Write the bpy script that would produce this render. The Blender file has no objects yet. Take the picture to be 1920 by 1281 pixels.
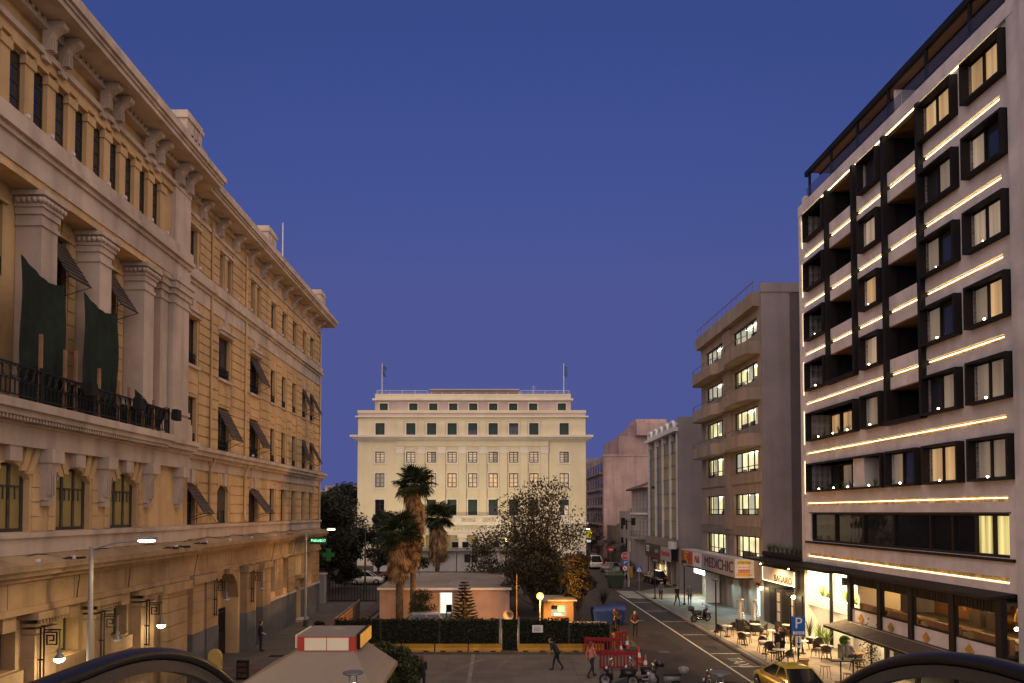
import bpy, bmesh, math, random
from mathutils import Vector, Matrix
R_ = math.radians
random.seed(7)
SC = bpy.context.scene
COL = SC.collection
# ------------------------------------------------------------ camera
cam_d = bpy.data.cameras.new("camera"); cam = bpy.data.objects.new("camera", cam_d); COL.objects.link(cam)
cam.location = (0, 0, 8.2); cam.rotation_euler = (R_(91.6), 0, 0)
cam_d.lens = 24.0; cam_d.sensor_width = 36.0
cam_d.shift_x = 0.01458; cam_d.shift_y = 0.1482
cam_d.clip_start = 0.05; cam_d.clip_end = 12000
SC.camera = cam
# ------------------------------------------------------------ sky (dusk, the sun just set behind the camera)
world = bpy.data.worlds.new("World"); SC.world = world; world.use_nodes = True
wn = world.node_tree; wn.nodes.clear()
sky = wn.nodes.new('ShaderNodeTexSky'); sky.sky_type = 'NISHITA'; sky.sun_disc = False
sky.sun_elevation = R_(-1.2); sky.sun_rotation = R_(180)
sky.altitude = 0; sky.air_density = 1.15; sky.dust_density = 0.6; sky.ozone_density = 3.8
bgn = wn.nodes.new('ShaderNodeBackground'); bgn.inputs[1].default_value = 1.15
won = wn.nodes.new('ShaderNodeOutputWorld')
tcn = wn.nodes.new('ShaderNodeTexCoord'); spn = wn.nodes.new('ShaderNodeSeparateXYZ'); cbn = wn.nodes.new('ShaderNodeCombineXYZ')
mxn = wn.nodes.new('ShaderNodeMath'); mxn.operation = 'MAXIMUM'; mxn.inputs[1].default_value = 0.31   # the horizon keeps the tone of the low sky
wn.links.new(tcn.outputs['Generated'], spn.inputs[0]); wn.links.new(spn.outputs[2], mxn.inputs[0])
wn.links.new(spn.outputs[0], cbn.inputs[0]); wn.links.new(spn.outputs[1], cbn.inputs[1]); wn.links.new(mxn.outputs[0], cbn.inputs[2])
wn.links.new(cbn.outputs[0], sky.inputs[0])
tin = wn.nodes.new('ShaderNodeVectorMath'); tin.operation = 'MULTIPLY'; tin.inputs[1].default_value = (1.16, .90, .96)   # indigo of the blue hour
wn.links.new(sky.outputs[0], tin.inputs[0]); wn.links.new(tin.outputs[0], bgn.inputs[0]); wn.links.new(bgn.outputs[0], won.inputs[0])
# afterglow of the set sun, behind the camera to the right
sun_d = bpy.data.lights.new("sun", 'SUN'); sun_d.energy = 3.5; sun_d.angle = R_(170); sun_d.color = (1.0, 0.745, 0.51)
sun = bpy.data.objects.new("sun", sun_d); COL.objects.link(sun)
sun.rotation_euler = (R_(64), 0, R_(12))
SC.view_settings.view_transform = 'Standard'; SC.view_settings.look = 'None'
SC.view_settings.exposure = 0.0; SC.view_settings.gamma = 1.0
# ------------------------------------------------------------ materials
MATS = {}
def _new(name):
    m = bpy.data.materials.new(name); m.use_nodes = True
    nt = m.node_tree; b = nt.nodes['Principled BSDF']
    return m, nt, b
def mat(name, col, rough=.8, var=.18, scale=.6, bump=.15, bscale=9.0, metal=0.0, streak=0.0, spec=.35, dirt=None, coat=0.0):
    """procedural paint / plaster / stone: colour blotches, fine grain, optional vertical rain streaks"""
    if name in MATS: return MATS[name]
    m, nt, b = _new(name); N = nt.nodes.new; L = nt.links.new
    g = N('ShaderNodeNewGeometry')
    n1 = N('ShaderNodeTexNoise'); n1.inputs['Scale'].default_value = scale; n1.inputs['Detail'].default_value = 6; n1.inputs['Roughness'].default_value = .62
    L(g.outputs['Position'], n1.inputs['Vector'])
    r = N('ShaderNodeMapRange'); r.inputs[1].default_value = .3; r.inputs[2].default_value = .7
    r.inputs[3].default_value = 1 - var; r.inputs[4].default_value = 1 + var * .7
    L(n1.outputs[0], r.inputs[0])
    nb = N('ShaderNodeTexNoise'); nb.inputs['Scale'].default_value = scale*.27; nb.inputs['Detail'].default_value = 3; L(g.outputs['Position'], nb.inputs['Vector'])
    rb_ = N('ShaderNodeMapRange'); rb_.inputs[1].default_value = .35; rb_.inputs[2].default_value = .68; rb_.inputs[3].default_value = 1-var*.9; rb_.inputs[4].default_value = 1+var*.4; L(nb.outputs[0], rb_.inputs[0])
    mm = N('ShaderNodeMath'); mm.operation = 'MULTIPLY'; L(r.outputs[0], mm.inputs[0]); L(rb_.outputs[0], mm.inputs[1])
    mul = N('ShaderNodeVectorMath'); mul.operation = 'SCALE'; mul.inputs[0].default_value = col[:3]
    L(mm.outputs[0], mul.inputs['Scale'])
    out = mul.outputs[0]
    if streak:
        mp = N('ShaderNodeMapping'); mp.inputs['Scale'].default_value = (.95, .95, .06); L(g.outputs['Position'], mp.inputs[0])
        n3 = N('ShaderNodeTexNoise'); n3.inputs['Scale'].default_value = 1.5; n3.inputs['Detail'].default_value = 3; L(mp.outputs[0], n3.inputs['Vector'])
        r3 = N('ShaderNodeMapRange'); r3.inputs[1].default_value = .48; r3.inputs[2].default_value = .72; L(n3.outputs[0], r3.inputs[0])
        sc = N('ShaderNodeMath'); sc.operation = 'MULTIPLY'; sc.inputs[1].default_value = streak; L(r3.outputs[0], sc.inputs[0])
        mx = N('ShaderNodeMix'); mx.data_type = 'RGBA'; L(sc.outputs[0], mx.inputs[0]); L(out, mx.inputs[6])
        d = dirt or tuple(c * .35 for c in col[:3]); mx.inputs[7].default_value = (*d, 1); out = mx.outputs[2]
    L(out, b.inputs['Base Color'])
    b.inputs['Roughness'].default_value = rough; b.inputs['Metallic'].default_value = metal
    b.inputs['Specular IOR Level'].default_value = spec
    if coat: b.inputs['Coat Weight'].default_value = coat; b.inputs['Coat Roughness'].default_value = .08
    if bump:
        n2 = N('ShaderNodeTexNoise'); n2.inputs['Scale'].default_value = bscale; n2.inputs['Detail'].default_value = 5; L(g.outputs['Position'], n2.inputs['Vector'])
        bp = N('ShaderNodeBump'); bp.inputs['Strength'].default_value = bump; bp.inputs['Distance'].default_value = .03
        L(n2.outputs[0], bp.inputs['Height']); L(bp.outputs[0], b.inputs['Normal'])
    MATS[name] = m; return m
def emat(name, col, strength, var=0.0, scale=2.0, axis=None):
    """something that gives off light; var mottles it"""
    if name in MATS: return MATS[name]
    m, nt, b = _new(name); N = nt.nodes.new; L = nt.links.new
    b.inputs['Base Color'].default_value = (*[min(.6, c * .5) for c in col], 1); b.inputs['Roughness'].default_value = .6
    b.inputs['Emission Color'].default_value = (*col, 1); b.inputs['Emission Strength'].default_value = strength
    if var:
        g = N('ShaderNodeNewGeometry'); v = g.outputs['Position']
        if axis:
            mp = N('ShaderNodeMapping'); mp.inputs['Scale'].default_value = axis; L(v, mp.inputs[0]); v = mp.outputs[0]
        n = N('ShaderNodeTexNoise'); n.inputs['Scale'].default_value = scale; n.inputs['Detail'].default_value = 3; L(v, n.inputs['Vector'])
        r = N('ShaderNodeMapRange'); r.inputs[1].default_value = .33; r.inputs[2].default_value = .67
        r.inputs[3].default_value = strength * (1 - var); r.inputs[4].default_value = strength * (1 + var * .5); L(n.outputs[0], r.inputs[0])
        L(r.outputs[0], b.inputs['Emission Strength'])
    MATS[name] = m; return m
def gmat(name, col, rough=.05, wob=.02, alpha=1.0, spec=.6):
    """window glass seen from outside: dark, glossy and never quite flat"""
    if name in MATS: return MATS[name]
    m, nt, b = _new(name); N = nt.nodes.new; L = nt.links.new
    b.inputs['Base Color'].default_value = (*col, 1); b.inputs['Roughness'].default_value = rough; b.inputs['Specular IOR Level'].default_value = spec
    b.inputs['IOR'].default_value = 1.52
    g = N('ShaderNodeNewGeometry'); n = N('ShaderNodeTexNoise'); n.inputs['Scale'].default_value = .9; L(g.outputs['Position'], n.inputs['Vector'])
    bp = N('ShaderNodeBump'); bp.inputs['Strength'].default_value = wob * 10; bp.inputs['Distance'].default_value = .05; L(n.outputs[0], bp.inputs['Height']); L(bp.outputs[0], b.inputs['Normal'])
    if alpha < 1:
        tr = N('ShaderNodeBsdfTransparent'); mx = N('ShaderNodeMixShader'); mx.inputs[0].default_value = alpha
        o = nt.nodes['Material Output']; L(tr.outputs[0], mx.inputs[1]); L(b.outputs[0], mx.inputs[2]); L(mx.outputs[0], o.inputs[0])
    MATS[name] = m; return m
def leafmat(name, col, var=.5):
    if name in MATS: return MATS[name]
    m, nt, b = _new(name); N = nt.nodes.new; L = nt.links.new
    g = N('ShaderNodeNewGeometry'); r = N('ShaderNodeMapRange'); r.inputs[3].default_value = 1 - var; r.inputs[4].default_value = 1 + var; L(g.outputs['Random Per Island'], r.inputs[0])
    mul = N('ShaderNodeVectorMath'); mul.operation = 'SCALE'; mul.inputs[0].default_value = col; L(r.outputs[0], mul.inputs['Scale'])
    L(mul.outputs[0], b.inputs['Base Color']); b.inputs['Roughness'].default_value = .55; b.inputs['Specular IOR Level'].default_value = .3
    MATS[name] = m; return m
# ------------------------------------------------------------ mesh helpers
class MB:
    """collects shapes; build() links them as ONE mesh object"""
    def __init__(s): s.v = []; s.f = []; s.sm = []
    def add(s, vs, fs, smooth=False):
        o = len(s.v); s.v += [tuple(p) for p in vs]; s.f += [tuple(i + o for i in f) for f in fs]; s.sm += [smooth] * len(fs); return s
    def box(s, x0, x1, y0, y1, z0, z1):
        return s.add([(x0,y0,z0),(x1,y0,z0),(x1,y1,z0),(x0,y1,z0),(x0,y0,z1),(x1,y0,z1),(x1,y1,z1),(x0,y1,z1)],
                     [(0,3,2,1),(4,5,6,7),(0,1,5,4),(1,2,6,5),(2,3,7,6),(3,0,4,7)])
    def quad(s, a, b, c, d): return s.add([a,b,c,d], [(0,1,2,3)])
    def slab(s, pts, t):
        """polygon given by 3D points, thickened along its normal by t"""
        P = [Vector(p) for p in pts]; n = (P[1]-P[0]).cross(P[2]-P[0]).normalized() * t
        k = len(P); vs = [p for p in P] + [p + n for p in P]
        fs = [tuple(reversed(range(k))), tuple(range(k, 2*k))] + [(i, (i+1) % k, k + (i+1) % k, k + i) for i in range(k)]
        return s.add(vs, fs)
    def tube(s, pts, r, n=6, cap=True):
        P = [Vector(p) for p in pts]; k = len(P); rs = r if isinstance(r, (list, tuple)) else [r]*k
        vs = []; up = None
        for i, p in enumerate(P):
            d = (P[min(i+1,k-1)] - P[max(i-1,0)]).normalized()
            if up is None: up = Vector((0,0,1)) if abs(d.z) < .95 else Vector((1,0,0))
            a = d.cross(up)
            if a.length < 1e-4: a = d.cross(Vector((1,0,0)) if abs(d.x) < .9 else Vector((0,1,0)))
            a.normalize(); b = a.cross(d).normalized(); up = b
            for j in range(n):
                t = 2*math.pi*j/n; vs.append(p + (a*math.cos(t) + b*math.sin(t))*rs[i])
        fs = [(i*n+j, i*n+(j+1) % n, (i+1)*n+(j+1) % n, (i+1)*n+j) for i in range(k-1) for j in range(n)]
        o = len(s.f); s.add(vs, fs, n > 5)
        if cap:
            s.add(vs[:n], [tuple(range(n))]); s.add(vs[-n:], [tuple(reversed(range(n)))])
        return s
    def lathe(s, prof, c=(0,0,0), n=16, axis='z', smooth=True):
        """prof: [(r, h)...]"""
        vs = []
        for r, h in prof:
            for j in range(n):
                t = 2*math.pi*j/n; a, b = r*math.cos(t), r*math.sin(t)
                p = (a, b, h) if axis == 'z' else ((h, a, b) if axis == 'x' else (b, h, a))
                vs.append((c[0]+p[0], c[1]+p[1], c[2]+p[2]))
        k = len(prof); fs = [(i*n+j, i*n+(j+1) % n, (i+1)*n+(j+1) % n, (i+1)*n+j) for i in range(k-1) for j in range(n)]
        return s.add(vs, fs, smooth)
    def ball(s, c, r, n=10, m=7, sz=1.0):
        return s.lathe([(max(1e-4, r*math.sin(math.pi*i/m)), -r*sz*math.cos(math.pi*i/m)) for i in range(m+1)], c, n)
    def mesh(s, name, material):
        me = bpy.data.meshes.new(name); me.from_pydata(s.v, [], s.f)
        if any(s.sm): me.polygons.foreach_set('use_smooth', s.sm)
        me.update(); me.materials.append(MT(material)); return me
    def build(s, name, material, parent=None, recalc=True):
        me = s.mesh(name, material)
        if recalc:
            bm = bmesh.new(); bm.from_mesh(me); bmesh.ops.recalc_face_normals(bm, faces=bm.faces); bm.to_mesh(me); bm.free()
        return link(name, me, parent)
def MT(m): return MATS[m] if isinstance(m, str) else m
def rel(p):
    """matrix of a part relative to its thing"""
    return p.matrix_parent_inverse @ p.matrix_basis
def link(name, data, parent=None):
    o = bpy.data.objects.new(name, data); COL.objects.link(o)
    if parent: attach(o, parent)
    return o
def attach(o, parent):
    """o's coordinates are those of the thing, whichever part it hangs under"""
    o.parent = parent
    if parent.parent is not None: o.matrix_parent_inverse = ABS.get(parent.name, Matrix.Identity(4)).inverted()
ABS = {}
_cubes = {}
def cube(name, material, x0, x1, y0, y1, z0, z1, parent=None):
    """a box piece sharing one unit mesh per material"""
    m = MT(material)
    if m.name not in _cubes: _cubes[m.name] = MB().box(-.5,.5,-.5,.5,-.5,.5).mesh('block', m)
    o = bpy.data.objects.new(name, _cubes[m.name]); COL.objects.link(o)
    o.location = ((x0+x1)/2, (y0+y1)/2, (z0+z1)/2); o.scale = (abs(x1-x0), abs(y1-y0), abs(z1-z0))
    M = Matrix.Translation(o.location) @ Matrix.Diagonal((*o.scale, 1))
    if parent: attach(o, parent)
    ABS[o.name] = M
    return o
def thing(name, label, cat, loc=(0,0,0), rz=0, group=None):
    o = bpy.data.objects.new(name, None); COL.objects.link(o); o.empty_display_size = .3
    o.location = loc; o.rotation_euler = (0, 0, rz)
    return tag(o, label, cat, group)
def tag(o, label=None, cat=None, group=None, kind=None):
    if label: o['label'] = label
    if cat: o['category'] = cat
    if group: o['group'] = group
    if kind: o['kind'] = kind
    return o
def dup(o, parent=None):
    """copy of a thing with its parts and sub-parts"""
    c = o.copy(); COL.objects.link(c)
    if parent is not None: c.parent = parent
    for ch in list(o.children):
        d = dup(ch, c); d.matrix_parent_inverse = ch.matrix_parent_inverse.copy()
    return c
def put(o, loc, rz=0, label=None, group=None, s=None):
    o.location = loc; o.rotation_euler = (0, 0, rz)
    if s: o.scale = (s, s, s)
    if label: o['label'] = label
    if group: o['group'] = group
    return o
class Facade:
    """a building front: w = metres out of the wall plane, u = along it, z = up"""
    def __init__(s, name, label, cat, loc, rz, mode, group=None):
        s.root = thing(name, label, cat, loc, rz, group); s.mode = mode
    def p(s, w, u, z):
        return (w, u, z) if s.mode == 'L' else ((-w, u, z) if s.mode == 'R' else (u, -w, z))
    def box(s, name, m, w0, w1, u0, u1, z0, z1, parent=None):
        a, b = s.p(w0, u0, z0), s.p(w1, u1, z1)
        lo = [min(i, j) for i, j in zip(a, b)]; hi = [max(i, j) for i, j in zip(a, b)]
        return cube(name, m, lo[0], hi[0], lo[1], hi[1], lo[2], hi[2], parent or s.root)
    def mb(s, mb, name, m, parent=None):
        """mb was collected in (w, u, z)"""
        mb.v = [s.p(*q) for q in mb.v]
        return mb.build(name, m, parent or s.root)
    def wall(s, name, m, u0, u1, z0, z1, holes, w=0.0, parent=None):
        """flat wall with openings; holes: (u0, u1, z0, z1, depth)"""
        us = sorted({u0, u1, *[min(max(h[i], u0), u1) for h in holes for i in (0, 1)]})
        zs = sorted({z0, z1, *[min(max(h[i], z0), z1) for h in holes for i in (2, 3)]})
        b = MB()
        for i in range(len(us)-1):
            for j in range(len(zs)-1):
                cu, cz = (us[i]+us[i+1])/2, (zs[j]+zs[j+1])/2
                if any(h[0] < cu < h[1] and h[2] < cz < h[3] for h in holes): continue
                b.quad((w, us[i], zs[j]), (w, us[i+1], zs[j]), (w, us[i+1], zs[j+1]), (w, us[i], zs[j+1]))
        for a, c, e, f, d in holes:
            q = w - d
            b.quad((w,a,e),(q,a,e),(q,a,f),(w,a,f)); b.quad((w,c,e),(w,c,f),(q,c,f),(q,c,e))
            b.quad((w,a,f),(q,a,f),(q,c,f),(w,c,f)); b.quad((w,a,e),(w,c,e),(q,c,e),(q,a,e))
        b.v = [s.p(*q) for q in b.v]
        me = b.mesh(name, m); bm = bmesh.new(); bm.from_mesh(me); bmesh.ops.remove_doubles(bm, verts=bm.verts, dist=1e-4); bm.to_mesh(me); bm.free()
        return link(name, me, parent or s.root)
    def window(s, u0, u1, z0, z1, w, frame, glass, nu=2, nz=1, t=.06, d=.06, parent=None, rows=None, name='window'):
        """frame with mullions, panes behind it as its sub-parts"""
        b = MB()
        def bx(a, c, e, f): b.box(w-d, w, a, c, e, f)
        bx(u0, u1, z0, z0+t); bx(u0, u1, z1-t, z1); bx(u0, u0+t, z0+t, z1-t); bx(u1-t, u1, z0+t, z1-t)
        for i in range(1, nu): c = u0+(u1-u0)*i/nu; bx(c-t/2, c+t/2, z0+t, z1-t)
        zz = rows or [i/nz for i in range(1, nz)]
        for q in zz:
            c = z0+(z1-z0)*q
            for i in range(nu):
                a = u0+(u1-u0)*i/nu; e = u0+(u1-u0)*(i+1)/nu; bx(a+t*.8, e-t*.8, c-t*.3, c+t*.3)
        f = s.mb(b, name, frame, parent)
        gl = glass if isinstance(glass, (list, tuple)) else [glass]
        for i in range(nu):
            a = u0+(u1-u0)*i/nu + t*.4; e = u0+(u1-u0)*(i+1)/nu - t*.4
            s.box('pane', gl[i % len(gl)], w-d*.75, w-d*.5, a, e, z0+t*.5, z1-t*.5, f)
        return f
def text(name, body, m, size, parent=None, M=None, extr=.01, align='CENTER', sx=1.0):
    """lettering as a real mesh; M places the text plane (x right, y up, z towards the reader)"""
    c = bpy.data.curves.new('lettering', 'FONT'); c.body = body; c.size = size; c.extrude = extr; c.align_x = align; c.align_y = 'CENTER'; c.resolution_u = 3
    o = bpy.data.objects.new('lettering', c); COL.objects.link(o)
    me = bpy.data.meshes.new_from_object(o.evaluated_get(bpy.context.evaluated_depsgraph_get()))
    bpy.data.objects.remove(o); bpy.data.curves.remove(c)
    me.name = name; me.materials.clear(); me.materials.append(MT(m))
    if sx != 1: me.transform(Matrix.Diagonal((sx, 1, 1, 1)))
    if M is not None: me.transform(M)
    return link(name, me, parent)
def frameM(o, x, y):
    """matrix of a text plane at o with axes x (reading direction) and y (up)"""
    x = Vector(x).normalized(); y = Vector(y).normalized(); z = x.cross(y)
    return Matrix(((x.x, y.x, z.x, o[0]), (x.y, y.y, z.y, o[1]), (x.z, y.z, z.z, o[2]), (0, 0, 0, 1)))
def lamp(name, kind, loc, energy, col, parent=None, size=.2, rot=None, spot=None, blend=.6):
    d = bpy.data.lights.new(name, kind); d.energy = energy; d.color = col
    if kind == 'POINT': d.shadow_soft_size = size
    if kind == 'SPOT': d.shadow_soft_size = size; d.spot_size = R_(spot or 100); d.spot_blend = blend
    if kind == 'AREA': d.shape = 'RECTANGLE'; d.size = size[0]; d.size_y = size[1]
    o = bpy.data.objects.new(name, d); COL.objects.link(o); o.location = loc
    if rot: o.rotation_euler = rot
    if parent: o.parent = parent
    return o
def aim(o, target, loc=None):
    v = Vector(target) - Vector(loc if loc is not None else o.location); o.rotation_euler = v.to_track_quat('-Z', 'Y').to_euler()
# palette (real-world base colours)
mat('ochre', (.60,.41,.205), .85, .2, .5, .2, 14, streak=.42)
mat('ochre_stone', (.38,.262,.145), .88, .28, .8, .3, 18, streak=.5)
mat('trim', (.57,.465,.375), .85, .2, .6, .15, 14, streak=.5)
mat('dado', (.12,.125,.135), .8, .25, .9, .15, 14, streak=.2)
mat('iron', (.02,.02,.022), .5, .2, 4, .1, 30, metal=.4)
mat('shutter', (.10,.075,.06), .85, .3, 3, .3, 30)
mat('shutter_green', (.035,.06,.045), .7, .2, 3, .2, 30)
mat('wood_dark', (.05,.045,.042), .55, .3, 4, .1, 30)
mat('cream', (.76,.67,.44), .85, .10, .25, .1, 20, streak=.08)
mat('cream_pale', (.78,.71,.58), .85, .10, .4, .08, 20, streak=.12)
mat('cream_pink', (.58,.46,.40), .85, .10, .3, .08, 20, streak=.1)
mat('render', (.66,.61,.60), .85, .15, 1.3, .25, 22, streak=.22)
mat('render_smooth', (.60,.56,.555), .8, .16, .8, .15, 14, streak=.35)
mat('black_metal', (.016,.014,.013), .62, .2, 2, .05, 20, spec=.2)
mat('black_matt', (.012,.012,.012), .85, .2, 2, .1, 20)
mat('beige', (.34,.275,.215), .85, .16, .5, .15, 14, streak=.35)
mat('beige_dark', (.24,.21,.175), .8, .12, .6, .1, 14, streak=.1)
mat('grey_plaster', (.29,.258,.265), .88, .18, .35, .2, 12, streak=.2)
mat('pink_plaster', (.52,.37,.33), .88, .26, .3, .25, 12, streak=.45)
mat('concrete', (.33,.32,.30), .85, .2, .7, .2, 14, streak=.1)
mat('white_paint', (.75,.73,.69), .6, .1, 1, .05, 20)
mat('white_metal', (.70,.69,.68), .45, .1, 1, .03, 20, streak=.1)
mat('steel', (.35,.35,.36), .35, .15, 3, .05, 30, metal=.8)
mat('grey_metal', (.16,.16,.155), .45, .2, 3, .05, 30, metal=.5)
mat('green_metal', (.05,.07,.045), .5, .2, 2, .05, 30, metal=.2)
gmat('glass_dark', (.012,.014,.018))
gmat('glass_blue', (.03,.034,.045), .08)
gmat('glass_green', (.03,.04,.03), .1)
gmat('glass_clear', (.05,.06,.08), .03, .005, .35, .9)
gmat('glass_lit', (.05,.05,.05), .03, .005, .10, .9)
# ------------------------------------------------------------ ground, roads and pavements
def sheet(name, m, x0, x1, y0, y1, z, parent=None, kind='structure'):
    o = MB().quad((x0,y0,z),(x1,y0,z),(x1,y1,z),(x0,y1,z)).build(name, m, parent, recalc=False)
    if kind and parent is None: o['kind'] = kind
    return o
mat('asphalt', (.044,.031,.025), .75, .28, .8, .3, 40)
mat('earth', (.07,.06,.05), .95, .3, .2, .2, 8)
mat('paving', (.10,.088,.075), .8, .22, 1.2, .15, 25)
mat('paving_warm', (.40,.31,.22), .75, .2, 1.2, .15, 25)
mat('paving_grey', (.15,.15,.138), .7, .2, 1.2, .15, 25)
mat('plaza_stone', (.14,.12,.10), .8, .2, .9, .15, 20)
mat('kerb_stone', (.20,.19,.175), .85, .2, 2, .2, 20)
mat('road_paint', (.55,.53,.48), .8, .25, 5, .1, 40)
mat('red_paving', (.12,.06,.045), .85, .2, 2, .1, 30)
sheet('ground', 'earth', -2500, 2500, -200, 5200, -.06)
sheet('road', 'asphalt', -60, 60, -6, 330, -.02)
KX = 14.2      # kerb line of the right pavement
def slab(name, m, poly, z0, z1, parent=None):
    b = MB(); k = len(poly)
    b.add([(x,y,z0) for x,y in poly] + [(x,y,z1) for x,y in poly], [tuple(range(k,2*k))] + [(i,(i+1)%k,k+(i+1)%k,k+i) for i in range(k)])
    o = b.build(name, m, parent)
    if parent is None: o['kind'] = 'structure'
    return o
# right pavement with separate kerb stones and paving slabs near the cafe
pr = slab('pavement_right', 'paving_grey', [(KX+.3, -4), (24, -4), (24, 73.5), (17.2, 73.5), (KX+.3, 70)], -.06, .10)
for i in range(48):
    y = 20 + i*1.05
    cube('kerb_stone', 'kerb_stone', KX, KX+.285, y, y+1.035, -.06, .125+random.uniform(-.006,.006), pr)
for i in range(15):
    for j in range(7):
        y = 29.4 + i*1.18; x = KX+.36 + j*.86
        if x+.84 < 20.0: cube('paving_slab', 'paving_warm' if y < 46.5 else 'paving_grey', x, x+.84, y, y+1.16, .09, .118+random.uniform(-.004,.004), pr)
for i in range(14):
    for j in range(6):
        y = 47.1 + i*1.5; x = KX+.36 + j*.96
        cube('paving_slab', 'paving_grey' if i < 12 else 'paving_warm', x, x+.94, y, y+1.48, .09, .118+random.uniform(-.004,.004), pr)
pl = slab('pavement_left', 'paving', [(-30,-4), (-9.6,-4), (-9.9,62), (-30,62)], -.06, .10)
for i in range(26):
    for j in range(3):
        y = 27 + i*1.3; x = -14.2 + j*1.32
        cube('paving_slab', 'paving', x, x+1.3, y, y+1.28, .09, .116+random.uniform(-.004,.004), pl)
cube('band_stone', 'red_paving', -10.9, -10.6, 27, 62, .09, .121, pl)
cube('band_stone', 'red_paving', -14.0, -9.8, 35.0, 35.5, .09, .124, pl)
for i in range(30):
    y = 27 + i*1.15
    cube('kerb_stone', 'kerb_stone', -9.62, -9.32, y, y+1.13, -.06, .12+random.uniform(-.006,.006), pl)
# plaza in front of the hedge
pz = slab('plaza', 'plaza_stone', [(-9.3,-4), (7.3,-4), (7.6,39.6), (-9.3,39.6)], -.06, .05)
for i in range(9):
    for j in range(9):
        y = 28.2 + i*1.24; x = -7.6 + j*1.66
        cube('paving_slab', 'plaza_stone', x, x+1.63, y, y+1.21, .03, .066+random.uniform(-.005,.005), pz)
cube('drain_strip', 'kerb_stone', -1.45, -1.25, 28, 39.3, .03, .075, pz)
cube('edge_step', 'paving', -7.6, 7.4, 39.4, 40.6, .03, .17, pz)
yard = slab('yard', 'earth', [(-12.5,40.8), (8.6,40.8), (9.0,72), (-12.5,72)], -.06, .04)
# painted markings
rd = bpy.data.objects['road']
MB().quad((12.30,27,-.015),(12.42,27,-.015),(12.22,68,-.015),(12.10,68,-.015)).build('lane_line', 'road_paint', rd, recalc=False)
for y in (33.4, 36.6, 39.9, 46.0, 51.5, 57.0, 62.5):
    MB().quad((12.42,y,-.015),(KX,y,-.015),(KX,y+.12,-.015),(12.42,y+.12,-.015)).build('bay_line', 'road_paint', rd, recalc=False)
for i in range(7):
    MB().quad((12.5,66.0+i*.9,-.015),(KX,65.4+i*.9,-.015),(KX,65.8+i*.9,-.015),(12.5,66.4+i*.9,-.015)).build('hatch_line', 'road_paint', rd, recalc=False)
text('taxi_lettering', 'TAXI', 'road_paint', 1.1, rd, frameM((13.25,37.6,-.012), (0,-1,0), (1,0,0)), .001)
mat('asphalt_patch', (.030,.026,.024), .85, .25, 1.5, .3, 50); mat('oil_stain', (.022,.019,.017), .55, .4, 3, .1, 30)
rp = random.Random(4)
for (x, y, w, l) in ((9.4,34.5,1.6,3.2),(10.6,43.5,1.2,5.5),(8.6,55.0,2.2,2.6),(11.2,60.5,.9,6.0),(13.2,48.3,1.2,2.2),(4.2,80,5,3)):
    b = MB(); k = 14
    b.add([(x+w/2*(1+rp.uniform(-.08,.08))*max(-1,min(1,1.35*math.cos(2*math.pi*i/k))), y+l/2*(1+rp.uniform(-.08,.08))*max(-1,min(1,1.35*math.sin(2*math.pi*i/k))), -.0165) for i in range(k)], [tuple(range(k))]); b.build('asphalt_patch', 'asphalt_patch', rd, recalc=False)
for (x, y, r) in ((13.3,34.9,.4),(13.1,41.8,.55),(13.4,53.6,.5),(10.2,38.6,.3)):
    b = MB(); k = 16; b.add([(x+r*rp.uniform(.6,1.1)*math.cos(2*math.pi*i/k), y+1.6*r*rp.uniform(.6,1.1)*math.sin(2*math.pi*i/k), -.0175) for i in range(k)], [tuple(range(k))]); b.build('oil_stain', 'oil_stain', rd, recalc=False)
for (x, y) in ((9.8,40.4),(10.9,52.0)):
    b = MB(); k = 20; b.add([(x+.34*math.cos(2*math.pi*i/k), y+.34*math.sin(2*math.pi*i/k), -.012) for i in range(k)], [tuple(range(k))]); b.build('manhole_cover', 'grey_metal', rd, recalc=False)
# hills far behind the town
mat('hill', (.05,.05,.055), .95, .2, .004, .1, .02)
b = MB(); n = 60; top = []
for i in range(n+1):
    x = -1500 + 3000*i/n; top.append((x, 2600, 84 + 30*math.sin(i*.31) + 18*math.sin(i*.83+1)))
for i in range(n):
    a, c = top[i], top[i+1]
    b.quad((a[0],2100,-1),(c[0],2100,-1),c,a); b.quad(a,c,(c[0],3200,-1),(a[0],3200,-1))
tag(b.build('hills', 'hill'), kind='structure')
# ------------------------------------------------------------ ornate ochre building on the left
LB = Facade('corner_building', 'long ornate ochre neoclassical building with giant pilasters and deep cornice lining the left side', 'building', (-15.3, 0, 0), R_(-.49), 'L')
emat('pane_dim', (.42,.32,.10), .18, .3, 1.5)
emat('pane_olive', (.36,.26,.08), .085, .5, 1.2)
emat('pane_warm', (1.0,.72,.30), 2.2, .35, 2.5)
gmat('glass_old', (.035,.03,.024), .12, .05)
UE, UP = 56.8, 31.7          # far corner, end of the projecting pavilion
U0 = 13.5                    # near end (out of view)
b = MB(); b.box(-14, -.9, U0, UE, -.3, 24.2); b.box(-14,-.0,UE-.9,UE,-.3,24.2)
LB.mb(b, 'core', 'ochre')
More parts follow.
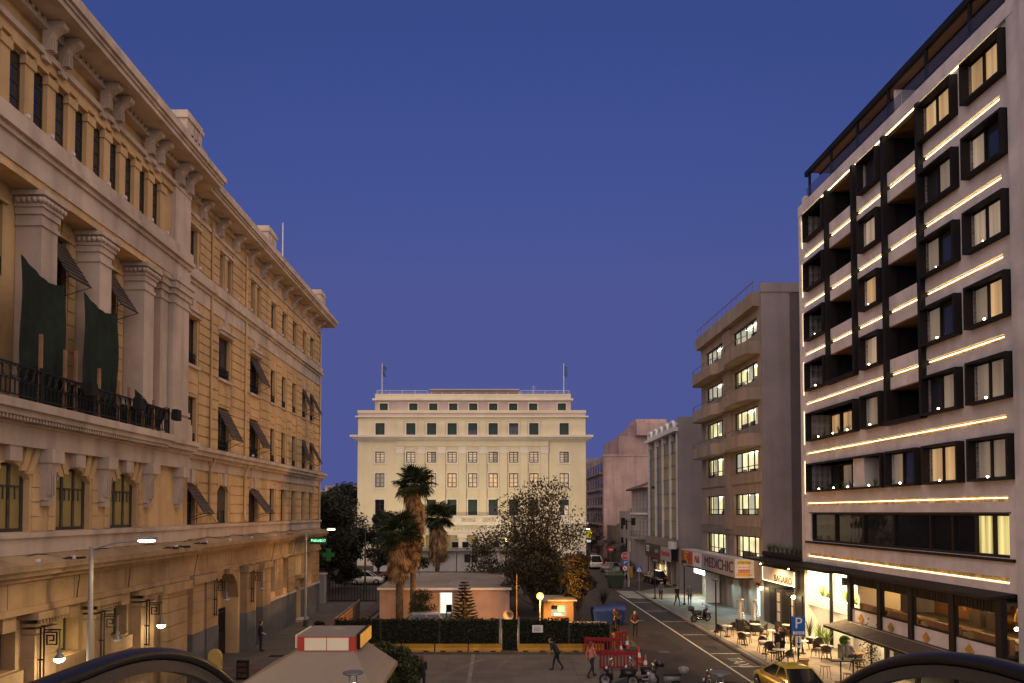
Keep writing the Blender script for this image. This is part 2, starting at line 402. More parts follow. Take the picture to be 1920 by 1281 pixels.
# --- far wing wall with its openings
cA, cB, cC = (32.75, 33.95), (36.5, 38.05), (41.05, 42.6)
narrow = [(44.7,45.65), (46.95,47.9), (49.3,50.25), (51.75,52.7), (53.8,54.75)]
rows = {1:(7.6,9.75), 2:(11.5,13.9), 3:(15.45,17.8), 4:(20.3,22.25)}
holes = []
for c in (cA, cB, cC):
    for r in (1,2,3): holes.append((*c, *rows[r], .42))
    if c is not cA:
        q = (c[1]-c[0]-.45)/2
        holes += [(c[0], c[0]+q, *rows[4], .3), (c[1]-q, c[1], *rows[4], .3)]
holes.append((32.9,33.85,*rows[4],.42))
for c in narrow:
    for r in (1,2,3,4): holes.append((*c, rows[r][0], rows[r][1]-(.15 if r > 1 else 0), .42))
holes += [(36.2,39.6,-.2,4.9,1.6), (45.1,46.0,2.9,5.0,.4), (47.6,48.5,2.9,5.0,.4), (50.6,51.7,.0,3.1,.5), (53.6,54.6,2.7,4.9,.4)]
LB.wall('wall', 'ochre', UP, UE, -.3, 23.9, holes, 0)
wn_mats = ['glass_dark', 'glass_old']
def lwin(u0, u1, z0, z1, w, nz=3, glass=None):
    return LB.window(u0, u1, z0, z1, w, 'wood_dark', glass or wn_mats[random.randrange(2)], 2 if u1-u0 > .7 else 1, nz, .07, .06)
def railing(u0, u1, z0, h, w):
    b = MB(); b.box(w-.02,w+.02,u0,u1,z0+h-.04,z0+h); b.box(w-.02,w+.02,u0,u1,z0+.06,z0+.1)
    k = max(3, int((u1-u0)/.12))
    for i in range(k+1):
        c = u0+(u1-u0)*i/k; b.box(w-.012,w+.012,c-.012,c+.012,z0,z0+h)
        if i < k: b.box(w-.01,w+.01,c+.03,c+(u1-u0)/k-.03,z0+h*.45,z0+h*.6)
    return LB.mb(b, 'window_guard', 'iron')
def awning(u0, u1, z0, z1, out, w=-.05):
    """roller shutter propped out at the bottom by two stays"""
    top, bot = z1-.1, z0 + (z1-z0)*.28
    b = MB(); b.slab([(w,u0+.04,top),(w,u1-.04,top),(w+out,u1-.04,bot),(w+out,u0+.04,bot)], .03)
    for i in range(1, 9):
        t = i/9; zz = top+(bot-top)*t; ww = w+out*t
        b.box(ww+.008, ww+.036, u0+.06, u1-.06, zz-.012, zz+.012)
    s = LB.mb(b, 'propped_shutter', 'shutter')
    f = MB()
    for u in (u0+.05, u1-.05):
        f.tube([(w+.02,u,top-.05),(w+out+.03,u,bot-.06)], .018, 4); f.tube([(w+out+.02,u,bot-.05),(w,u,z0+.25)], .014, 4)
    f.tube([(w+out+.03,u0+.03,bot-.06),(w+out+.03,u1-.03,bot-.06)], .02, 4)
    LB.mb(f, 'stay', 'iron', s)
for c in (cA, cB, cC):
    for r in (2,3):
        lwin(*c, *rows[r], -.2); railing(c[0]+.03, c[1]-.03, rows[r][0], .62, -.08)
        LB.box('sill', 'trim', -.05, .14, c[0]-.12, c[1]+.12, rows[r][0]-.16, rows[r][0]-.01)
    lwin(*c, *rows[1], -.2, 2)
    LB.box('lintel_cornice', 'trim', -.02, .3, c[0]-.22, c[1]+.22, 18.0, 18.16)
    LB.box('lintel', 'trim', -.02, .2, c[0]-.14, c[1]+.14, 17.82, 17.995)
    LB.box('keystone', 'trim', -.02, .13, sum(c)/2-.2, sum(c)/2+.2, 18.17, 18.7)
    # segmental arch over the lower window, with voussoirs
    b = MB(); m = 10
    for i in range(m):
        a0, a1 = c[0]+(c[1]-c[0])*i/m, c[0]+(c[1]-c[0])*(i+1)/m
        f = lambda u: 9.75 - .42*(2*(u-c[0])/(c[1]-c[0])-1)**2
        b.add([(-.40,a0,f(a0)),(-.40,a1,f(a1)),(-.40,a1,9.78),(-.40,a0,9.78),(.02,a0,f(a0)),(.02,a1,f(a1)),(.02,a1,9.78),(.02,a0,9.78)], [(4,5,6,7),(0,1,5,4),(0,3,2,1)])
    LB.mb(b, 'arch', 'ochre')
    mid = sum(c)/2
    for k in (-2,-1,1,2):
        a = mid + k*.34; t = .16*(1 if k > 0 else -1)
        b = MB(); o = MB()
        o.slab([(.02,a-.15,9.72-.05*abs(k)),(.02,a+.15,9.72-.05*abs(k)),(.02,a+.15+t*.6,10.28),(.02,a-.15+t*.6,10.28)], .06); LB.mb(o, 'voussoir', 'ochre')
    LB.box('keystone', 'trim', -.02, .17, mid-.17, mid+.17, 9.62, 10.3)
for c in narrow:
    for r in (1,2,3,4):
        z0, z1 = rows[r][0], rows[r][1]-(.15 if r > 1 else 0)
        lwin(*c, z0, z1, -.2, 3 if r > 1 else 2)
        if r in (2,3): railing(c[0]+.03, c[1]-.03, z0, .5, -.06)
        if r == 1: LB.box('lintel', 'trim', -.02, .08, c[0]-.08, c[1]+.08, 9.77, 9.95)
        if r in (2,3): LB.box('sill', 'trim', -.05, .1, c[0]-.08, c[1]+.08, z0-.12, z0-.01)
for c in (cB, cC):
    q = (c[1]-c[0]-.45)/2
    lwin(c[0], c[0]+q, *rows[4], -.2, 3); lwin(c[1]-q, c[1], *rows[4], -.2, 3)
    LB.box('pilaster', 'ochre', -.02, .06, c[0]+q+.05, c[1]-q-.05, 20.3, 22.1)
    LB.box('capital', 'trim', -.02, .1, c[0]+q+.02, c[1]-q-.02, 22.1, 22.28)
lwin(32.9, 33.85, *rows[4], -.2, 3)
for c in (cA, cB, cC): LB.box('lintel', 'trim', -.02, .16, c[0]-.12, c[1]+.12, 22.3, 22.42)
for c in narrow: LB.box('lintel', 'trim', -.02, .1, c[0]-.08, c[1]+.08, 22.12, 22.22)
for c, r, out in ((cC,3,.75), (narrow[3],3,.7), (narrow[4],3,.8), (cB,2,.85), (cC,2,.9), (narrow[4],2,.85), (cA,1,1.0), (cC,1,1.1), (narrow[3],2,.5)):
    awning(*c, *rows[r], out)
b = MB(); b.box(-.26,-.2,cB[0]+.03,cB[1]-.03,8.3,9.7)
for i in range(14): b.box(-.2,-.185,cB[0]+.04,cB[1]-.04,8.32+i*.1,8.39+i*.1)
LB.mb(b, 'roller_shutter', 'shutter')
# --- rusticated courses on the piers of the wing
edges = [UP+.05, cA[0]-.1] + sum(([a+.02, bb] for a, bb in ((cA[1]+.1,cB[0]-.1),(cB[1]+.1,cC[0]-.1),(cC[1]+.1,44.6),(45.75,46.85),(48.0,49.2),(50.35,51.65),(52.8,53.7),(54.85,UE-.03))), [])
piers = list(zip(edges[::2], edges[1::2]))
for z0, z1 in ((7.62,10.2), (11.52,15.2), (15.35,18.6), (20.35,22.7)):
    k = round((z1-z0)/.5); h = (z1-z0)/k
    for a, e in piers:
        for i in range(k): LB.box('stone_course', 'ochre', -.02, .06, a, e, z0+i*h+.035, z0+(i+1)*h-.03)
for c in (cA, cB, cC, *narrow):
    for z in (14.05, 14.55): LB.box('stone_course', 'ochre', -.02, .045, c[0]-.05, c[1]+.05, z, z+.44)
# --- downpipes
for u in (35.35, 40.1):
    b = MB(); b.tube([(.13,u,23.4),(.13,u,11.5),(.34,u,11.2),(.34,u,10.8),(.13,u,10.4),(.13,u,8.2),(.3,u+.5*(1 if u < 37 else -.6),7.7)], .065, 8)
    for z in (21.5, 17, 14, 12, 9.2): b.tube([(.13,u,z),(.13,u,z+.08)], .085, 8)
    LB.mb(b, 'downpipe', 'ochre')
b = MB(); b.tube([(.15,56.45,23.2),(.15,56.45,7.4)], .06, 8); LB.mb(b, 'downpipe', 'trim')
# --- horizontal mouldings; (name, material, w, z0, z1, which)
def band(name, m, u0, u1, w, z0, z1, w0=-.05): LB.box(name, m, w0, w, u0, u1, z0, z1)
for (u0, u1, dw) in ((UP-.1, UE, 0), (U0, UP, .6)):
    e = .0 if dw else .12       # mouldings return round the far corner
    u1 = u1 + (0 if dw else .0)
    band('frieze', 'trim', u0, u1+e*.3, dw+.06, 18.72, 19.45)
    band('string_course', 'trim', u0, u1+e, dw+.16, 19.45, 19.62); band('string_course', 'trim', u0, u1+e*1.5, dw+.30, 19.62, 19.80); band('string_course', 'trim', u0, u1+e*1.2, dw+.2, 19.80, 20.22)
    band('architrave', 'trim', u0, u1+e*.4, dw+.09, 22.82, 23.02)
    band('cornice_bed', 'trim', u0, u1+e, dw+.2, 23.62, 23.78)
    band('eave', 'trim', u0, u1+1.05, dw+1.05, 23.92, 24.10, -.3); band('eave_moulding', 'trim', u0, u1+1.12, dw+1.12, 24.10, 24.22, -.3); band('eave_moulding', 'trim', u0, u1+1.22, dw+1.22, 24.22, 24.46, -.3)
    band('parapet', 'trim', u0, u1+.4, dw+.45, 24.46, 25.2, -.5); band('parapet_cap', 'trim', u0, u1+.5, dw+.56, 25.2, 25.36, -.6)
    b = MB(); u = u0+.1
    while u < u1: b.box(dw+.02, dw+.2, u, u+.14, 23.66, 23.90); u += .28
    tag(LB.mb(b, 'dentils', 'trim'), kind='stuff')
    b = MB(); u = u0+.2
    band('cornice_lower', 'trim', u0, u1+e*2, dw+.5, 11.0, 11.22); band('cornice_lower', 'trim', u0, u1+e*2.5, dw+.62, 11.22, 11.42); band('cornice_lower', 'trim', u0, u1+e, dw+.28, 10.82, 11.0); band('frieze_lower', 'trim', u0, u1+e*.3, dw+.1, 10.32, 10.82)
    band('sill_course', 'trim', u0, u1+e, dw+.2, 7.42, 7.58); band('plinth_band', 'trim', u0, u1+e*.6, dw+.09, 6.9, 7.42)
    band('ledge', 'ochre_stone', u0, u1+e*3, dw+.72, 6.45, 6.62); band('ledge', 'ochre_stone', u0, u1+e*2.6, dw+.60, 6.28, 6.45); band('ledge', 'ochre_stone', u0, u1+e*1.2, dw+.3, 6.1, 6.28)
    b = MB(); b.add([(dw+.68,u0,6.622),(dw+.68,u1,6.622),(dw+.05,u1,6.9),(dw+.05,u0,6.9)], [(0,1,2,3)]); LB.mb(b, 'ledge_weathering', 'ochre_stone')
    band('stone_frieze', 'ochre_stone', u0, u1+e*.5, dw+.12, 5.3, 6.1); band('stone_architrave', 'ochre_stone', u0, u1+e*.6, dw+.2, 5.1, 5.3)
    for i in range(int((u1-u0)/3.13)+1):
        uu = u0+.4+i*3.13
        if uu < u1: LB.box('frieze_joint', 'dado', dw+.1, dw+.124, uu, uu+.03, 5.32, 6.08)
band('upper_frieze', 'ochre', U0, UP, .58, 20.22, 23.62)     # attic wall of the pavilion is set with windows below
# brackets under the eave: single on the wing, paired on the pavilion
def console(dw, u, s=1.0):
    b = MB(); pr = [(0,23.9),(.66,23.9),(.70,23.83),(.66,23.70),(.50,23.64),(.34,23.54),(.22,23.34),(.15,23.1),(.12,22.95),(0,22.95)]
    h = .16*s
    for a in (-h, h): b.add([(dw+w, u+a, z) for w, z in pr], [tuple(range(len(pr))) if a > 0 else tuple(reversed(range(len(pr))))])
    k = len(pr); b.add([(dw+w, u-h, z) for w, z in pr] + [(dw+w, u+h, z) for w, z in pr], [(i, (i+1) % k, k+(i+1) % k, k+i) for i in range(k)])
    for a in (-.1*s, 0, .1*s): b.box(dw+.12, dw+.33, u+a-.018, u+a+.018, 22.98, 23.38)
    LB.mb(b, 'console', 'trim')
for i in range(11): console(0, 34.1 + i*2.16)
AX = [15.71, 18.84, 21.97, 25.10, 28.23]      # pilaster axes of the pavilion
for a in AX: console(.6, a-.45, .85); console(.6, a+.35, .85)
console(.6, 30.4); console(.6, 31.3)
# parapet pedestals
for u, dw, wd in ((31.0, .6, 1.5), (43.4, 0, 1.5), (55.7, 0, 1.3)):
    b = MB(); b.box(dw-.35, dw+.5, u-wd/2, u+wd/2, 24.46, 25.95); b.box(dw-.42, dw+.58, u-wd/2-.08, u+wd/2+.08, 25.95, 26.12); b.box(dw-.36, dw+.52, u-wd/2-.02, u+wd/2+.02, 26.12, 26.32)
    for k in (-.35, 0, .35): b.box(dw+.5, dw+.56, u+k-.1, u+k+.1, 24.9, 25.8)
    LB.mb(b, 'pedestal', 'trim')
# --- pavilion attic: close row of pilasters with slit windows
ah = []
u = AX[0] - 1.043*2.0
while u < 29.6:
    if u > U0+.4: ah.append(u)
    u += 1.043
bpy.data.objects.remove(bpy.data.objects['upper_frieze'])
LB.wall('attic_wall', 'ochre', U0, UP, 20.22, 23.62, [(u+.21, u+.83, 20.4, 22.3, .5) for u in ah[:-1]], .42)
for i, u in enumerate(ah):
    LB.box('attic_pilaster', 'ochre', .40, .54, u-.2, u+.2, 20.24, 22.2); LB.box('attic_capital', 'ochre', .40, .60, u-.25, u+.25, 22.06, 22.34)
    LB.box('attic_base', 'ochre', .40, .59, u-.24, u+.24, 20.24, 20.42)
    if i < len(ah)-1:
        LB.window(u+.21, u+.83, 20.4, 22.3, .39, 'wood_dark', wn_mats[i % 2], 1, 4, .05, .05)
        LB.box('hood', 'ochre', .40, .60, u+.22, u+.82, 22.36, 22.5)
    
band('attic_lintel', 'ochre', U0, UP, .56, 22.52, 22.82, .3)
for a in AX:
    for d in (-.45, .35): LB.box('gutta', 'trim', .6, .72, a+d-.16, a+d+.16, 22.66, 22.8)
# corner pier of the pavilion, full height of the giant order
def pier(u0, u1, w, name='corner_pier'):
    p = LB.box(name, 'trim', -.3, w, u0, u1, 11.42, 18.72)
    for z0, z1, g in ((11.42,12.25,.16),(12.25,12.5,.10),(12.62,12.8,.07),(17.55,17.68,.05),(17.95,18.2,.08),(18.2,18.5,.17),(18.5,18.72,.24)):
        LB.box('moulding', 'trim', -.28, w+g, u0-g, u1+min(g,.12), z0+.002, z1-.002, p)
    return p
pier(30.2, 31.66, .64); pier(29.5, 30.15, .40)
LB.box('corner_pier', 'trim', -.05, .66, 30.2, 31.68, 19.9, 22.8); LB.box('corner_pier', 'ochre_stone', -.05, .70, 30.1, 31.66, .1, 6.1)
# --- loggia: back wall with two storeys of windows, giant square pilasters in front
lh = []
for a in AX:
    for r in (2, 3): lh.append((a+.93, a+2.2, rows[r][0]+.1, rows[r][1]+.05, .35))
LB.wall('loggia_wall', 'ochre', U0, 30.2, 11.42, 18.72, [h for h in lh if h[1] < 30], -.3)
LB.box('loggia_beam', 'ochre', -.3, .6, U0, 29.6, 18.45, 18.73)
for i, a in enumerate(AX):
    col = LB.box('giant_pilaster', 'trim', -.28, .56, a-.39, a+.39, 11.42, 18.46)
    for z0, z1, g in ((11.42,12.2,.14),(12.2,12.42,.09),(12.55,12.7,.06),(17.35,17.48,.05)): LB.box('base_moulding', 'trim', -.27, .56+g, a-.39-g, a+.39+g, z0+.002, z1, col)
    cp = MB(); cp.box(-.27,.62,a-.45,a+.45,17.72,17.94); cp.box(-.27,.68,a-.5,a+.5,17.94,18.0); cp.box(-.27,.8,a-.62,a+.62,18.28,18.44)
    for k in range(7): cp.ball((.70, a-.5+k/6, 18.14), .1, 6, 4); 
    for k in range(5): cp.ball((-.1+k*.18, a-.54, 18.14), .1, 6, 4)
    cp.box(-.27,.68,a-.5,a+.5,18.0,18.28)
    LB.mb(cp, 'capital', 'trim', col)
    for r in (2, 3):
        h = (a+.93, a+2.2, rows[r][0]+.1, rows[r][1]+.05)
        if h[1] > 30: continue
        lwin(*h, -.48, 4)
        if r == 3: railing(h[0]+.03, h[1]-.03, h[2], .6, -.32)
        for k in (-1, 0, 1): 
            o = MB(); m = (h[0]+h[1])/2; o.slab([(-.3,m+k*.4-.17,h[3]+.03),(-.3,m+k*.4+.17,h[3]+.03),(-.3,m+k*.52+.2,h[3]+.72),(-.3,m+k*.52-.2,h[3]+.72)], .07); LB.mb(o, 'voussoir', 'ochre')
        LB.box('lintel', 'ochre', -.32, -.18, h[0]-.12, h[1]+.12, h[3]-.0, h[3]+.1) if r == 3 else None
    for k in range(14):
        for s0, s1 in ((a+.45, a+.86), (a+2.27, a+2.66)):
            if s1 < 29.4 and 22 < s0: LB.box('stone_course', 'ochre', -.31, -.26, s0, s1, 11.5+k*.49, 11.5+k*.49+.45)
    if a+2.2 < 30 and i in (2, 3): awning(a+.93, a+2.2, rows[3][0]+.2, rows[3][1], .95, -.35)
    if a+2.2 < 30:
        b = MB(); b.box(-.5,-.46,a+.95,a+2.18,12.9,13.9)
        for k in range(11): b.box(-.46,-.45,a+.96,a+2.17,12.92+k*.09,12.98+k*.09)
        LB.mb(b, 'roller_shutter', 'shutter')
# --- balcony floor and iron railing panels
band('balcony_slab', 'trim', U0, 28.75, 1.48, 11.2, 11.46, .55); band('balcony_moulding', 'trim', U0, 28.7, 1.34, 11.02, 11.2, .55)
b = MB(); u = U0
while u < 28.6: b.box(.7, 1.27, u, u+.07, 10.9, 11.02); u += .14
tag(LB.mb(b, 'dentils', 'trim'), kind='stuff')
band('balcony_frieze', 'trim', U0, UP-.1, .8, 10.2, 10.9, .45)
for k in range(6):
    a = 12.7 + k*2.63; e = a+2.55
    b = MB(); w = 1.36
    b.box(w-.025,w+.025,a,e,12.42,12.47); b.box(w-.02,w+.02,a,e,11.98,12.01); b.box(w-.02,w+.02,a,e,11.56,11.6)
    for u in (a, e): b.box(w-.03,w+.03,u-.03,u+.03,11.46,12.55)
    n = 14
    for i in range(n+1): uu = a+(e-a)*i/n; b.box(w-.014,w+.014,uu-.014,uu+.014,11.58,12.0)
    m = 8
    for i in range(m):
        c = a+(e-a)*(i+.5)/m; b.tube([(w, c+.14*math.cos(t), 12.215+.19*math.sin(t)) for t in [math.pi*2*j/12 for j in range(13)]], .016, 4, False)
        uu = a+(e-a)*i/m; b.box(w-.014,w+.014,uu-.014,uu+.014,12.0,12.43)
    LB.mb(b, 'railing_panel', 'iron')
# --- pavilion first floor: arched windows between consoles
AW = [(a+1.565-.93, a+1.565+.93) for a in AX if a+2.5 < 30]
LB.wall('pavilion_wall', 'ochre', U0, UP-.05, 6.6, 10.25, [(u0, u1, 7.6, 9.72, .5) for u0, u1 in AW], .5)
LB.wall('pavilion_end', 'ochre', UP-.06, UP-.05, 6.6, 10.25, [], .5)
b = MB(); b.quad((.66,UP-.02,-.2),(-.05,UP-.02,-.2),(-.05,UP-.02,23.6),(.62,UP-.02,23.6)); LB.mb(b, 'pavilion_return', 'ochre')
for u0, u1 in AW:
    mid = (u0+u1)/2
    f = LB.window(u0, u1, 7.6, 9.72, .3, 'wood_dark', 'pane_olive', 3, 1, .11, .09, rows=[.66])
    b = MB(); m = 12
    for i in range(m):
        a0, a1 = u0+(u1-u0)*i/m, u0+(u1-u0)*(i+1)/m
        g = lambda u: 9.72 - .5*(2*(u-u0)/(u1-u0)-1)**2
        b.add([(.1,a0,g(a0)),(.1,a1,g(a1)),(.1,a1,9.75),(.1,a0,9.75),(.52,a0,g(a0)),(.52,a1,g(a1)),(.52,a1,9.75),(.52,a0,9.75)], [(4,5,6,7),(0,1,5,4)])
    LB.mb(b, 'arch', 'ochre')
    b = MB()
    for i in range(7): b.box(.3,.33,u0+.2+i*.25,u0+.24+i*.25,8.6,9.0)
    tag(LB.mb(b, 'glazing_bar', 'wood_dark', f), kind='stuff')
    for k in (-3,-2,2,3):
        o = MB(); a = mid+k*.27; s = .13*k
        o.slab([(.5,a-.12,9.66-.09*abs(k)),(.5,a+.12,9.66-.09*abs(k)),(.5,a+.13+s,10.2),(.5,a-.13+s,10.2)], .1); LB.mb(o, 'voussoir', 'ochre')
    LB.box('keystone', 'trim', .48, .74, mid-.26, mid+.26, 9.74, 10.2)
    for k in range(4):
        for s0, s1 in ((u0-.42,u0-.08),(u1+.08,u1+.42)): LB.box('stone_course', 'ochre', .48, .545, s0, s1, 7.62+k*.46, 7.62+k*.46+.43)
for a in AX + [30.9]:
    b = MB(); prf = [(.5,10.2),(.92,10.2),(.92,9.8),(.86,9.68),(.78,9.45),(.72,9.1),(.69,8.7),(.68,8.58),(.5,8.58)]; h = .23
    k = len(prf)
    for s in (-h, h): b.add([(w,a+s,z) for w,z in prf], [tuple(range(k))])
    b.add([(w,a-h,z) for w,z in prf]+[(w,a+h,z) for w,z in prf], [(i,(i+1)%k,k+(i+1)%k,k+i) for i in range(k)])
    for s in (-.15, 0, .15): b.box(.70,.80,a+s*.8-.025,a+s*.8+.025,8.75,9.5)
    b.box(.5,.76,a-.17,a+.17,8.4,8.56); b.box(.5,.98,a-.3,a+.3,9.78,10.22)
    LB.mb(b, 'balcony_console', 'trim')
b = MB(); b.box(.5,.56,30.75,31.35,8.7,10.0)
for i in range(9): b.ball((.57,31.05+.12*math.sin(i*2.2),8.6+i*.17), .12, 6, 5)
LB.mb(b, 'carved_panel', 'trim')
# --- pavilion ground floor
gh = []
for a in AX:
    if a+2.3 < 30: gh += [(a+.78, a+2.35, 3.35, 4.7, .5), (a+.78, a+2.35, .3, 2.75, .5)]
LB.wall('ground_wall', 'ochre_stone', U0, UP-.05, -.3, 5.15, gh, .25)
for i, a in enumerate(AX):
    if a+2.3 < 30:
        lit = i == 2
        LB.window(a+.78, a+2.35, 3.35, 4.7, -.2, 'wood_dark', ['pane_warm' if lit else 'pane_olive', 'pane_dim'], 2, 1, .08, .08)
        LB.window(a+.78, a+2.35, .3, 2.75, -.2, 'wood_dark', ['pane_warm' if i in (2,3) else 'pane_olive', 'pane_dim', 'pane_olive'], 3, 2, .08, .08)
        LB.box('transom', 'ochre_stone', .2, .42, a+.62, a+2.5, 2.8, 3.3)
        LB.box('keystone', 'ochre_stone', .2, .62, a+1.3, a+1.85, 4.62, 5.14)
    for k in range(6): LB.box('pilaster_block', 'ochre_stone', .2, .68, a-.52, a+.52, .12+k*.71, .12+k*.71+.68)
    LB.box('pilaster_core', 'ochre_stone', .2, .66, a-.50, a+.50, .1, 4.5)
    c = MB(); c.box(.2,.74,a-.56,a+.56,4.4,4.54); c.box(.2,.78,a-.6,a+.6,4.62,4.72); c.box(.2,.94,a-.74,a+.74,4.86,5.08)
    for k in range(8): c.box(.78,.88,a-.56+k*.15,a-.48+k*.15,4.72,4.86)
    LB.mb(c, 'ground_capital', 'ochre_stone')
for k in range(8): LB.box('pier_block', 'ochre_stone', .5, .745, 29.75, 31.66, .12+k*.62, .12+k*.62+.59)
LB.box('pier_capital', 'ochre_stone', .4, .95, 29.55, 31.75, 4.7, 5.08)
# --- wing ground floor: rusticated pilasters, gate, windows, grey painted dado
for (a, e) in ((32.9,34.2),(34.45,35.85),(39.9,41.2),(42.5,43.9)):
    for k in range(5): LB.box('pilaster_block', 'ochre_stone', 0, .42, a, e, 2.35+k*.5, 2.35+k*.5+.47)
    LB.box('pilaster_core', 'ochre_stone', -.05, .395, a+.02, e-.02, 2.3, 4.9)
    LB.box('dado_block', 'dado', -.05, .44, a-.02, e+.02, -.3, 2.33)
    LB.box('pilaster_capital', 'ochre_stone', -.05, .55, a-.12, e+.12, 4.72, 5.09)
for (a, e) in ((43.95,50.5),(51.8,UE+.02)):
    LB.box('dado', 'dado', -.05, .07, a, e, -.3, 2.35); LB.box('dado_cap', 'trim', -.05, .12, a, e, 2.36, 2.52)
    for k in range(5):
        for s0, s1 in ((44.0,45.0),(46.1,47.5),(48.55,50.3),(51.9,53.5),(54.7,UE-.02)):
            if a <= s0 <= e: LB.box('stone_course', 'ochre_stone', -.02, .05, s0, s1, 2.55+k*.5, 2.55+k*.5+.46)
for h in holes[-5:]:
    if h[4] == .4: LB.window(h[0], h[1], h[2], h[3], -.3, 'wood_dark', 'glass_old', 1, 3, .06, .06); LB.box('lintel', 'ochre_stone', -.02, .12, h[0]-.1, h[1]+.1, h[3]+.01, h[3]+.22)
b = MB(); m = 14; u0, u1 = 36.2, 39.6
for i in range(m):
    a0, a1 = u0+(u1-u0)*i/m, u0+(u1-u0)*(i+1)/m
    g = lambda u: 3.3+1.58*math.sqrt(max(0,1-((u-37.9)/1.7)**2))
    b.add([(-1.6,a0,g(a0)),(-1.6,a1,g(a1)),(-1.6,a1,4.93),(-1.6,a0,4.93),(.03,a0,g(a0)),(.03,a1,g(a1)),(.03,a1,4.93),(.03,a0,4.93)], [(4,5,6,7),(0,1,5,4),(0,3,2,1)])
LB.mb(b, 'gate_arch', 'ochre_stone')
LB.box('gate_keystone', 'ochre_stone', .0, .3, 37.65, 38.15, 4.8, 5.1); LB.box('passage_wall', mat('passage_plaster', (.42,.36,.16), .85, .2, 1), -1.7, -1.62, 36.1, 39.7, -.3, 5.0)
g = MB(); g.box(-.75,-.7,36.25,39.55,.12,.25); g.box(-.75,-.7,36.25,39.55,1.3,1.4); g.box(-.75,-.7,36.25,39.55,2.5,2.6); g.box(-.72,-.7,36.25,39.55,.12,1.3)
for i in range(27): g.box(-.745,-.705,36.27+i*.124,36.31+i*.124,.12,2.75)
LB.mb(g, 'iron_gate', 'iron')
LB.box('door', 'wood_dark', -.45, -.38, 50.62, 51.68, .1, 3.05); LB.box('door_hood', 'ochre_stone', -.02, .5, 50.2, 52.1, 3.35, 3.6); LB.box('door_bracket', 'ochre_stone', -.02, .35, 50.25, 50.5, 2.7, 3.34); LB.box('door_bracket', 'ochre_stone', -.02, .35, 51.8, 52.05, 2.7, 3.34)
LB.box('door_step', 'trim', -.1, .6, 50.4, 51.9, .11, .3)
# far return wall and roof
b = MB(); b.box(-14.2, .02, UE, UE+.03, -.3, 23.9); LB.mb(b, 'end_wall', 'ochre')
b = MB(); b.tube([(-2.5,54.6,24.3),(-2.5,54.6,31.6)], [.07,.05], 8); LB.mb(b, 'mast', 'white_metal')
# little white floodlights standing on the string course
fl = MB(); fl.box(-.04,.03,-.04,.04,.06,.15); fl.tube([(0,0,0),(0,0,.1)], .015, 4); fl.box(.03,.07,-.055,.055,.05,.16)
flm = fl.mesh('floodlight', 'white_metal')
for (w, u, z) in [(.72,x,20.23) for x in (20.6,21.7,22.8,24.9,26.0,28.0,29.3)] + [(.22,x,20.23) for x in (33.6,36.9,38.6,40.6,42.9,46.4,48.6,51.0,53.2,55.6)] + [(.62,x,11.43) for x in (40.0,41.3,44.2,46.6)] + [(1.15,x,6.63) for x in (20.8,22.5,29.6)] + [(.55,x,6.63) for x in (34.0,36.9,40.1,44.2)]:
    o = link('facade_floodlight', flm, LB.root); o.location = LB.p(w, u, z)
# cables sagging along the ledge and down the wall
b = MB()
for k in range(11): a = 18+k*3.4; b.tube([(.74,a,6.9),(.76,a+1.7,6.74),(.74,a+3.4,6.9)] if a < 30 else [(.2,a,6.95),(.24,a+1.7,6.8),(.2,a+3.4,6.95)], .014, 4)
for u in (23.4, 26.6, 33.2, 44.4, 49.0): b.tube([(.72 if u < 31 else .12,u,6.9),(.84 if u < 31 else .5,u+.05,6.3),(.72 if u < 31 else .3,u+.02,5.1)], .014, 4)
LB.mb(b, 'cable', 'black_matt')
for (w, u, z) in ((1.1,22.9,6.62),(1.15,29.4,6.62),(1.2,30.4,6.62),(.55,33.6,6.62),(.5,47.5,6.62)):
    b = MB(); b.box(w-.12,w+.12,u-.22,u+.22,z,z+.09); b.tube([(w,u-.3,z+.05),(w+.1,u-.6,z+.12),(w-.1,u-.9,z+.04)], .03, 5); LB.mb(b, 'ledge_clutter', 'black_matt')
# ---- things hung on the building
def onL(w, u, z):     # world position of a point on the left facade
    a = R_(-.49); return (-15.3 + w*math.cos(a) - u*math.sin(a), w*math.sin(a) + u*math.cos(a), z)
mat('debris_net', (.012,.022,.014), .95, .3, 3, .4, 60)
def net(pts_top, pts_bot, label, folds=9, nu=24, nv=14, amp=.07):
    t = thing('debris_net', label, 'netting', onL(*pts_bot[0]), 0); b = MB(); vs = []
    o = Vector(onL(*pts_bot[0]))
    for j in range(nv+1):
        for i in range(nu+1):
            s, v = i/nu, j/nv
            top = [pts_top[0][k]+(pts_top[1][k]-pts_top[0][k])*s for k in range(3)]; bot = [pts_bot[0][k]+(pts_bot[1][k]-pts_bot[0][k])*s for k in range(3)]
            q = [top[k]*(1-v)+bot[k]*v for k in range(3)]
            q[2] -= .3*math.sin(math.pi*s)*(1-v); q[0] += amp*math.sin(folds*s*math.pi+2*v)*(.3+.7*v)+.05*math.sin(5*s+7*v)
            vs.append(Vector(onL(*q))-o)
    b.add(vs, [(j*(nu+1)+i, j*(nu+1)+i+1, (j+1)*(nu+1)+i+1, (j+1)*(nu+1)+i) for j in range(nv) for i in range(nu)], True)
    b.build('cloth', 'debris_net', t)
    return t
net([(.75,20.4,16.0),(.75,22.55,15.75)], [(1.0,20.05,11.5),(1.0,22.2,11.5)], 'wide dark green debris net hanging over the nearest giant pilaster')
net([(.75,23.5,15.85),(.75,25.65,15.75)], [(1.0,23.1,11.5),(1.0,25.3,11.5)], 'narrower dark green debris net hanging from the second giant pilaster')
net([(1.2,20.0,12.7),(1.2,27.4,12.35)], [(.9,20,11.6),(.9,27.4,11.6)], 'low strip of green net bunched behind the iron balcony railing', 14, 50, 5, .14)
